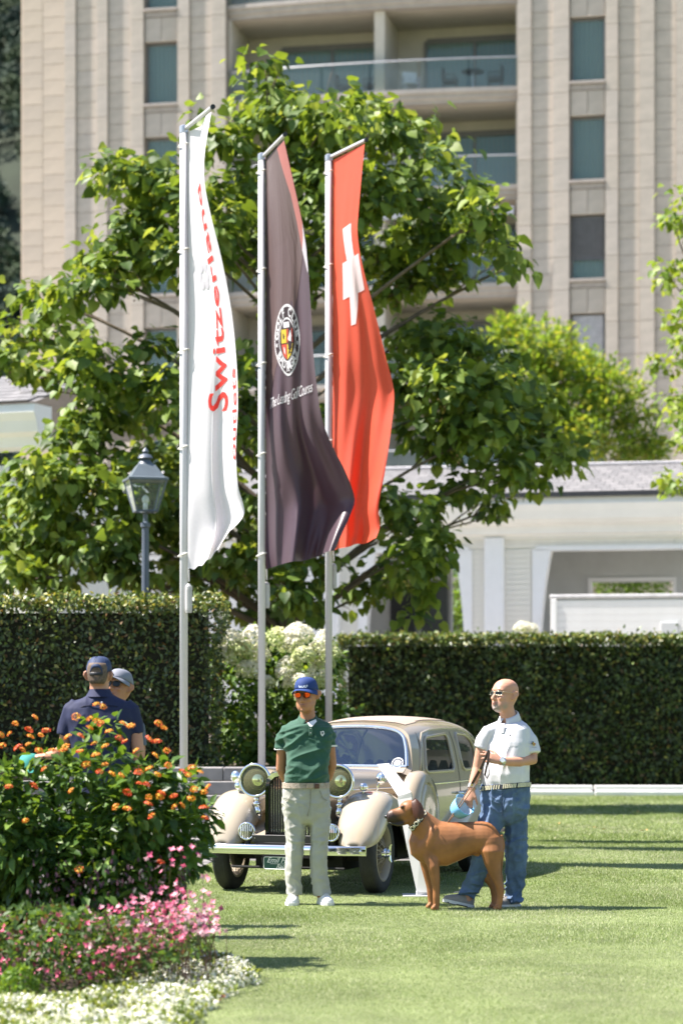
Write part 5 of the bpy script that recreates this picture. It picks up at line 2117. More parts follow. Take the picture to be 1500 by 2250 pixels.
def patch(m, pts, col):
    """blend real colour patches into a coat or skin: pts = list of (centre in object space, r0, r1)"""
    t = m.node_tree
    b = t.nodes["Principled BSDF"]
    src = b.inputs["Base Color"].links[0].from_socket
    tc = nd(t, "ShaderNodeTexCoord")
    nz = nd(t, "ShaderNodeTexNoise"); nz.inputs["Scale"].default_value = 40; nz.inputs["Detail"].default_value = 4
    t.links.new(tc.outputs["Object"], nz.inputs["Vector"])
    for c, r0, r1 in pts:
        d = nd(t, "ShaderNodeVectorMath", operation='DISTANCE')
        d.inputs[1].default_value = c
        t.links.new(tc.outputs["Object"], d.inputs[0])
        ad = nd(t, "ShaderNodeMath", operation='MULTIPLY_ADD')
        ad.inputs[1].default_value = .016
        t.links.new(nz.outputs["Fac"], ad.inputs[0])
        t.links.new(d.outputs["Value"], ad.inputs[2])
        mr = nd(t, "ShaderNodeMapRange")
        mr.inputs["From Min"].default_value = r0
        mr.inputs["From Max"].default_value = r1
        mr.inputs["To Min"].default_value = 1
        mr.inputs["To Max"].default_value = 0
        t.links.new(ad.outputs[0], mr.inputs["Value"])
        mx = nd(t, "ShaderNodeMix", data_type='RGBA')
        t.links.new(mr.outputs[0], mx.inputs["Factor"])
        t.links.new(src, mx.inputs["A"])
        mx.inputs["B"].default_value = (*col, 1)
        src = mx.outputs["Result"]
    t.links.new(src, b.inputs["Base Color"])


def ring(c, rx, ry, yaw=0.0, n=28, e=2.5, tilt=0.0, yt=0.0):
    out = []
    for k in range(n):
        a = 2 * PI * k / n
        ca, sa = math.cos(a), math.sin(a)
        x = rx * (abs(ca) ** (2 / e)) * (1 if ca >= 0 else -1)
        y = ry * (abs(sa) ** (2 / e)) * (1 if sa >= 0 else -1)
        out.append(Vector((c[0] + x * math.cos(yaw) - y * math.sin(yaw), c[1] + x * math.sin(yaw) + y * math.cos(yaw), c[2] + tilt * x + yt * y)))
    return out


class Head:
    """head frame: x to its left as seen from the front right, -y the face, z up; origin at the chin's height under the ears"""
    def __init__(self, c, yaw, pitch=0.0, roll=0.0, s=1.0):
        self.m = Matrix.Translation(c) @ Matrix.Rotation(yaw, 4, 'Z') @ Matrix.Rotation(pitch, 4, 'X') @ Matrix.Rotation(roll, 4, 'Y') @ Matrix.Scale(s, 4)

    def __call__(self, x, y, z):
        return self.m @ Vector((x, y, z))

    def add_to(self, mb, jaw=1.0, wid=1.0):
        H = self
        tab = [  # z, front y, back y, half width, exponent
            (-.012, -.060, -.02, .022, 2), (0, -.082, .0, .036 * jaw, 2.2), (.012, -.094, .02, .045 * jaw, 2.3), (.03, -.098, .045, .053 * jaw, 2.4), (.05, -.097, .065, .058 * jaw, 2.4),
            (.07, -.096, .080, .063, 2.4), (.09, -.094, .090, .067, 2.4), (.11, -.089, .097, .0705, 2.35), (.125, -.089, .100, .0725, 2.3), (.142, -.097, .102, .0745, 2.3), (.160, -.096, .102, .0755, 2.25),
            (.18, -.089, .098, .0745, 2.2), (.20, -.076, .088, .068, 2.1), (.215, -.058, .072, .057, 2), (.227, -.035, .05, .04, 2), (.233, -.012, .028, .02, 2)]
        rr = []
        for z, f, b, w, e in tab:
            yc, ry = (f + b) / 2, (b - f) / 2
            rr.append([H(p.x, p.y, p.z) for p in ring((0, yc, z), w * wid, ry, 0, 28, e)])
        mb.rings(rr)
        # nose, brow ridge, lips, chin, cheeks, ears
        mb.tube([H(0, -.088, .128), H(0, -.102, .108), H(0, -.116, .090), H(0, -.119, .080), H(0, -.100, .073)], [.008, .0105, .0125, .0125, .009], 10)
        for s in (1, -1):
            mb.ell(H(.0135 * s, -.104, .0785), (.0075, .010, .007), 8, 6)
            mb.tube([H(.012 * s, -.094, .146), H(.035 * s, -.092, .149), H(.056 * s, -.074, .142)], [.007, .0085, .006], 8)
            mb.ell(H(.040 * s, -.074, .088), (.022, .022, .020), 10, 8)
            # ear: rim and lobe
            w0 = wid * .0755 - .0755
            mb.tube([H((.074 + w0) * s, .004, .083), H((.084 + w0) * s, .014, .096), H((.096 + w0) * s, .030, .118), H((.094 + w0) * s, .030, .138), H((.084 + w0) * s, .010, .143), H((.078 + w0) * s, .0, .125)], [.009, .010, .011, .010, .009, .008], 8)
            mb.ell(H((.084 + w0) * s, .016, .112), (.007, .017, .028), 8, 8, H.m.to_3x3())
        mb.tube([H(-.024, -.090, .050), H(0, -.101, .052), H(.024, -.090, .050)], [.005, .0075, .005], 8)
        mb.tube([H(-.02, -.090, .040), H(0, -.100, .0405), H(.02, -.090, .040)], [.005, .0078, .005], 8)
        mb.ell(H(0, -.090, .010), (.020, .013, .013), 10, 8)

    def lips(self, mat, parent, name="lips"):
        m = MB()
        H = self
        m.tube([H(-.023, -.0945, .0505), H(-.01, -.1058, .0520), H(0, -.1072, .0510), H(.01, -.1058, .0520), H(.023, -.0945, .0505)], [(.0028, .002)] * 5, 8)
        m.tube([H(-.021, -.0945, .0415), H(0, -.1070, .0405), H(.021, -.0945, .0415)], [(.003, .002)] * 3, 8)
        return m.build(name, mat, parent, world=True, smooth=True)

    def cap(self, mat, parent, under=None, back_gap=False, brim=True, button=True, seam=None, tilt=0.0):
        H = self
        o = None
        m = MB()
        rr = []
        for i in range(11):
            q = i / 10
            z = .156 + .088 * math.sin(q * PI / 2) + (0 if q else -.004)
            w = max(.003, math.cos(q * PI / 2) ** .62)
            ringp = []
            for k in range(36):
                a = 2 * PI * k / 36
                zz = z + (.030 * max(0, math.sin(a)) * 0 - (.012 if math.sin(a) < 0 else .036) * math.sin(a)) * (1 - q)
                if back_gap and i < 5 and math.sin(a) > .90:
                    zz += (.046 - .010 * i) * min(1, (math.sin(a) - .90) / .05)
                ringp.append(H(.083 * w * math.cos(a), .003 + .108 * w * math.sin(a), zz))
            rr.append(ringp)
        m.rings(rr, cap=False)
        # underside lip
        c = m.build("cap", mat, parent, world=True, smooth=True)
        md = c.modifiers.new("thick", 'SOLIDIFY'); md.thickness = .003; md.offset = 1
        if brim:
            b = MB()
            def br(u, v):
                a = PI + PI * (.03 + .94 * u)
                ca, sa = math.cos(a), math.sin(a)
                out = v * .074 * max(0, -sa) ** .8
                x = .083 * ca + .012 * ca * v
                y = .003 + .108 * sa - out
                return H(x, y, .156 - .006 * v - .20 * x * x / .083 * (.4 + 1.2 * v) + .012 * (-sa))
            b.grid(br, 24, 9)
            bo = b.build("brim", [mat, under or mat], c, smooth=True)
            # keep the brim in the person's frame
            off = wloc(parent)
            bo.data.transform(Matrix.Translation(-off))
            md = bo.modifiers.new("thick", 'SOLIDIFY'); md.thickness = .004; md.offset = 0; md.material_offset_rim = 0
            md.material_offset = 0
        bt = MB()
        bt.ell(H(0, .003, .2455), (.007, .007, .004), 8, 6)
        for k in range(6):
            a = 2 * PI * k / 6 + .3
            bt.tube([H(.0835 * math.cos(q * PI / 2) ** .62 * math.cos(a), .003 + .1085 * math.cos(q * PI / 2) ** .62 * math.sin(a), .157 + .088 * math.sin(q * PI / 2)) for q in [.35, .5, .65, .8, .93]], .0012, 4)
        bto = bt.build("button", mat, c)
        bto.data.transform(Matrix.Translation(-wloc(parent)))
        if back_gap:
            st = MB()
            st.tube([H(.083 * math.cos(a), .004 + .110 * math.sin(a), .119) for a in [PI * (.32 + .36 * k / 10) for k in range(11)]], [(.0105, .003)] * 11, 8, side=(0, 0, 1))
            so = st.build("strap", M("strap_black", (.012, .013, .018), rough=.5), c)
            so.data.transform(Matrix.Translation(-wloc(parent)))
        return c

    def glasses(self, parent, framem, lensm, shape="round"):
        H = self
        f = MB()
        z0, y0 = .121, -.106
        lens = []
        for s in (1, -1):
            if shape == "round":
                o = [(s * (.033 + .0255 * math.cos(a)), z0 + .0195 * math.sin(a) + .004 * (abs(math.cos(a))) * (math.sin(a) > 0)) for a in [2 * PI * k / 22 for k in range(22)]]
            else:
                o = [(s * (.034 + .0265 * math.copysign(abs(math.cos(a)) ** .6, math.cos(a))), z0 + .0145 * math.copysign(abs(math.sin(a)) ** .6, math.sin(a))) for a in [2 * PI * k / 22 for k in range(22)]]
            pts = [H(x, y0 + .9 * x * x / .09 * .5, z) for x, z in o]
            f.tube(pts + [pts[0]], .0026 if shape == "round" else .0016, 6, cap=False)
            lens.append(pts)
            xe = s * .0615
            f.tube([H(xe, y0 + .022, z0 + .012), H(s * .0735, -.06, z0 + .012), H(s * .078, .008, z0 + .013), H(s * .078, .022, z0 + .002)], [(.0022, .0042)] * 4 if shape == "round" else .0018, 6)
        f.tube([H(-.010, y0, z0 + .008), H(0, y0 - .002, z0 + .0105), H(.010, y0, z0 + .008)], .0026, 6)
        fo = f.build("sunglasses", framem, parent, world=True, smooth=True)
        for pts in lens:
            l = MB()
            c = sum(pts, Vector()) / len(pts)
            l.add([c + (self.m.to_3x3() @ Vector((0, -.004, 0)))] + pts, [(0, i + 1, (i + 1) % len(pts) + 1) for i in range(len(pts))])
            lo = l.build("lens", lensm, fo, smooth=True)
            lo.data.transform(Matrix.Translation(-wloc(parent)))
        return fo


def hand(mb, wrist, fwd, palm_n, side, curl=(.5, .5, .5, .5), thumb=.5, s=1.0, spread=.06):
    """palm and five fingers. fwd: towards the finger tips, palm_n: out of the palm, side: +1/-1 which side the thumb is on"""
    f = Vector(fwd).normalized()
    n = Vector(palm_n); n = (n - f * n.dot(f)).normalized()
    x = f.cross(n) * side            # towards the thumb
    W = Vector(wrist)
    pt = lambda a, b, c: W + (f * a + x * b + n * c) * s
    # palm as a flat loft
    rr = []
    for a, hw, th, off in ((-.01, .027, .020, 0), (.015, .032, .019, .002), (.045, .040, .017, .002), (.075, .042, .015, .0), (.092, .038, .011, 0)):
        rr.append([pt(a, off + hw * math.cos(2 * PI * k / 16), th * math.sin(2 * PI * k / 16)) for k in range(16)])
    mb.rings(rr)
    for k, (b, L) in enumerate(((.030, .072), (.0105, .080), (-.0095, .074), (-.029, .058))):
        c = curl[k]
        p = pt(.082 - .006 * abs(k - 1), b, 0)
        d = (f + x * spread * (1.5 - k)).normalized()
        pts = [p - d * .02 * s, p]
        for j, seg in enumerate((.45, .32, .23)):
            ang = c * (1.0 if j == 0 else 1.15)
            d = (d * math.cos(ang) + n * math.sin(ang)).normalized()
            pts.append(pts[-1] + d * L * seg * s)
        mb.tube(pts, [.0098 * s, .0098 * s, .0092 * s, .0084 * s, .0064 * s], 8)
        mb.ell(pts[-1], (.0066 * s,) * 3, 8, 6)
    p = pt(.022, .026, .002)
    d = (f * .72 + x * .68 + n * .12).normalized()
    pts = [p, p + d * .032 * s]
    for seg in (.030, .026):
        d = (d * math.cos(thumb) + (f * .5 + n * .75 - x * .35).normalized() * math.sin(thumb)).normalized()
        pts.append(pts[-1] + d * seg * s)
    mb.tube(pts, [.015 * s, .0125 * s, .0108 * s, .008 * s], 8)
    mb.ell(pts[-1], (.008 * s,) * 3, 8, 6)


def wr(amp, sc, seed, dirv=(1, 1, 1)):
    dv = Vector(dirv)
    sv = Vector((seed * 3.1, seed * 1.7, seed))

    def f(p):
        q = Vector((p.x * dv.x, p.y * dv.y, p.z * dv.z)) * sc + sv
        a = noise.noise(q)
        b = noise.noise(q * 2.1 + Vector((5, 3, 1)))
        r = max(0.0, 1 - abs(a) * 2.7)
        return amp * (r ** 1.7 * 1.1 + .45 * b - .4)
    return f


def shoe(mb_u, mb_s, heel, toe, ankle_z, w=.052, lift=0.0):
    """heel, toe on the ground (world), builds upper and sole"""
    h, t = Vector(heel), Vector(toe)
    d = (t - h); L = d.length; d.normalize()
    up = Vector((0, 0, 1)); sd = d.cross(up).normalized(); up2 = sd.cross(d)
    rr, r2 = [], []
    for q, ww, hh in ((0, .55, .06), (.06, .8, .085), (.2, .86, .10), (.34, .86, .098), (.5, .92, .075), (.66, 1.0, .058), (.82, .95, .048), (.94, .7, .036), (1.0, .3, .022)):
        c = h + d * L * q
        rr.append([c + sd * w * ww * math.cos(2 * PI * k / 16) + up2 * (.018 + max(0, math.sin(2 * PI * k / 16)) ** .8 * hh if math.sin(2 * PI * k / 16) > 0 else .018 * (1 + math.sin(2 * PI * k / 16))) for k in range(16)])
        r2.append([c + sd * w * (ww * 1.05 + .03) * x + up2 * z + d * (0 if 0 < q < 1 else (.006 if q else -.006)) for x, z in ((-1, 0.0), (1, 0.0), (1.02, .024), (-1.02, .024))])
    mb_u.rings(rr)
    mb_s.rings(r2)


# ---------------------------------------------------------------- man in the green polo shirt
DG = 19.05
gp_ = lambda px, py, dy=0.0: P(px, py, DG) + Vector((0, dy, 0))
SC = DG / FP
gbase = Vector((gp_(682, 1985).x, DG, 0))
man_g = empty("person", gbase, label="man in a green polo shirt, blue cap and red mirrored sunglasses, hands behind his back", cat="person")
skin1 = skinm("skin_tanned", (.40, .185, .10))
bm_ = MB()
HG = Head(gp_(674, 1561, -.01), math.radians(-17), math.radians(5), 0, 1.07)
HG.add_to(bm_, 1.14, 1.05)
bm_.tube([gp_(676, 1592, .03), gp_(676, 1575, .025), gp_(675, 1558, .02), gp_(675, 1545, .02)], [.068, .061, .058, .058], 18)
bm_.rings([ring(gp_(a, b, dy), hw * SC * .82, hd * .80) for a, b, hw, hd, dy in
           ((676, 1586, 26, .07, .02), (676, 1597, 44, .095, .01), (676, 1615, 50, .115, 0), (675, 1650, 46, .12, -.01), (674, 1690, 46, .13, -.02), (673, 1725, 48, .13, -.01), (673, 1765, 51, .125, 0), (674, 1795, 46, .11, 0))])
for s, pts in ((1, [gp_(636, 1622), gp_(620, 1648, .03), gp_(617, 1690, .07), gp_(626, 1712, .14), gp_(645, 1730, .19)]), (-1, [gp_(712, 1620), gp_(724, 1645, .03), gp_(728, 1682, .07), gp_(721, 1708, .14), gp_(705, 1728, .19)])):
    bm_.tube(pts, [.046, .046, .042, .038, .027], 14)
    d_ = (pts[-1] - pts[-2]).normalized()
    hand(bm_, pts[-1], d_ + Vector((0, 0, -.5)), (0, 1, 0), s, (.35, .4, .45, .5), .3)
for x0, x1, x2 in ((652, 646, 646), (700, 702, 706)):
    bm_.tube([gp_(x0, 1785), gp_(x0 - 2, 1830), gp_(x1, 1878, -.01), gp_(x1, 1920, .01), gp_(x2, 1972)], [.062, .055, .046, .044, .036], 14)
bodyg = remesh(bm_, "body", skin1, .0065, 4, man_g, gbase)
shirt_g = M("green_pique", (.020, .082, .048), rough=.85, var=.08, scale=10, bump=.12, bscale=500, sheen=.15)
sh_ = MB()
sh_.rings([ring(gp_(a, b, dy), hw * SC, hd, 0, 28, 2.6, 0, (.34 if b < 1581 else .26 if b < 1586 else .15 if b < 1593 else .05 if b < 1601 else 0)) for a, b, hw, hd, dy in
           ((676, 1579, 20, .068, .028), (676, 1581, 25, .076, .025), (676, 1585, 34, .088, .02), (676, 1589, 46, .100, .014), (676, 1596, 53.5, .110, .008), (676, 1611, 55, .118, .002), (676, 1625, 55, .125, -.004), (675, 1645, 50.5, .130, -.014), (676, 1668, 47, .134, -.024),
            (675, 1690, 47, .143, -.034), (674, 1706, 48, .146, -.034), (673, 1716, 49, .143, -.03), (672, 1723, 48.5, .135, -.022))])
for s, pts in ((1, [gp_(643, 1603), gp_(630, 1606), gp_(622, 1625, .015), gp_(620, 1646, .03)]), (-1, [gp_(706, 1602), gp_(717, 1606), gp_(722, 1622, .015), gp_(723, 1639, .03)])):
    sh_.tube(pts, [(.050, .062), (.060, .063), (.060, .060), (.0565, .0565)], 16, side=(0, 0, 1))
shirtg = remesh(sh_, "shirt", shirt_g, .007, 5, man_g, gbase,
                lambda p, a=wr(.0048, 10, 1, (.8, .8, 1.5)), b=wr(.013, 5.5, 7, (1, 1, 1)): a(p) + b(Vector((p.x * .6 + p.z * .75, p.y * .6, p.z * 1.9 - p.x * .8))))
# collar, placket, white undershirt, sleeve bands, badge
co = MB()
for s in (1, -1):
    cpts = []
    for k in range(9):
        a = PI / 2 + s * (PI * .97) * k / 8 - (0)
        cpts.append((math.cos(a), math.sin(a)))
    inn = [Vector((gp_(676, 1573).x + .064 * c, DG + .028 + .068 * s2, gp_(0, 1562 + 9.5 * (1 - s2)).z)) for c, s2 in cpts]
    out_ = [Vector((gp_(676, 1573).x + .088 * c + (.0), DG + .022 + .092 * s2, gp_(0, 1573 + 10.5 * (1 - s2)).z)) for c, s2 in cpts]
    out_[-1] += Vector((-s * .030, -.020, -.020)); out_[-2] += Vector((-s * .012, -.012, -.006)); inn[-1] += Vector((-s * .004, -.012, -.004))
    co.rings([inn, [i.lerp(o, .3) + Vector((0, 0, .006)) for i, o in zip(inn, out_)], out_], cap=False, closed=False)
col_o = co.build("collar", shirt_g, man_g, world=True, smooth=True)
md = col_o.modifiers.new("t", 'SOLIDIFY'); md.thickness = .004
pk_ = MB()
yf = DG - .155
pk_.bbox((gp_(683, 0).x, DG - .128, gp_(0, 1606).z), (.030, .010, .075), .003, Matrix.Rotation(-.14, 3, 'X'))
pk_.build("placket", shirt_g, man_g, world=True)
pk_ = MB()
for py in (1600, 1610):
    pk_.ell((gp_(683, 0).x, DG - .135 - (py - 1600) * .0006, gp_(0, py).z), (.004, .002, .004), 8, 6)
pk_.build("button", M("button_pale", (.5, .5, .48), rough=.4), man_g, world=True)
us = MB()
us.add([gp_(675, 1588, -.098), gp_(694, 1580, -.078), gp_(696, 1585, -.088), gp_(686, 1596, -.121), gp_(681, 1596, -.121)], [(0, 1, 2, 3, 4)])
us.build("undershirt", M("white_cotton", (.78, .77, .78), rough=.8), man_g, world=True)
for (c, r, dy) in ((gp_(620, 1646, .03), .0565, 0), (gp_(723, 1639, .03), .0565, 0)):
    b_ = MB(); b_.tube([c + Vector((0, 0, .008)), c + Vector((0, 0, -.006))], r + .007, 24); b_.build("sleeve_band", M("band_white", (.72, .72, .70), rough=.8), man_g, world=True, smooth=40)
bd = MB()
bd.prism([(gp_(x, 0).x, gp_(0, y).z) for x, y in ((704, 1606), (707, 1607.5), (709.5, 1605), (712, 1607), (713, 1612), (708.5, 1618), (704.5, 1613))], DG - .117, DG - .110)
bd.build("badge", M("band_white", (.72, .72, .70)), man_g, world=True)
bd = MB()
bd.prism([(gp_(x, 0).x, gp_(0, y).z) for x, y in ((706, 1608.5), (711, 1608.5), (708.5, 1614))], DG - .1185, DG - .116)
bd.build("badge_mark", M("badge_dark", (.01, .03, .02)), man_g, world=True)
# trousers and belt
trou_g = M("beige_chino", (.40, .395, .35), rough=.85, var=.06, scale=8, bump=.1, bscale=400)


def trousers(mat, top, legs, parent, base, seed, voxel=.0075, amp=.006):
    m = MB()
    m.rings(top)
    for pts, rad in legs:
        m.tube(pts, rad, 18)
    w1, w2, w3 = wr(amp * 1.0, 9, seed, (1, 1, 1.2)), wr(amp * 2.3, 7.0, seed + 3), wr(amp * 1.9, 5, seed + 9, (1.5, 1.5, .45))
    def fold(p):
        g = min(1, max(0, (.34 - p.z) / .22)) + .8 * max(0, 1 - abs(p.z - .50) / .16) + .7 * max(0, 1 - abs(p.z - .80) / .14)
        sgn = 1 if p.x > 0 else -1
        return w1(p) + w3(p) + w2(Vector((p.x * .7 + p.z * .6 * sgn, p.y * .7, p.z * 1.9 - p.x * .9 * sgn))) * g
    return remesh(m, "trousers", mat, voxel, 5, parent, base, fold)


tg = trousers(trou_g, [ring(gp_(a, b, dy), hw * SC, hd, 0, 28, 2.5) for a, b, hw, hd, dy in
                       ((672, 1718, 50, .138, -.022), (672, 1730, 50.5, .138, -.016), (672, 1750, 53, .140, -.006), (673, 1770, 54.5, .138, 0), (674, 1786, 54, .130, 0), (675, 1796, 50, .118, 0), (675, 1806, 40, .095, 0), (675, 1813, 22, .06, 0))],
              [([gp_(651, 1782), gp_(649, 1815, -.005), gp_(647, 1850, -.01), gp_(645, 1882, -.012), gp_(644, 1915, .0), gp_(645, 1945, .008), gp_(646, 1967, .01)], [(.094, .108), (.088, .10), (.076, .086), (.069, .076), (.065, .072), (.064, .071), (.066, .076)]),
               ([gp_(700, 1782), gp_(703, 1815, -.005), gp_(702, 1850, -.01), gp_(700, 1882, -.012), gp_(701, 1915, .0), gp_(704, 1945, .008), gp_(707, 1968, .01)], [(.094, .108), (.088, .10), (.076, .086), (.069, .076), (.066, .073), (.066, .073), (.070, .078)])],
              man_g, gbase, 2, amp=.0048)


def belt(mat, rg, h, parent, name="belt"):
    b = MB()
    n = len(rg)
    c = sum(rg, Vector()) / n
    o = [c + (p - c) * 1.03 for p in rg]
    b.rings([[p + Vector((0, 0, h)) for p in rg], [p + Vector((0, 0, h)) for p in o], [p - Vector((0, 0, h)) for p in o], [p - Vector((0, 0, h)) for p in rg]], cap=False)
    return b.build(name, mat, parent, world=True, smooth=40)


bmat = M("woven_belt", (.40, .33, .26), rough=.8, var=.25, scale=60, bump=.5, bscale=160)
bg_ = ring(gp_(672, 1725, -.021), 50.5 * SC, .141, 0, 40, 2.5)
bl = belt(bmat, bg_, .021, man_g)
bk_ = MB(); bk_.bbox(gp_(682, 1725, -.176), (.052, .012, .044), .004); bk_.build("buckle", M("buckle_tan", (.36, .28, .20), rough=.4), man_g, world=True)
bk_ = MB(); bk_.bbox(gp_(697, 1726, -.167), (.036, .012, .036), .004, Matrix.Rotation(.2, 3, 'Z')); bk_.build("belt_tip", M("leather_brown", (.10, .035, .018), rough=.4), man_g, world=True)
fl_ = MB()
fl_.tube([gp_(683, 1734, -.166), gp_(683, 1752, -.158), gp_(680, 1775, -.148), gp_(676, 1792, -.13)], .0035, 6)
for s in (1, -1):
    fl_.build("seam", M("chino_seam", (.27, .26, .21), rough=.9), man_g, world=True)
    fl_ = MB()
    fl_.tube([gp_(673 + s * 30, 1736, -.148), gp_(673 + s * 36, 1752, -.142), gp_(673 + s * 46, 1758, -.108)], .003, 6)
fl_.build("seam", M("chino_seam", (.27, .26, .21), rough=.9), man_g, world=True)
shoeu = M("white_shoe", (.78, .77, .75), rough=.55, var=.05, scale=20)
soleu = M("white_sole", (.72, .71, .69), rough=.6)
for (h, t) in ((gp_(646, 1984, .09), gp_(640, 1984, -.16)), (gp_(706, 1984, .06), gp_(724, 1984, -.14))):
    h.z = t.z = 0
    u_, s_ = MB(), MB()
    shoe(u_, s_, h, t, .1, .050)
    so = u_.build("shoe", shoeu, man_g, world=True, smooth=True)
    sl = s_.build("sole", soleu, so)
    sl.data.transform(Matrix.Translation(-gbase))
    lc = MB()
    d_ = (t - h).normalized(); sd_ = d_.cross(Vector((0, 0, 1)))
    for q in (.42, .5, .58, .66):
        c = h + (t - h) * q + Vector((0, 0, .105 - .075 * (q - .3)))
        lc.tube([c - sd_ * .02, c + Vector((0, 0, .004)), c + sd_ * .02], .003, 5)
    lo = lc.build("laces", M("lace", (.6, .6, .58), rough=.8), so)
    lo.data.transform(Matrix.Translation(-gbase))
HG.lips(M("lip_tone", (.30, .12, .09), rough=.5), man_g)
capb = M("royal_blue_cloth", (.008, .034, .15), rough=.8, var=.08, scale=12)
cpg = HG.cap(capb, man_g, under=M("cap_under", (.008, .03, .06), rough=.8))
tmm = text_mesh("GOLF", .026, bold=.0008)
vs, fs = bm_data(tmm); tmm.free()
m = MB(); m.add([HG(.090 * math.sin(p.x / .085 + .1), .003 - .1125 * math.cos(p.x / .085 + .1) + (p.y) * .35, .178 + p.y * .95) for p in vs], fs)
lt = m.build("lettering", M("thread_pale", (.55, .62, .68), rough=.7), cpg); lt.data.transform(Matrix.Translation(-gbase))
HG.glasses(man_g, M("tortoise", (.03, .012, .008), rough=.25), M("red_mirror_lens", (.85, .10, .02), rough=.08, metal=.85))
# grey hair below the cap at the temples and back
hr = MB()
for s in (1, -1):
    hr.ell(HG(.072 * s, .022, .142), (.010, .034, .026), 12, 8, HG.m.to_3x3())
hr.rings([[HG(p.x, p.y, p.z) for p in ring((0, .055, z), w, .05, 0, 20)] for z, w in ((.07, .050), (.10, .068), (.13, .075), (.155, .074))])
hr.build("hair", M("grey_hair", (.30, .29, .28), rough=.7, var=.3, scale=60), man_g, world=True, smooth=True)

# ---------------------------------------------------------------- bald man in the white polo shirt
DB = 18.75
bp_ = lambda px, py, dy=0.0: P(px, py, DB) + Vector((0, dy, 0))
SB = DB / FP
bbase = Vector((bp_(1095, 1990).x, DB, 0))
man_b = empty("person", bbase, label="bald man in a white polo shirt and blue jeans walking the brown dog", cat="person")
skin2 = skinm("skin_fair", (.52, .27, .18))
bm_ = MB()
YB = math.radians(-50)
HB = Head(bp_(1106, 1563, .0), YB, math.radians(-6), 0, 1.08)
HB.add_to(bm_, 1.10, 1.04)
bm_.tube([bp_(1120, 1597, .03), bp_(1118, 1582, .02), bp_(1113, 1563, .01), bp_(1110, 1550)], [.072, .064, .06, .06], 18)
TYB = math.radians(-32)
bm_.rings([ring(bp_(a, b, dy), hw * .82, hd * .80, TYB) for a, b, hw, hd, dy in
           ((1117, 1590, .09, .07, .02), (1114, 1602, .165, .09, .01), (1111, 1620, .19, .115, 0), (1109, 1660, .175, .125, -.01), (1109, 1700, .17, .13, -.01), (1110, 1740, .17, .125, 0), (1110, 1780, .17, .12, 0))])
LA = [bp_(1146, 1622, .015), bp_(1166, 1640, -.03), bp_(1167, 1668, -.06), bp_(1135, 1673, -.16), bp_(1094, 1671, -.24)]
bm_.tube(LA, [.050, .050, .047, .042, .028], 14)
hand(bm_, LA[-1], Vector((-1, -.12, .34)), Vector((-.1, .9, -.45)), -1, (.10, .16, .26, .42), .25, 1.02, .09)
RA = [bp_(1078, 1622, -.02), bp_(1056, 1648, -.02), bp_(1048, 1688, -.02), bp_(1040, 1712, -.05), bp_(1034, 1735, -.08)]
bm_.tube(RA, [.046, .046, .041, .036, .027], 14)
hand(bm_, RA[-1], Vector((-.35, -.12, -1)), Vector((.5, .8, .1)), 1, (.5, .6, .65, .7), .35, 1.02)
for pts in ([bp_(1128, 1775, .02), bp_(1131, 1820, .02), bp_(1133, 1870, .02), bp_(1131, 1930, .03), bp_(1126, 1985, .05)], [bp_(1085, 1775, -.02), bp_(1070, 1825, -.06), bp_(1058, 1872, -.1), bp_(1038, 1930, -.06), bp_(1025, 1978, -.05)]):
    bm_.tube(pts, [.066, .058, .048, .044, .036], 14)
bodyb = remesh(bm_, "body", skin2, .006, 4, man_b, bbase)
mou = HB(0, -.095, .03) - bbase
patch(skin2, [(HB(.0, -.085, .012) - bbase, .042, .066), (HB(.05, -.045, .03) - bbase, .014, .050), (HB(-.05, -.045, .03) - bbase, .014, .050)], (.29, .225, .195))
white_p = M("white_pique", (.62, .61, .63), rough=.85, var=.03, scale=10, bump=.1, bscale=500)
sh_ = MB()
sh_.rings([ring(bp_(a, b, dy), hw, hd, TYB, 28, 2.5, 0, (.36 if b < 1583 else .26 if b < 1586 else .14 if b < 1595 else .05 if b < 1604 else 0)) for a, b, hw, hd, dy in
           ((1118, 1582, .072, .068, .028), (1118, 1584, .090, .078, .025), (1117, 1587, .122, .088, .02), (1115, 1592, .158, .098, .014), (1113, 1600, .184, .110, .008), (1111, 1616, .194, .122, .002), (1110, 1630, .198, .130, -.006), (1110, 1645, .196, .136, -.012), (1109, 1675, .190, .146, -.02),
            (1109, 1700, .190, .152, -.026), (1110, 1716, .188, .150, -.02), (1110, 1727, .182, .142, -.012))])
sh_.tube([bp_(1134, 1604, .02), bp_(1148, 1607, .015), bp_(1161, 1629, -.015), bp_(1167, 1657, -.045)], [(.052, .066), (.064, .07), (.07, .07), (.072, .070)], 16, side=(0, 0, 1))
sh_.tube([bp_(1086, 1604, -.01), bp_(1073, 1608, -.02), bp_(1062, 1625, -.02), bp_(1055, 1644, -.02)], [(.048, .06), (.058, .062), (.060, .060), (.058, .058)], 16, side=(0, 0, 1))
shirtb = remesh(sh_, "shirt", white_p, .007, 5, man_b, bbase,
                lambda p, a=wr(.0035, 8, 4, (.9, .9, .8)), b=wr(.008, 4.5, 6): a(p) + b(Vector((p.x * 1.3 - p.z * .5, p.y * 1.2, p.z * .7 + p.x * .5))) * (1.0 if p.z < 1.25 else .5))
co = MB()
cc = bp_(1118, 1569, .024)
Rz = Matrix.Rotation(TYB, 3, 'Z')
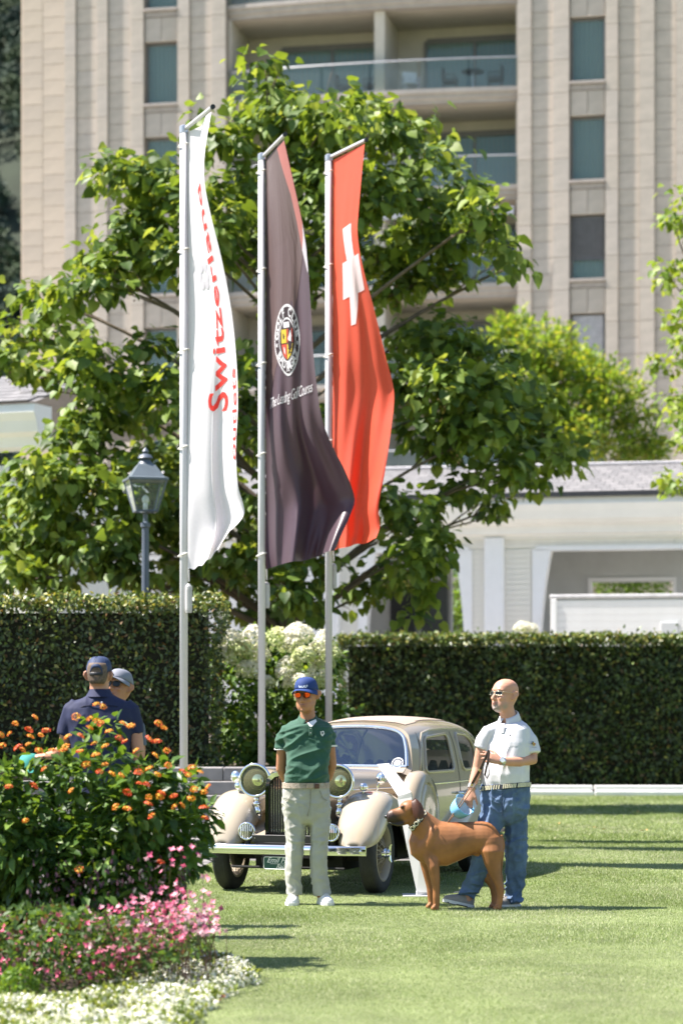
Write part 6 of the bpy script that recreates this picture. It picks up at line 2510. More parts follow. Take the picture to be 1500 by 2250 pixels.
for s in (1, -1):
    cp = [(math.cos(PI / 2 + s * PI * .97 * k / 8), math.sin(PI / 2 + s * PI * .97 * k / 8)) for k in range(9)]
    inn = [cc + Rz @ Vector((.067 * c, .069 * t, .032 * t + .0)) for c, t in cp]
    out_ = [cc + Rz @ Vector((.096 * c, .096 * t, -.022 - .036 * (1 - t))) for c, t in cp]
    out_[-1] += Rz @ Vector((-s * .030, -.018, -.020)); out_[-2] += Rz @ Vector((-s * .012, -.010, -.006))
    co.rings([inn, [i.lerp(o, .3) + Vector((0, 0, .008)) for i, o in zip(inn, out_)], out_], cap=False, closed=False)
col_o = co.build("collar", white_p, man_b, world=True, smooth=True)
md = col_o.modifiers.new("t", 'SOLIDIFY'); md.thickness = .004
pk_ = MB()
pk_.bbox(bp_(1102, 1600, -.104), (.03, .008, .075), .003, Matrix.Rotation(TYB, 3, 'Z') @ Matrix.Rotation(-.22, 3, 'X'))
pk_.build("placket", white_p, man_b, world=True)
for nm, c, mt in (("shirt_emblem", bp_(1117, 1616, -.142), "navy_thread"),):
    e_ = MB(); e_.prism([(c.x + a * .010, c.z + b * .014) for a, b in ((-.3, -1), (.2, -.9), (.3, -.2), (.7, .4), (.1, 1), (-.2, .3), (-.6, -.1))], c.y - .006, c.y + .014)
    e_.build(nm, M(mt, (.012, .018, .05), rough=.7), man_b, world=True)
sl_c = bp_(1169, 1634, -.105)
for a, b, r, colr, nm in ((0, .006, .007, (.65, .42, .05), "orange_thread"), (.011, .0, .006, (.5, .10, .04), "rust_thread"), (-.011, .002, .006, (.12, .11, .12), "dark_thread"), (.004, -.010, .006, (.65, .45, .06), "orange_thread"), (-.004, .015, .005, (.12, .11, .12), "dark_thread")):
    e_ = MB(); e_.prism([(sl_c.x + a + r * math.cos(2 * PI * k / 8), sl_c.z + b + r * math.sin(2 * PI * k / 8)) for k in range(8)], sl_c.y, sl_c.y + .03)
    e_.build("sleeve_emblem", M(nm, colr, rough=.7), man_b, world=True)
tmm = text_mesh("GOLF CLUB", .008)
vs, fs = bm_data(tmm); tmm.free()
e_ = MB(); e_.add([(sl_c.x + p.x, sl_c.y - .001, sl_c.z - .030 + p.y) for p in vs], fs); e_.build("sleeve_lettering", MATS["dark_thread"], man_b, world=True)
denim = M("blue_denim", (.065, .115, .215), rough=.85, var=.22, scale=7, bump=.25, bscale=420, col2=(.11, .175, .29))
tb = trousers(denim, [ring(bp_(a, b, dy), hw, hd, TYB, 28, 2.5) for a, b, hw, hd, dy in
                      ((1110, 1724, .184, .142, -.012), (1110, 1738, .190, .146, -.006), (1109, 1756, .194, .148, 0), (1108, 1776, .194, .142, 0), (1108, 1790, .184, .128, 0), (1108, 1802, .15, .10, 0), (1108, 1811, .09, .06, 0))],
              [([bp_(1130, 1782, .02), bp_(1133, 1815, .015), bp_(1134, 1850, .01), bp_(1134, 1885, .012), bp_(1132, 1920, .03), bp_(1130, 1950, .04), bp_(1127, 1980, .05)], [.106, .098, .088, .080, .076, .073, .074]),
               ([bp_(1088, 1782, -.02), bp_(1076, 1815, -.05), bp_(1066, 1850, -.09), bp_(1056, 1880, -.11), bp_(1044, 1915, -.09), bp_(1034, 1942, -.07), bp_(1026, 1966, -.05)], [.104, .096, .086, .078, .074, .071, .070])],
              man_b, bbase, 5, amp=.0082)
bg_ = ring(bp_(1110, 1728, -.012), .187, .147, TYB, 40, 2.5, tilt=.10)
bgo = belt(M("belt_navy", (.02, .025, .04), rough=.7), bg_, .019, man_b)
tl = MB()
cc_ = sum(bg_, Vector()) / 40
for k in range(80):
    a = bg_[k // 2].lerp(bg_[(k // 2 + 1) % 40], (k % 2) * .5)
    q = cc_ + (a - cc_) * 1.033
    d_ = (bg_[(k // 2 + 1) % 40] - bg_[k // 2]).normalized()
    if k % 9 == 8:
        continue
    tl.bbox(q, (.0085, .006, .033), .001, Matrix.Rotation(math.atan2(d_.y, d_.x), 3, 'Z') @ Matrix.Rotation(.2, 3, 'Y'))
tlo = tl.build("belt_pattern", M("belt_cream", (.62, .58, .42), rough=.7), bgo); tlo.data.transform(Matrix.Translation(-bbase))
sm = MB()
for s_pts in ([bp_(1098, 1740, -.155), bp_(1099, 1765, -.15), bp_(1101, 1790, -.13)], [bp_(1076, 1742, -.10), bp_(1082, 1752, -.13), bp_(1090, 1748, -.15)], [bp_(1128, 1740, -.135), bp_(1138, 1752, -.12), bp_(1154, 1750, -.08)]):
    sm = MB()
    sm.tube(s_pts, .003, 6)
    sm.build("seam", M("denim_seam", (.03, .055, .11), rough=.9), man_b, world=True)
gshoe = M("grey_trainer", (.255, .235, .215), rough=.8, var=.1, scale=40, bump=.2, bscale=300)
gsole = M("trainer_sole", (.62, .61, .60), rough=.6)
bsole = M("trainer_tread", (.015, .015, .016), rough=.7)
for (h, t, tz) in ((bp_(1036, 1990, -.03), bp_(972, 1990, -.10), .055), (bp_(1140, 1990, .07), bp_(1078, 1990, -.01), 0)):
    h.z = 0.0; t.z = tz
    u_, s_ = MB(), MB()
    shoe(u_, s_, h, t, .1, .050)
    so = u_.build("shoe", gshoe, man_b, world=True, smooth=True)
    sl = s_.build("sole", gsole, so); sl.data.transform(Matrix.Translation(-bbase))
    d_ = (t - h).normalized(); sd_ = d_.cross(Vector((0, 0, 1))).normalized()
    tr_ = MB()
    tr_.rings([[h + d_ * (t - h).length * q + sd_ * w_ * x + Vector((0, 0, z)) for x, z in ((-1, -.004), (1, -.004), (1, .006), (-1, .006))] for q, w_ in ((0, .03), (.2, .046), (.6, .054), (.9, .045), (1, .02))])
    to = tr_.build("tread", bsole, so); to.data.transform(Matrix.Translation(-bbase))
    lc = MB()
    for q in (.40, .47, .54, .61):
        c = h + (t - h) * q + Vector((0, 0, .110 - .09 * (q - .36)))
        lc.tube([c - sd_ * .022, c + Vector((0, 0, .004)), c + sd_ * .022], .0035, 5)
    lo = lc.build("laces", M("lace_pale", (.5, .48, .46), rough=.8), so); lo.data.transform(Matrix.Translation(-bbase))
HB.lips(M("lip_tone2", (.36, .14, .11), rough=.5), man_b)
HB.glasses(man_b, M("gold_frame", (.62, .55, .42), rough=.25, metal=.8), M("dark_lens", (.012, .014, .012), rough=.22, spec=.35), "rect")
w_ = MB()
wc = LA[-1].lerp(LA[-2], .10)
ad = (LA[-2] - LA[-1]).normalized()
w_.tube([wc - ad * .014, wc + ad * .014], .034, 20)
wo = w_.build("watch", M("watch_strap", (.45, .45, .46), rough=.3, metal=.8), man_b, world=True, smooth=40)
w_ = MB(); w_.lathe([(0, .0), (.021, 0), (.021, .010), (.017, .013)], wc + Vector((0, -.029, .008)), (0.05, -1, .18), 20); a_ = w_.build("watch_case", M("watch_steel", (.7, .7, .72), rough=.15, metal=1), wo, smooth=40); a_.data.transform(Matrix.Translation(-bbase))
w_ = MB(); w_.lathe([(0, .0140), (.0165, .0140)], wc + Vector((0, -.029, .008)), (0.05, -1, .18), 20, cap=False); a_ = w_.build("dial", M("dial_white", (.75, .76, .78), rough=.3), wo); a_.data.transform(Matrix.Translation(-bbase))
w_ = MB(); c0 = RA[-1].lerp(RA[-2], .35); ad = (RA[-2] - RA[-1]).normalized(); w_.tube([c0 - ad * .016, c0 + ad * .016], .0345, 18); w_.build("wristband", M("wristband_grey", (.28, .29, .30), rough=.6), man_b, world=True, smooth=40)

# blue cap held in his right hand
hc0 = bp_(1012, 1772, -.13)
capo = empty("sun_cap", hc0, label="light blue cap held low in the bald man's hand behind the dog's back", cat="cap")
lb = M("light_blue_cloth", (.16, .42, .66), rough=.75, var=.08, scale=14)
lbi = M("cap_lining", (.55, .66, .75), rough=.8)
m = MB()
zc_ = Vector((-.66, .42, -.62)).normalized()
yc_ = Vector((.70, -.25, .66)); yc_ = (yc_ - zc_ * yc_.dot(zc_)).normalized()
xc_ = yc_.cross(zc_)
Rc = Matrix((xc_, yc_, zc_)).transposed()
rr = []
for i in range(10):
    q = i / 9
    w = max(.02, math.cos(q * PI / 2) ** .6)
    rr.append([hc0 + Rc @ Vector((.082 * w * math.cos(2 * PI * k / 28), .100 * w * math.sin(2 * PI * k / 28), -.02 + .105 * math.sin(q * PI / 2))) for k in range(28)])
m.rings(rr, cap=False)
c_ = m.build("crown", [lb, lbi], capo, world=True, smooth=True)
md = c_.modifiers.new("t", 'SOLIDIFY'); md.thickness = .003; md.material_offset = 1
m = MB()
def brm(u, v):
    a = PI * (.02 + .96 * u)
    x, y = .083 * math.cos(a), .101 * math.sin(a)
    o = .085 * v * math.sin(a) ** .7
    return hc0 + Rc @ Vector((x * (1 + .1 * v), y + o, -.02 + .01 * v - 2.2 * x * x * (1 + v) + .01))
m.grid(brm, 24, 8)
c_ = m.build("brim", lb, capo, world=True, smooth=True)
md = c_.modifiers.new("t", 'SOLIDIFY'); md.thickness = .004
# leash
ls = MB()
lp_ = [bp_(1069, 1647, -.27), bp_(1052, 1685, -.26), bp_(1033, 1720, -.22), bp_(1012, 1755, -.20), bp_(990, 1790, -.18), bp_(976, 1812, -.16), bp_(955, 1802, -.10), bp_(936, 1790, -.02)]
leash = empty("leash", lp_[0], label="dark brown leather leash looped over the bald man's hand down to the dog", cat="leash")
lm_ = M("leash_leather", (.045, .022, .014), rough=.5, var=.15)
ls.tube(lp_[:3], [(.0105, .003)] * 3, 8, side=(.85, 0, .5))
ls.build("strap", lm_, leash, world=True)
ls = MB(); ls.tube(lp_[2:], [.0045] * 6, 8); ls.tube([p + Vector((.028 * (i < 4) * (1 - i * .25) + .004, .006, .004 * i)) for i, p in enumerate(lp_[2:6])], .0042, 8); ls.build("cord", M("leash_tan", (.20, .12, .075), rough=.6), leash, world=True)
ls = MB(); ls.tube([lp_[0] + Vector((0, -.0, .0)), bp_(1066, 1672, -.28), bp_(1060, 1700, -.27), bp_(1064, 1708, -.27), bp_(1069, 1700, -.27), bp_(1068, 1672, -.28), bp_(1071, 1650, -.27)], [(.008, .0025)] * 7, 8, side=(1, 0, 0)); ls.build("hand_loop", lm_, leash, world=True)
ls = MB(); ls.tube([bp_(1050, 1688, -.268), bp_(1047, 1692, -.268)], .012, 8); ls.tube([bp_(1033, 1720, -.228), bp_(1031, 1725, -.228)], .011, 8); ls.build("clasp", M("brass", (.45, .32, .12), rough=.3, metal=1), leash, world=True)

# ---------------------------------------------------------------- man in navy seen from behind, and the man facing him
DN = 16.4
np_ = lambda px, py, dy=0.0: P(px, py, DN) + Vector((0, dy, 0))
SNv = DN / FP
nbase = Vector((np_(222, 2000).x, DN, 0))
man_n = empty("person", nbase, label="man in a navy polo shirt and navy cap seen from behind the flowering bush", cat="person")
skin3 = skinm("skin_ruddy", (.50, .25, .165))
bm_ = MB()
HN = Head(np_(218, 1522, -.01), math.radians(180 - 6), math.radians(4), 0, 1.0)
HN.add_to(bm_, 1.08)
bm_.tube([np_(221, 1550, .0), np_(219, 1530), np_(218, 1510), np_(218, 1495)], [.072, .066, .064, .06], 18)
bm_.rings([ring(np_(a, b), hw * SNv * .88, hd * .9) for a, b, hw, hd in ((221, 1533, 30, .07), (222, 1550, 66, .10), (222, 1575, 68, .115), (223, 1620, 62, .12), (224, 1680, 58, .125), (224, 1740, 60, .13), (224, 1790, 58, .12))])
NA = [np_(166, 1572), np_(149, 1605, 0), np_(140, 1645, .03), np_(120, 1658, .12), np_(97, 1662, .2)]
bm_.tube(NA, [.05, .05, .044, .038, .027], 14)
hand(bm_, NA[-1], (-1, .3, -.05), (0, .2, -1), 1, (.3, .35, .4, .45), .3)
NB = [np_(282, 1572), np_(297, 1605), np_(303, 1650, .0), np_(300, 1690, .03), np_(296, 1735, .05)]
bm_.tube(NB, [.05, .05, .045, .038, .027], 14)
hand(bm_, NB[-1], (0, .2, -1), (-1, 0, 0), 1, (.4, .45, .5, .5), .3)
for x in (195, 252):
    bm_.tube([np_(x, 1780), np_(x, 1900), np_(x - 2, 2035)], [.07, .055, .038], 12)
remesh(bm_, "body", skin3, .007, 4, man_n, nbase)
navy = M("navy_pique", (.011, .016, .055), rough=.8, var=.1, scale=10)
sh_ = MB()
sh_.rings([ring(np_(a, b), hw * SNv, hd, 0, 28, 2.6) for a, b, hw, hd in ((220, 1526, 26, .07), (221, 1533, 40, .082), (221, 1543, 62, .098), (222, 1557, 76, .112), (222, 1578, 78, .125), (222, 1610, 72, .130), (223, 1650, 66, .132), (224, 1700, 62, .135), (224, 1750, 64, .14), (224, 1768, 64, .14))])
sh_.tube([np_(172, 1550), np_(158, 1562), np_(149, 1590), np_(144, 1616)], [.06, .064, .062, .058], 16)
sh_.tube([np_(274, 1550), np_(287, 1562), np_(296, 1590), np_(299, 1612)], [.06, .064, .062, .058], 16)
remesh(sh_, "shirt", navy, .0075, 5, man_n, nbase, lambda p, a=wr(.005, 8, 14, (1.4, 1, .6)): a(p))
co = MB()
rr = [ring(np_(220, y), r, r * 1.05, 0, 28, 2) for y, r in ((1514, .068), (1518, .074), (1531, .098))]
co.rings(rr, cap=False); co.build("collar", navy, man_n, world=True, smooth=True)
tg_ = MB(); tg_.bbox(np_(227, 1547, -.105), (.011, .006, .034), .002, Matrix.Rotation(.1, 3, 'Y')); tg_.build("neck_tag", M("tag_white", (.72, .70, .72)), man_n, world=True)
ym = MB(); ym.tube([np_(160, 1562, -.07), np_(190, 1551, -.105), np_(222, 1549, -.11), np_(255, 1551, -.105), np_(284, 1560, -.07)], .0022, 5); ym.build("yoke_seam", M("navy_seam", (.006, .008, .02), rough=.9), man_n, world=True)
trousers(M("grey_trousers", (.10, .11, .13), rough=.85, var=.1), [ring(np_(a, b), hw * SNv, hd, 0, 24, 2.5) for a, b, hw, hd in ((224, 1762, 61, .135), (224, 1790, 62, .135), (224, 1815, 58, .12))],
         [([np_(194, 1805), np_(193, 1900), np_(192, 2025)], [.095, .075, .07]), ([np_(253, 1805), np_(254, 1900), np_(254, 2025)], [.095, .075, .07])], man_n, nbase, 8, .011)
for x in (192, 254):
    h, t = np_(x, 2050, -.08), np_(x, 2050, .18); h.z = t.z = 0
    u_, s_ = MB(), MB(); shoe(u_, s_, h, t, .1); so = u_.build("shoe", gshoe, man_n, world=True, smooth=True); sl = s_.build("sole", gsole, so); sl.data.transform(Matrix.Translation(-nbase))
HN.cap(M("navy_cloth", (.018, .035, .095), rough=.7, var=.12, scale=14), man_n, back_gap=True)
hr = MB(); hr.rings([[HN(p.x, p.y, p.z) for p in ring((0, .048, z), w, .058, 0, 20)] for z, w in ((.055, .046), (.08, .060), (.11, .069), (.14, .072), (.17, .070), (.195, .06))])
hr.build("hair", M("brown_hair", (.12, .08, .055), rough=.7, var=.35, scale=70), man_n, world=True, smooth=True)
lan = MB(); lan.tube([np_(285, 1632, -.05), np_(284, 1650, -.05), np_(282, 1680, -.05), np_(280, 1706, -.05)], [(.006, .002)] * 4, 6); lan.build("lanyard", M("lanyard_pattern", (.5, .48, .42), rough=.6, var=.7, scale=60), man_n, world=True)
gc0 = np_(56, 1676, .24)
gcap = empty("sun_cap", gc0, label="teal cap in the outstretched hand of the man in navy", cat="cap")
m = MB(); m.rings([[gc0 + Vector((.085 * math.cos(q * PI / 2) ** .6 * math.cos(2 * PI * k / 20) + .004 * k * 0, .1 * math.cos(q * PI / 2) ** .6 * math.sin(2 * PI * k / 20), -.05 + .11 * math.sin(q * PI / 2))) for k in range(20)] for q in (0, .2, .4, .6, .8, .95)], cap=False)
m.build("crown", M("teal_cloth", (.03, .25, .21), rough=.8), gcap, world=True, smooth=True)
m = MB(); m.grid(lambda u, v: gc0 + Vector((.087 * math.cos(PI * u), -.10 * math.sin(PI * u) - .07 * v * math.sin(PI * u), -.05 - .02 * v)), 16, 5); m.build("brim", MATS["teal_cloth"], gcap, world=True, smooth=True)

DC = 17.2
cp_ = lambda px, py, dy=0.0: P(px, py, DC) + Vector((0, dy, 0))
SCn = DC / FP
cbase = Vector((cp_(250, 2000).x, DC, 0))
man_c = empty("person", cbase, label="person in a grey cap and dark sunglasses, mostly hidden behind the man in navy", cat="person")
bm_ = MB()
HC = Head(cp_(259, 1546, 0), math.radians(-28), math.radians(-14), 0, 1.0)
HC.add_to(bm_)
bm_.tube([cp_(256, 1575), cp_(257, 1555), cp_(259, 1535)], [.062, .058, .056], 16)
bm_.rings([ring(cp_(a, b), hw * SCn * .88, hd * .88) for a, b, hw, hd in ((254, 1565, 24, .07), (252, 1585, 52, .10), (250, 1630, 50, .11), (248, 1700, 46, .115), (248, 1770, 48, .12), (248, 1800, 46, .11))])
for sgn in (-1, 1):
    pts = [cp_(250 + sgn * 52, 1592), cp_(250 + sgn * 58, 1650, -.02), cp_(250 + sgn * 56, 1690, -.06), cp_(250 + sgn * 44, 1700, -.2)]
    bm_.tube(pts, [.048, .043, .037, .025], 12)
    hand(bm_, pts[-1], (-.3 * sgn, -1, 0), (0, 0, -1), -sgn, (.4,) * 4, .3)
    bm_.tube([cp_(248 + sgn * 24, 1790), cp_(248 + sgn * 24, 1900), cp_(248 + sgn * 24, 2020)], [.07, .055, .038], 12)
remesh(bm_, "body", skin1, .008, 4, man_c, cbase)
sh_ = MB()
sh_.rings([ring(cp_(a, b), hw * SCn, hd) for a, b, hw, hd in ((255, 1566, 24, .07), (253, 1578, 46, .095), (251, 1595, 56, .11), (250, 1640, 54, .122), (248, 1700, 51, .128), (248, 1770, 54, .135))])
for sgn in (-1, 1):
    sh_.tube([cp_(250 + sgn * 40, 1582), cp_(250 + sgn * 52, 1598), cp_(250 + sgn * 57, 1640, -.01)], [.055, .058, .055], 14)
remesh(sh_, "shirt", M("slate_shirt", (.10, .12, .16), rough=.8, var=.1), .009, 4, man_c, cbase)
trousers(MATS["grey_trousers"], [ring(cp_(248, b), hw * SCn, .13) for b, hw in ((1764, 52), (1795, 52), (1812, 48))], [([cp_(224, 1800), cp_(224, 1900), cp_(224, 2015)], [.09, .072, .068]), ([cp_(272, 1800), cp_(272, 1900), cp_(272, 2015)], [.09, .072, .068])], man_c, cbase, 12, .012)
for x in (224, 272):
    h, t = cp_(x, 2050, .08), cp_(x, 2050, -.18); h.z = t.z = 0
    u_, s_ = MB(), MB(); shoe(u_, s_, h, t, .1); so = u_.build("shoe", gshoe, man_c, world=True, smooth=True); sl = s_.build("sole", gsole, so); sl.data.transform(Matrix.Translation(-cbase))
HC.lips(MATS["lip_tone"], man_c)
HC.cap(M("grey_cloth", (.19, .20, .24), rough=.8, var=.08), man_c)
HC.glasses(man_c, M("black_frame", (.012, .012, .012), rough=.3), MATS["dark_lens"])

# ---------------------------------------------------------------- dog
DD = 18.6
dp = lambda px, py, dy=0.0: P(px, py, DD) + Vector((0, dy, 0))
SD = DD / FP
dbase = Vector((dp(1010, 2000).x, DD, 0))
dog = empty("dog", dbase, label="large short haired red brown dog standing sideways on the lawn in a studded collar", cat="dog")
coat = M("dog_coat", (.275, .112, .038), rough=.5, var=.24, scale=5, spec=.45, bump=.05, bscale=420)
dm = MB()


def trunk(pts):
    rr = []
    for px, py, hh, hd, tl in pts:
        c = dp(px, py)
        rr.append([c + Vector((-tl * math.sin(2 * PI * k / 28) * hh * SD, hd * math.cos(2 * PI * k / 28), hh * SD * math.sin(2 * PI * k / 28))) for k in range(28)])
    dm.rings(rr)


trunk([(910, 1856, 12, .045, -.3), (917, 1855, 26, .08, -.3), (928, 1853, 38, .100, -.25), (944, 1853, 47, .115, -.15), (962, 1853, 50, .122, 0), (982, 1854, 48, .122, 0), (1002, 1850, 44, .116, 0), (1022, 1845.5, 39, .106, 0), (1042, 1841.5, 36, .100, 0),
       (1058, 1841, 36.5, .104, 0), (1069, 1841.5, 36, .105, 0), (1079, 1843.5, 33.5, .102, 0), (1087, 1846.5, 29, .092, 0), (1094, 1850, 23, .076, 0), (1099, 1853, 15.5, .055, 0), (1102, 1855.5, 7, .03, 0)])
for sy in (-1, 1):
    dm.ell(dp(947, 1842, sy * .088), (.055, .034, .105), 16, 10, Matrix.Rotation(.25, 3, 'Y'))
    dm.ell(dp(1078, 1858, sy * .070), (.085, .046, .105), 16, 10, Matrix.Rotation(-.15, 3, 'Y'))
dm.tube([dp(934, 1812), dp(922, 1830), dp(914, 1850), dp(917, 1872), dp(930, 1890)], [(.05, .05), (.062, .068), (.058, .078), (.055, .075), (.03, .05)], 18, side=(1, 0, 0))
# neck and head
dm.tube([dp(948, 1838), dp(936, 1823, -.01), dp(925, 1808, -.02), dp(915, 1796, -.03), dp(905, 1787, -.035)], [(.150, .105), (.122, .092), (.100, .080), (.086, .072), (.075, .066)], 22, side=(.6, 0, .6))
dy = -.04
dm.ell(dp(899, 1778, dy), (.080, .070, .072), 20, 14, Matrix.Rotation(.2, 3, 'Y'))
dm.tube([dp(896, 1785, dy), dp(884, 1788, dy - .01), dp(873, 1791, dy - .015), dp(862, 1794, dy - .02), dp(853, 1796, dy - .022), dp(849, 1796, dy - .022)], [(.068, .060), (.062, .052), (.058, .046), (.055, .042), (.048, .037), (.030, .026)], 18, side=(0, 0, 1))
dm.tube([dp(897, 1800, dy), dp(884, 1806, dy - .01), dp(872, 1809, dy - .015), dp(860, 1807, dy - .02)], [(.034, .045), (.027, .036), (.022, .030), (.014, .022)], 14, side=(0, 0, 1))
for s in (1, -1):
    dm.ell(dp(884, 1771, dy + s * .046), (.022, .016, .014), 10, 8)
# legs: shoulder, elbow, wrist, paw / thigh, stifle, hock, paw
for yo, a in ((-.085, [(945, 1834), (944, 1854), (946, 1880), (951, 1903), (955, 1930), (957, 1955), (957, 1972), (957, 1990), (956, 2000)]), (.085, [(940, 1834), (937, 1854), (936, 1880), (938, 1903), (942, 1930), (946, 1955), (947, 1970), (948, 1986), (947, 1996)])):
    dm.tube([dp(x, y, yo * (1 if i > 2 else .75)) for i, (x, y) in enumerate(a)], [(.05, .028), (.080, .046), (.066, .045), (.047, .040), (.037, .033), (.028, .027), (.029, .028), (.025, .025), (.030, .030)], 16, side=(1, 0, 0))
    px, py = a[-1]
    for k in range(4):
        t0 = dp(px - 1, py + 2, yo + (k - 1.5) * .019)
        t1 = dp(px - 9 + abs(k - 1.5) * 1.5, py + 8, yo + (k - 1.5) * .022)
        t0.z = max(t0.z, .03); t1.z = .014
        dm.tube([t0, t0.lerp(t1, .6) + Vector((0, 0, .006)), t1], [.016, .016, .013], 8)
        dm.ell(t1, (.014, .013, .013), 8, 6)
for yo, a in ((-.075, [(1079, 1832), (1079, 1846), (1079, 1870), (1080, 1894), (1086, 1919), (1094, 1942), (1097, 1955), (1096, 1972), (1093, 1990), (1091, 1999)]), (.075, [(1074, 1832), (1072, 1846), (1064, 1870), (1057, 1893), (1065, 1920), (1078, 1941), (1085, 1953), (1086, 1970), (1086, 1986), (1084, 1995)])):
    dm.tube([dp(x, y, yo * (1 if i > 1 else .7)) for i, (x, y) in enumerate(a)], [(.05, .025), (.086, .050), (.090, .058), (.066, .048), (.046, .037), (.031, .027), (.031, .026), (.024, .023), (.024, .023), (.028, .027)], 16, side=(1, 0, 0))
    dm.tube([dp(a[5][0] + 4, a[5][1] - 8, yo), dp(a[6][0] + 5, a[6][1] - 2, yo), dp(a[6][0] + 3, a[6][1] + 6, yo)], [.014, .018, .014], 8)
    px, py = a[-1]
    for k in range(4):
        t0 = dp(px - 1, py + 2, yo + (k - 1.5) * .018)
        t1 = dp(px - 8 + abs(k - 1.5) * 1.5, py + 8, yo + (k - 1.5) * .021)
        t0.z = max(t0.z, .03); t1.z = .013
        dm.tube([t0, t0.lerp(t1, .6) + Vector((0, 0, .005)), t1], [.015, .015, .012], 8)
        dm.ell(t1, (.013, .012, .012), 8, 6)
# tail between the hind legs, sheath
dm.tube([dp(1096, 1836), dp(1102, 1856), dp(1101, 1885), dp(1099, 1915, -.0), dp(1103, 1938, -.0), dp(1106, 1950, -.0)], [.030, .024, .018, .014, .011, .006], 10)
dm.tube([dp(1040, 1872), dp(1050, 1878), dp(1056, 1886)], [.022, .026, .018], 10)
dm.ell(dp(1063, 1884), (.022, .02, .03), 10, 8)
remesh(dm, "body", coat, .0055, 5, dog, dbase, lambda p, a=wr(.0025, 6, 3, (1, 1, .7)): a(p))
rel = lambda v: tuple(v - dbase)
patch(coat, [(rel(dp(860, 1803, dy - .03)), .060, .105), (rel(dp(850, 1797, dy - .02)), .055, .085), (rel(dp(878, 1811, dy - .05)), .034, .06)], (.028, .014, .010))
patch(coat, [(rel(dp(1107, 1952, -.02)), .05, .09), (rel(dp(882, 1772, dy - .06)), .014, .030)], (.035, .017, .012))
patch(coat, [(rel(dp(1003, 1806, 0)), .035, .07), (rel(dp(1025, 1805, 0)), .03, .06), (rel(dp(1047, 1804, 0)), .02, .05)], (.22, .06, .02))
earm = M("dog_ear", (.075, .022, .007), rough=.5, var=.2, scale=12, bump=.1, bscale=200)
for s in (-1, 1):
    e = MB()
    y = dy + s * .070
    rows_ = []
    for q, (px, py, w, dd) in enumerate([(910, 1756, 7, -.008), (913, 1762, 11, .008), (916, 1773, 13, .020), (918, 1785, 13, .026), (919, 1796, 10.5, .026), (920, 1804, 5, .022)]):
        rows_.append([dp(px - w + 2 * w * k / 8, py + 2 * math.sin(k), y + s * dd - s * .012 * math.sin(PI * k / 8) * -1) for k in range(9)])
    e.rings(rows_, cap=False, closed=False)
    eo = e.build("ear", earm, dog, world=True, smooth=True)
    md = eo.modifiers.new("t", 'SOLIDIFY'); md.thickness = .009; md.offset = 0
    md = eo.modifiers.new("s", 'SUBSURF'); md.levels = 1; md.render_levels = 2
blk_ = M("dog_black", (.010, .009, .009), rough=.3, spec=.6)
e = MB(); e.ell(dp(848.5, 1793.5, dy - .022), (.018, .021, .016), 14, 10); e.build("nose", blk_, dog, world=True, smooth=True)
for s in (-1, 1):
    e = MB(); e.ell(dp(881.5, 1772.5, dy + s * .054), (.0095, .008, .0085), 12, 8); e.build("eye", M("dog_eye", (.03, .012, .006), rough=.08, spec=.8), dog, world=True, smooth=True)
e = MB(); e.tube([dp(853, 1806, dy - .048), dp(864, 1808.5, dy - .056), dp(876, 1811, dy - .060), dp(885, 1807, dy - .060)], .0042, 6); e.build("lip_line", blk_, dog, world=True, smooth=True)
# collar: leather band round the neck with rings and studs
c0, c1 = dp(929, 1787, -.02), dp(906, 1816, -.05)
cen = (c0 + c1) / 2
ax1 = (c1 - c0) / 2 * 1.30
ax2 = Vector((0, .112, 0))
nn = ax1.cross(ax2).normalized()
cpts = [cen + ax1 * math.cos(a) + ax2 * math.sin(a) for a in [2 * PI * k / 40 for k in range(41)]]
e = MB()
rr = []
for p in cpts[:40]:
    o = (p - cen).normalized()
    rr.append([p + nn * .021 + o * .001, p + nn * .021 + o * .007, p - nn * .021 + o * .007, p - nn * .021 + o * .001])
e.rings(rr + [rr[0]], cap=False)
coll = e.build("collar", M("collar_black", (.02, .018, .016), rough=.45), dog, world=True)
brass = M("brass", (.45, .32, .12), rough=.3, metal=1)
pale = M("collar_pale", (.62, .58, .45), rough=.4)
for k in range(22, 40, 1):
    a = 2 * PI * k / 40
    p = cen + ax1 * math.cos(a) + ax2 * math.sin(a)
    o = (p - cen).normalized()
    m = MB()
    if k % 4 == 0:
        m.tube([p + o * .009 + (nn * math.cos(b) + ax1.normalized().cross(nn) * 0 + (o.cross(nn)) * math.sin(b)) * .0145 for b in [2 * PI * q / 16 for q in range(17)]], .0035, 6, cap=False)
        x = m.build("ring", pale, coll)
    elif k % 4 == 2:
        t_ = o.cross(nn)
        m.add([p + o * .009 + nn * .015, p + o * .009 + t_ * .013, p + o * .009 - nn * .015, p + o * .009 - t_ * .013, p + o * .013], [(0, 1, 4), (1, 2, 4), (2, 3, 4), (3, 0, 4)])
        x = m.build("stud", pale, coll)
    else:
        m.ell(p + o * .008 + nn * .012, (.003,) * 3, 8, 6); m.ell(p + o * .008 - nn * .012, (.003,) * 3, 8, 6)
        x = m.build("rivet", brass, coll)
    x.data.transform(Matrix.Translation(-dbase))

# ================================================================== FLOWER BED
bed = MB()
def bed_edge(y):
    # right hand limit of the planted bed at distance y
    return lin([(9.5, -1.25), (11.99, -.76), (12.9, -.62), (13.73, -.51), (14.55, -.50), (15.0, -.66), (15.6, -.9), (16.2, -1.3), (16.6, -2.2)], y)


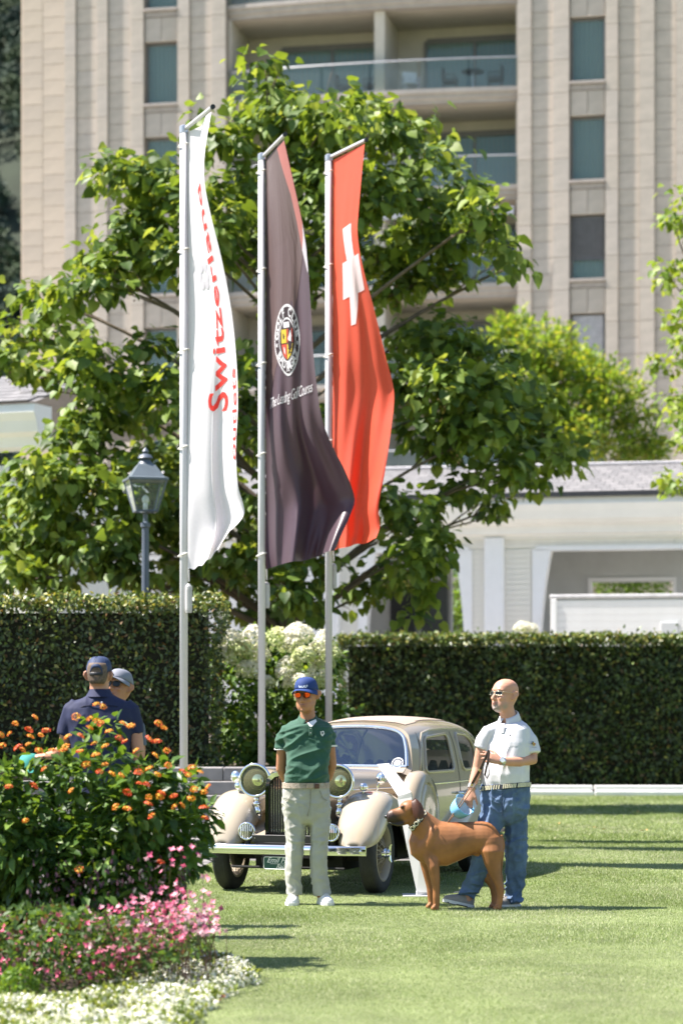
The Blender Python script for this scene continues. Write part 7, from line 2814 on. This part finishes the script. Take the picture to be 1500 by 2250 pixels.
ys = [9.6 + 7.0 * k / 30 for k in range(31)]
for i in range(30):
    a, b = ys[i], ys[i + 1]
    bed.add([(-6, a, .02), (bed_edge(a) - .12, a, .008), (bed_edge(b) - .12, b, .008), (-6, b, .02)], [(0, 1, 2, 3)])
tag(bed.build("flower_bed_soil", M("bed_soil", (.045, .03, .02), rough=1, var=.3, scale=20, bump=.6, bscale=60)), kind="structure")

# ---- orange lantana bush
lb0 = Vector((-1.5, 15.0, 0))
lan_b = empty("lantana_bush", lb0, label="big leafy bush with orange and yellow flower heads in the flower bed at the left", cat="bush")
LD = 14.9
LC = [(213, 1645, 44), (160, 1696, 46), (264, 1686, 44), (200, 1730, 80), (322, 1716, 48), (95, 1662, 34), (60, 1735, 64), (0, 1725, 56), (360, 1710, 38), (300, 1780, 85), (390, 1760, 58), (420, 1730, 34), (445, 1790, 34),
      (140, 1800, 100), (20, 1800, 90), (240, 1850, 100), (360, 1840, 78), (420, 1830, 48), (100, 1900, 100), (10, 1900, 90), (300, 1920, 85), (200, 1950, 95), (370, 1900, 52), (-60, 1780, 90), (-60, 1900, 100), (250, 1600, 26), (205, 1595, 22), (120, 1980, 80), (280, 1990, 70), (30, 1990, 80),
      (-120, 1850, 100), (60, 1860, 90), (180, 1880, 90), (300, 1860, 80), (90, 1950, 80), (240, 1930, 80), (340, 1960, 60), (0, 1960, 80), (410, 1880, 40)]
pos, N, A, S, pk = [], [], [], [], []
for (px, py, r) in LC:
    dd = NPR.uniform(-.28, .28)
    c = np.array(P(px, py, LD + dd)); R = r * LD / FP
    n = int(185 * (R / .2) ** 2) + 14
    n = int(n * (.5 if py < 1690 else 1.0))
    u = rand_dirs(n); u[:, 1] = -np.abs(u[:, 1]) * .8 + .25 * u[:, 1]
    p = c + u * (R * NPR.uniform(.45, 1.08, n))[:, None]
    pos.append(p); N.append(u * .5 + np.array([-.2, -.1, .8]) + NPR.normal(0, .4, (n, 3)))
    A.append(u * .9 + np.array([0, -.1, -.45]) + NPR.normal(0, .35, (n, 3)))
    S.append(NPR.uniform(.06, .115, n)); pk.append(NPR.choice(4, n, p=[.42, .28, .2, .1]))
pos, N, A, S, pk = map(np.concatenate, (pos, N, A, S, pk))
ok = pos[:, 2] > .12
pos, N, A, S, pk = pos[ok], N[ok], A[ok], S[ok], pk[ok]
lms = leafmats("lantana_leaf", ((.062, .125, .022), (.095, .18, .030), (.04, .085, .020), (.16, .25, .045)), tr=.32, rough=.42, spec=.35)
order = np.argsort(pos[:, 1] + NPR.normal(0, .12, len(pos)))
vis = [i for i in order if abs(pos[i, 0] / pos[i, 1]) < .142 and pos[i, 2] > .45][:300]
sel = np.array(vis)
lm_ = []
for k in range(4):
    mb_ = MB(); mb_.add(OVAL_V, OVAL_F); lm_.append(mb_.mesh("leaf", lms[k], fix=False))
leaf_objs("leaf", lm_, pos[sel], A[sel], N[sel], S[sel], lan_b, lb0)
keep = np.ones(len(pos), bool); keep[sel] = False
tag(link("foliage", scatter("foliage", OVAL_V, OVAL_F, pos[keep] - np.array(lb0), A[keep], N[keep], S[keep], lms, pk[keep]), lan_b), kind="stuff")
st = MB()
for k in range(26):
    c = LC[k % len(LC)]
    e = P(c[0], c[1], LD)
    b0 = Vector((-1.5 + RND.uniform(-.25, .25), 15.05, 0))
    st.tube(bez(b0, b0.lerp(e, .5) + Vector((0, 0, .15)), e, 6), [.014, .011, .009, .007, .005, .004], 5)
tag(st.build("stem", M("green_stem", (.09, .12, .035), rough=.7), lan_b, world=True), kind="stuff")


def head_mesh(k):
    rs = np.random.RandomState(70 + k)
    n = 46
    i = np.arange(n) + .5
    ph = np.arccos(1 - i / n * .98)
    th = PI * (1 + 5 ** .5) * i
    d = np.stack([np.sin(ph) * np.cos(th), np.sin(ph) * np.sin(th), np.cos(ph)], 1)
    p = d * np.array([.0225, .0225, .013]) + rs.normal(0, .001, (n, 3))
    fv = [(-.5, 0, .05), (-.15, -.15, 0), (0, -.5, .05), (.15, -.15, 0), (.5, 0, .05), (.15, .15, 0), (0, .5, .05), (-.15, .15, 0), (0, 0, -.05)]
    ff = [(8, a, (a + 1) % 8) for a in range(8)]
    ms = [M("lantana_red", (.72, .085, .02), rough=.6, var=.1), M("lantana_orange", (.80, .24, .02), rough=.6, var=.1), M("lantana_yellow", (.82, .46, .03), rough=.6, var=.1)]
    z = d[:, 2]
    prob = {0: (.75, .2), 1: (.35, .45), 2: (.05, .45)}[k % 3]
    pk = np.where(z > .72, 2 if k % 3 else 1, np.where(rs.rand(n) < prob[0], 0, np.where(rs.rand(n) < prob[1] + .3, 1, 2)))
    return scatter("flower_head", fv, ff, p, rand_dirs(n, rs), d, np.full(n, .0125), ms, pk)


HM = [head_mesh(k) for k in range(3)]
FL = [(212, 1548, 2), (227, 1553, 2), (168, 1575, 2), (198, 1580, 1), (213, 1585, 1), (222, 1590, 0), (197, 1600, 2), (77, 1577, 1), (64, 1604, 0), (102, 1606, 0), (67, 1619, 2), (90, 1616, 2), (3, 1615, 1), (22, 1613, 1), (40, 1643, 0), (50, 1648, 1), (63, 1636, 2),
      (150, 1620, 2), (178, 1618, 0), (240, 1608, 2), (270, 1590, 1), (288, 1596, 2), (262, 1622, 0), (275, 1630, 0), (208, 1634, 1), (145, 1642, 2), (138, 1650, 1), (176, 1652, 0), (211, 1660, 2), (86, 1650, 1), (116, 1650, 1), (190, 1681, 1), (231, 1681, 1), (219, 1696, 0), (98, 1690, 0),
      (327, 1625, 0), (345, 1630, 0), (367, 1650, 1), (348, 1590, 1), (360, 1600, 2), (370, 1682, 1), (246, 1701, 2), (267, 1704, 1), (305, 1697, 0), (328, 1690, 2), (346, 1702, 2), (306, 1722, 0), (322, 1724, 0), (280, 1742, 0), (355, 1743, 0), (327, 1752, 2), (351, 1751, 2), (382, 1750, 0), (326, 1767, 0),
      (255, 1773, 2), (280, 1778, 2), (334, 1793, 0), (384, 1773, 1), (400, 1770, 1), (422, 1687, 1), (440, 1697, 2), (403, 1697, 0), (414, 1703, 1), (427, 1735, 1), (458, 1730, 1), (449, 1741, 2), (451, 1798, 0), (448, 1775, 0), (157, 1738, 2), (57, 1804, 2), (20, 1729, 0), (75, 1727, 0), (353, 1895, 0), (175, 1912, 1),
      (5, 1640, 1), (34, 1590, 2), (340, 1660, 2), (300, 1650, 2), (232, 1640, 2), (420, 1755, 2)]
for (px, py, k) in FL:
    d = LD - .32 - .08 * (py > 1640) - .12 * (py > 1700) + RND.uniform(-.05, .05)
    o = link("flower_head", HM[k], lan_b, P(px, py, d) - lb0)
    s = RND.uniform(.88, 1.24)
    o.scale = (s, s, s)
    o.rotation_euler = (RND.uniform(.1, .9), RND.uniform(-.5, .5), RND.uniform(0, 6))


# ---- pink flowers on thin stems
def pink():
    n = 760
    pos = []
    while len(pos) < n:
        px = NPR.uniform(-40, 480)
        d = NPR.uniform(13.1, 14.3)
        top = lin([(-40, 2010), (120, 2000), (250, 1985), (330, 1950), (400, 1930), (470, 1965)], px)
        bot = lin([(-40, 2150), (120, 2160), (250, 2140), (350, 2095), (420, 2060), (480, 2045)], px)
        if px < 190 and NPR.rand() > .38:
            continue
        py = top + (bot - top) * NPR.rand() ** .8
        p = P(px, py, d)
        if p.z > .04 and p.x < bed_edge(d) + NPR.uniform(-.10, .16) and p.z < .16 + .62 * (bed_edge(d) + .12 - p.x) + NPR.exponential(.05):
            pos.append(p)
    for px, py in ((400, 1890), (385, 1870), (420, 1868), (430, 1882), (445, 1925), (462, 1930), (470, 2050), (490, 2052), (315, 1893), (475, 1995), (405, 1855), (350, 1900), (372, 1888)):
        for _ in range(2):
            pos.append(P(px + NPR.normal(0, 8), py + NPR.normal(0, 8), NPR.uniform(13.6, 14.0)))
    pos = np.array([tuple(p) for p in pos])
    n = len(pos)
    fv = [(0, 0, 0), (-.34, .32, .12), (-.16, .9, .05), (.16, .9, .05), (.34, .32, .12)]
    ff = [(0, 2, 1), (0, 3, 2), (0, 4, 3)]
    P5, A5, N5, S5, K5 = [], [], [], [], []
    for i in range(n):
        ax = unit(NPR.normal(0, 1, (1, 3)) + np.array([[0, -1.0, .5]]))[0]
        r0 = NPR.uniform(0, 6)
        u = np.cross(ax, [0.3, .2, 1]); u /= np.linalg.norm(u); w = np.cross(ax, u)
        s = NPR.uniform(.014, .026)
        k = NPR.choice(3, p=[.40, .38, .22])
        if pos[i, 0] > -.85:
            k = NPR.choice([1, 2, 3], p=[.42, .46, .12])
        for q in range(4):
            a = r0 + q * PI / 2
            d = u * math.cos(a) + w * math.sin(a)
            P5.append(pos[i]); A5.append(d + ax * .25); N5.append(ax); S5.append(s); K5.append(k)
    ms = [M("petal_pink", (.72, .10, .22), rough=.6, transl=.3, tcol=(.75, .15, .28)), M("petal_rose", (.76, .24, .34), rough=.6, transl=.3, tcol=(.8, .3, .4)), M("petal_pale", (.80, .48, .52), rough=.6, transl=.3, tcol=(.8, .5, .55)), M("petal_wine", (.34, .035, .15), rough=.6, transl=.2)]
    me = scatter("pink_flowers", fv, ff, np.array(P5), np.array(A5), np.array(N5), np.array(S5), ms, np.array(K5))
    o = link("pink_flowers", me)
    tag(o, "mass of small pink blossoms on thin stems in front of the orange flowered bush", "flowers", kind="stuff")
    # their stems and small leaves
    m = MB()
    for i in range(0, n, 6):
        p = Vector(pos[i]); g = Vector((p.x + NPR.normal(0, .06), p.y + NPR.normal(0, .06) + .03, 0))
        m.tube([g, g.lerp(p, .6) + Vector((0, 0, .02)), p], [.003, .0024, .0016], 3, cap=False)
    o = m.build("flower_stems", M("stem_reddish", (.14, .06, .045), rough=.7), fix=False)
    tag(o, "thin reddish stems of the pink flowers", "stems", kind="stuff")
    k = 5200
    px = NPR.uniform(-60, 470, k); d = NPR.uniform(13.05, 14.3, k)
    lp = []
    for a, b in zip(px, d):
        top = lin([(-40, 2000), (120, 1990), (250, 2010), (350, 1990), (420, 1990), (480, 2030)], a)
        bot = lin([(-40, 2200), (200, 2185), (300, 2150), (430, 2095), (480, 2080)], a)
        p = P(a, NPR.uniform(top, bot), b)
        if p.z > .01 and p.x < bed_edge(b) - .06 and p.z < .08 + .58 * (bed_edge(b) - p.x) * NPR.uniform(.7, 1.15):
            lp.append(tuple(p))
    lp = np.array(lp)
    k = len(lp)
    o = link("bedding_leaves", scatter("bedding_leaves", OVAL_V, OVAL_F, lp, NPR.normal(0, .7, (k, 3)) + np.array([0, -.4, .3]), NPR.normal(0, .6, (k, 3)) + np.array([0, -.3, .8]), NPR.uniform(.028, .062, k),
             leafmats("bedding_leaf", ((.055, .11, .024), (.085, .155, .034), (.10, .055, .035), (.04, .075, .02))), NPR.choice(4, k, p=[.42, .30, .08, .20])))
    tag(o, "low green and bronze leaves between the pink flowers", "leaves", kind="stuff")


pink()


# ---- white carpet of alyssum along the edge of the bed
def alyssum():
    pos = []
    cents = []
    for _ in range(430):
        px = NPR.uniform(-70, 560)
        top = lin([(-70, 2185), (0, 2180), (200, 2165), (300, 2130), (430, 2075), (490, 2070), (555, 2120)], px) + 38
        py = NPR.uniform(top, 2330)
        y = 1.6 * FP / (py - 1541)
        c = Vector(((px - 750) * y / FP, y, 0))
        if c.x < bed_edge(y) - .03:
            cents.append((c, NPR.uniform(.07, .135)))
    P_, N_, L_ = [], [], []
    for c, r in cents:
        n = 200
        d = rand_dirs(n); d[:, 2] = np.abs(d[:, 2])
        p = np.array(c) + d * np.array([r, r, r * .72]) * NPR.uniform(.85, 1.05, n)[:, None]
        P_.append(p); N_.append(d)
        L_.append(np.array(c) + d[:60] * np.array([r, r, r * .66]) * NPR.uniform(.7, 1.0, 60)[:, None])
    p, d = np.concatenate(P_), np.concatenate(N_)
    patch_ = np.sin(p[:, 0] * 6 + 1 + 2 * np.sin(p[:, 1] * 3)) * np.sin(p[:, 1] * 5.1 + 1.5 * np.sin(p[:, 0] * 4)) + NPR.normal(0, .35, len(p))
    keep = patch_ > -.38
    p, d = p[keep], d[keep]
    n = len(p)
    fv = [(-.5, 0, 0), (-.2, -.2, .1), (0, -.5, 0), (.2, -.2, .1), (.5, 0, 0), (.2, .2, .1), (0, .5, 0), (-.2, .2, .1), (0, 0, .16)]
    ff = [(8, a, (a + 1) % 8) for a in range(8)]
    ms = [M("alyssum_white", (.80, .79, .70), rough=.7, transl=.2), M("alyssum_cream", (.72, .72, .50), rough=.7, transl=.2)]
    o = link("white_flowers", scatter("white_flowers", fv, ff, p, rand_dirs(n), d + NPR.normal(0, .3, (n, 3)), NPR.uniform(.014, .027, n), ms, (NPR.rand(n) < .38).astype(int)))
    tag(o, "low carpet of tiny white flowers edging the flower bed by the lawn", "flowers", kind="stuff")
    l = np.concatenate(L_); n = len(l)
    o = link("carpet_leaves", scatter("carpet_leaves", OVAL_V, OVAL_F, l, NPR.normal(0, .6, (n, 3)) + np.array([0, -.2, .7]), NPR.normal(0, .6, (n, 3)) + np.array([0, -.3, .6]), NPR.uniform(.02, .045, n),
             leafmats("carpet_leaf", ((.17, .23, .06), (.24, .30, .09), (.10, .15, .04))), NPR.choice(3, n)))
    tag(o, "pale green leaves among the tiny white flowers", "leaves", kind="stuff")


alyssum()
# dark purple salvia in the shade of the bush, a round green plant, brown leaves at the edge
k = 240
c = np.array([tuple(P(px, py, d)) for px, py, d in zip(NPR.uniform(60, 420, k), NPR.normal(1945, 28, k), NPR.uniform(13.5, 13.75, k))])
o = link("purple_flowers", scatter("purple_flowers", OVAL_V, OVAL_F, c, NPR.normal(0, .5, (k, 3)) + np.array([0, 0, 1]), NPR.normal(0, 1, (k, 3)), NPR.uniform(.02, .04, k), [M("salvia_purple", (.045, .010, .025), rough=.7, var=.3), M("salvia_leaf", (.03, .03, .025), rough=.7)], (NPR.rand(k) < .4).astype(int)))
tag(o, "dark purple flower spikes in the shade under the orange flowered bush", "flowers", kind="stuff")
rb0 = P(42, 2150, 12.75)
rb0.z = 0
rbp = empty("round_plant", rb0, label="small round bright green plant among the pink flowers at the left", cat="plant")
k = 500
d = rand_dirs(k); d[:, 2] = np.abs(d[:, 2])
tag(link("foliage", scatter("foliage", DIA_V, DIA_F, d * np.array([.095, .095, .13]) + np.array([0, 0, .07]), rand_dirs(k), d + NPR.normal(0, .3, (k, 3)), NPR.uniform(.02, .035, k), leafmats("round_leaf", ((.10, .19, .02), (.14, .24, .03))), NPR.choice(2, k)), rbp), kind="stuff")
for i, (px, py, w) in enumerate(((489, 2203, .05), (506, 2196, .04), (520, 2190, .035), (474, 2210, .035))):
    q = P(px, py, 1.6 * FP / (py - 1541)); q.z = .025
    m = MB(); m.add([(v[0] * w * 1.2, v[1] * w, v[2] * w) for v in OVAL_V], OVAL_F)
    o = link("fallen_leaf", m.mesh("fallen_leaf", M("dry_leaf_red", (.20, .06, .03), rough=.7, var=.3)), None, q)
    o.rotation_euler = (.3, .2, i * 1.7)
    tag(o, ["reddish brown dry leaf, second from the left at the tip of the white flower carpet", "reddish brown dry leaf, second from the right at the tip of the white flower carpet", "reddish brown dry leaf, rightmost at the tip of the white flower carpet", "reddish brown dry leaf, leftmost at the tip of the white flower carpet"][0 if i == 0 else i], "leaf", group="dry leaves by the white flowers")
for i, (px, py) in enumerate(((1228, 1816), (1311, 1825), (1404, 1832), (1217, 1783), (1405, 1790), (1320, 1829), (1420, 1831), (1163, 1789))):
    q = P(px, py, 1.6 * FP / (py - 1541)); q.z = .035
    m = MB(); m.add([(v[0] * .07, v[1] * .07, v[2] * .09) for v in OVAL_V], OVAL_F)
    o = link("fallen_leaf", m.mesh("fallen_leaf", M("dry_leaf_yellow", (.42, .27, .08), rough=.7, var=.3)), None, q)
    o.rotation_euler = (.2, -.2, i * 2.1)
    tag(o, "small yellow fallen leaf on the far lawn between the car and the white edging", "leaf", group="yellow leaves on the lawn")

bpy.context.view_layer.update()
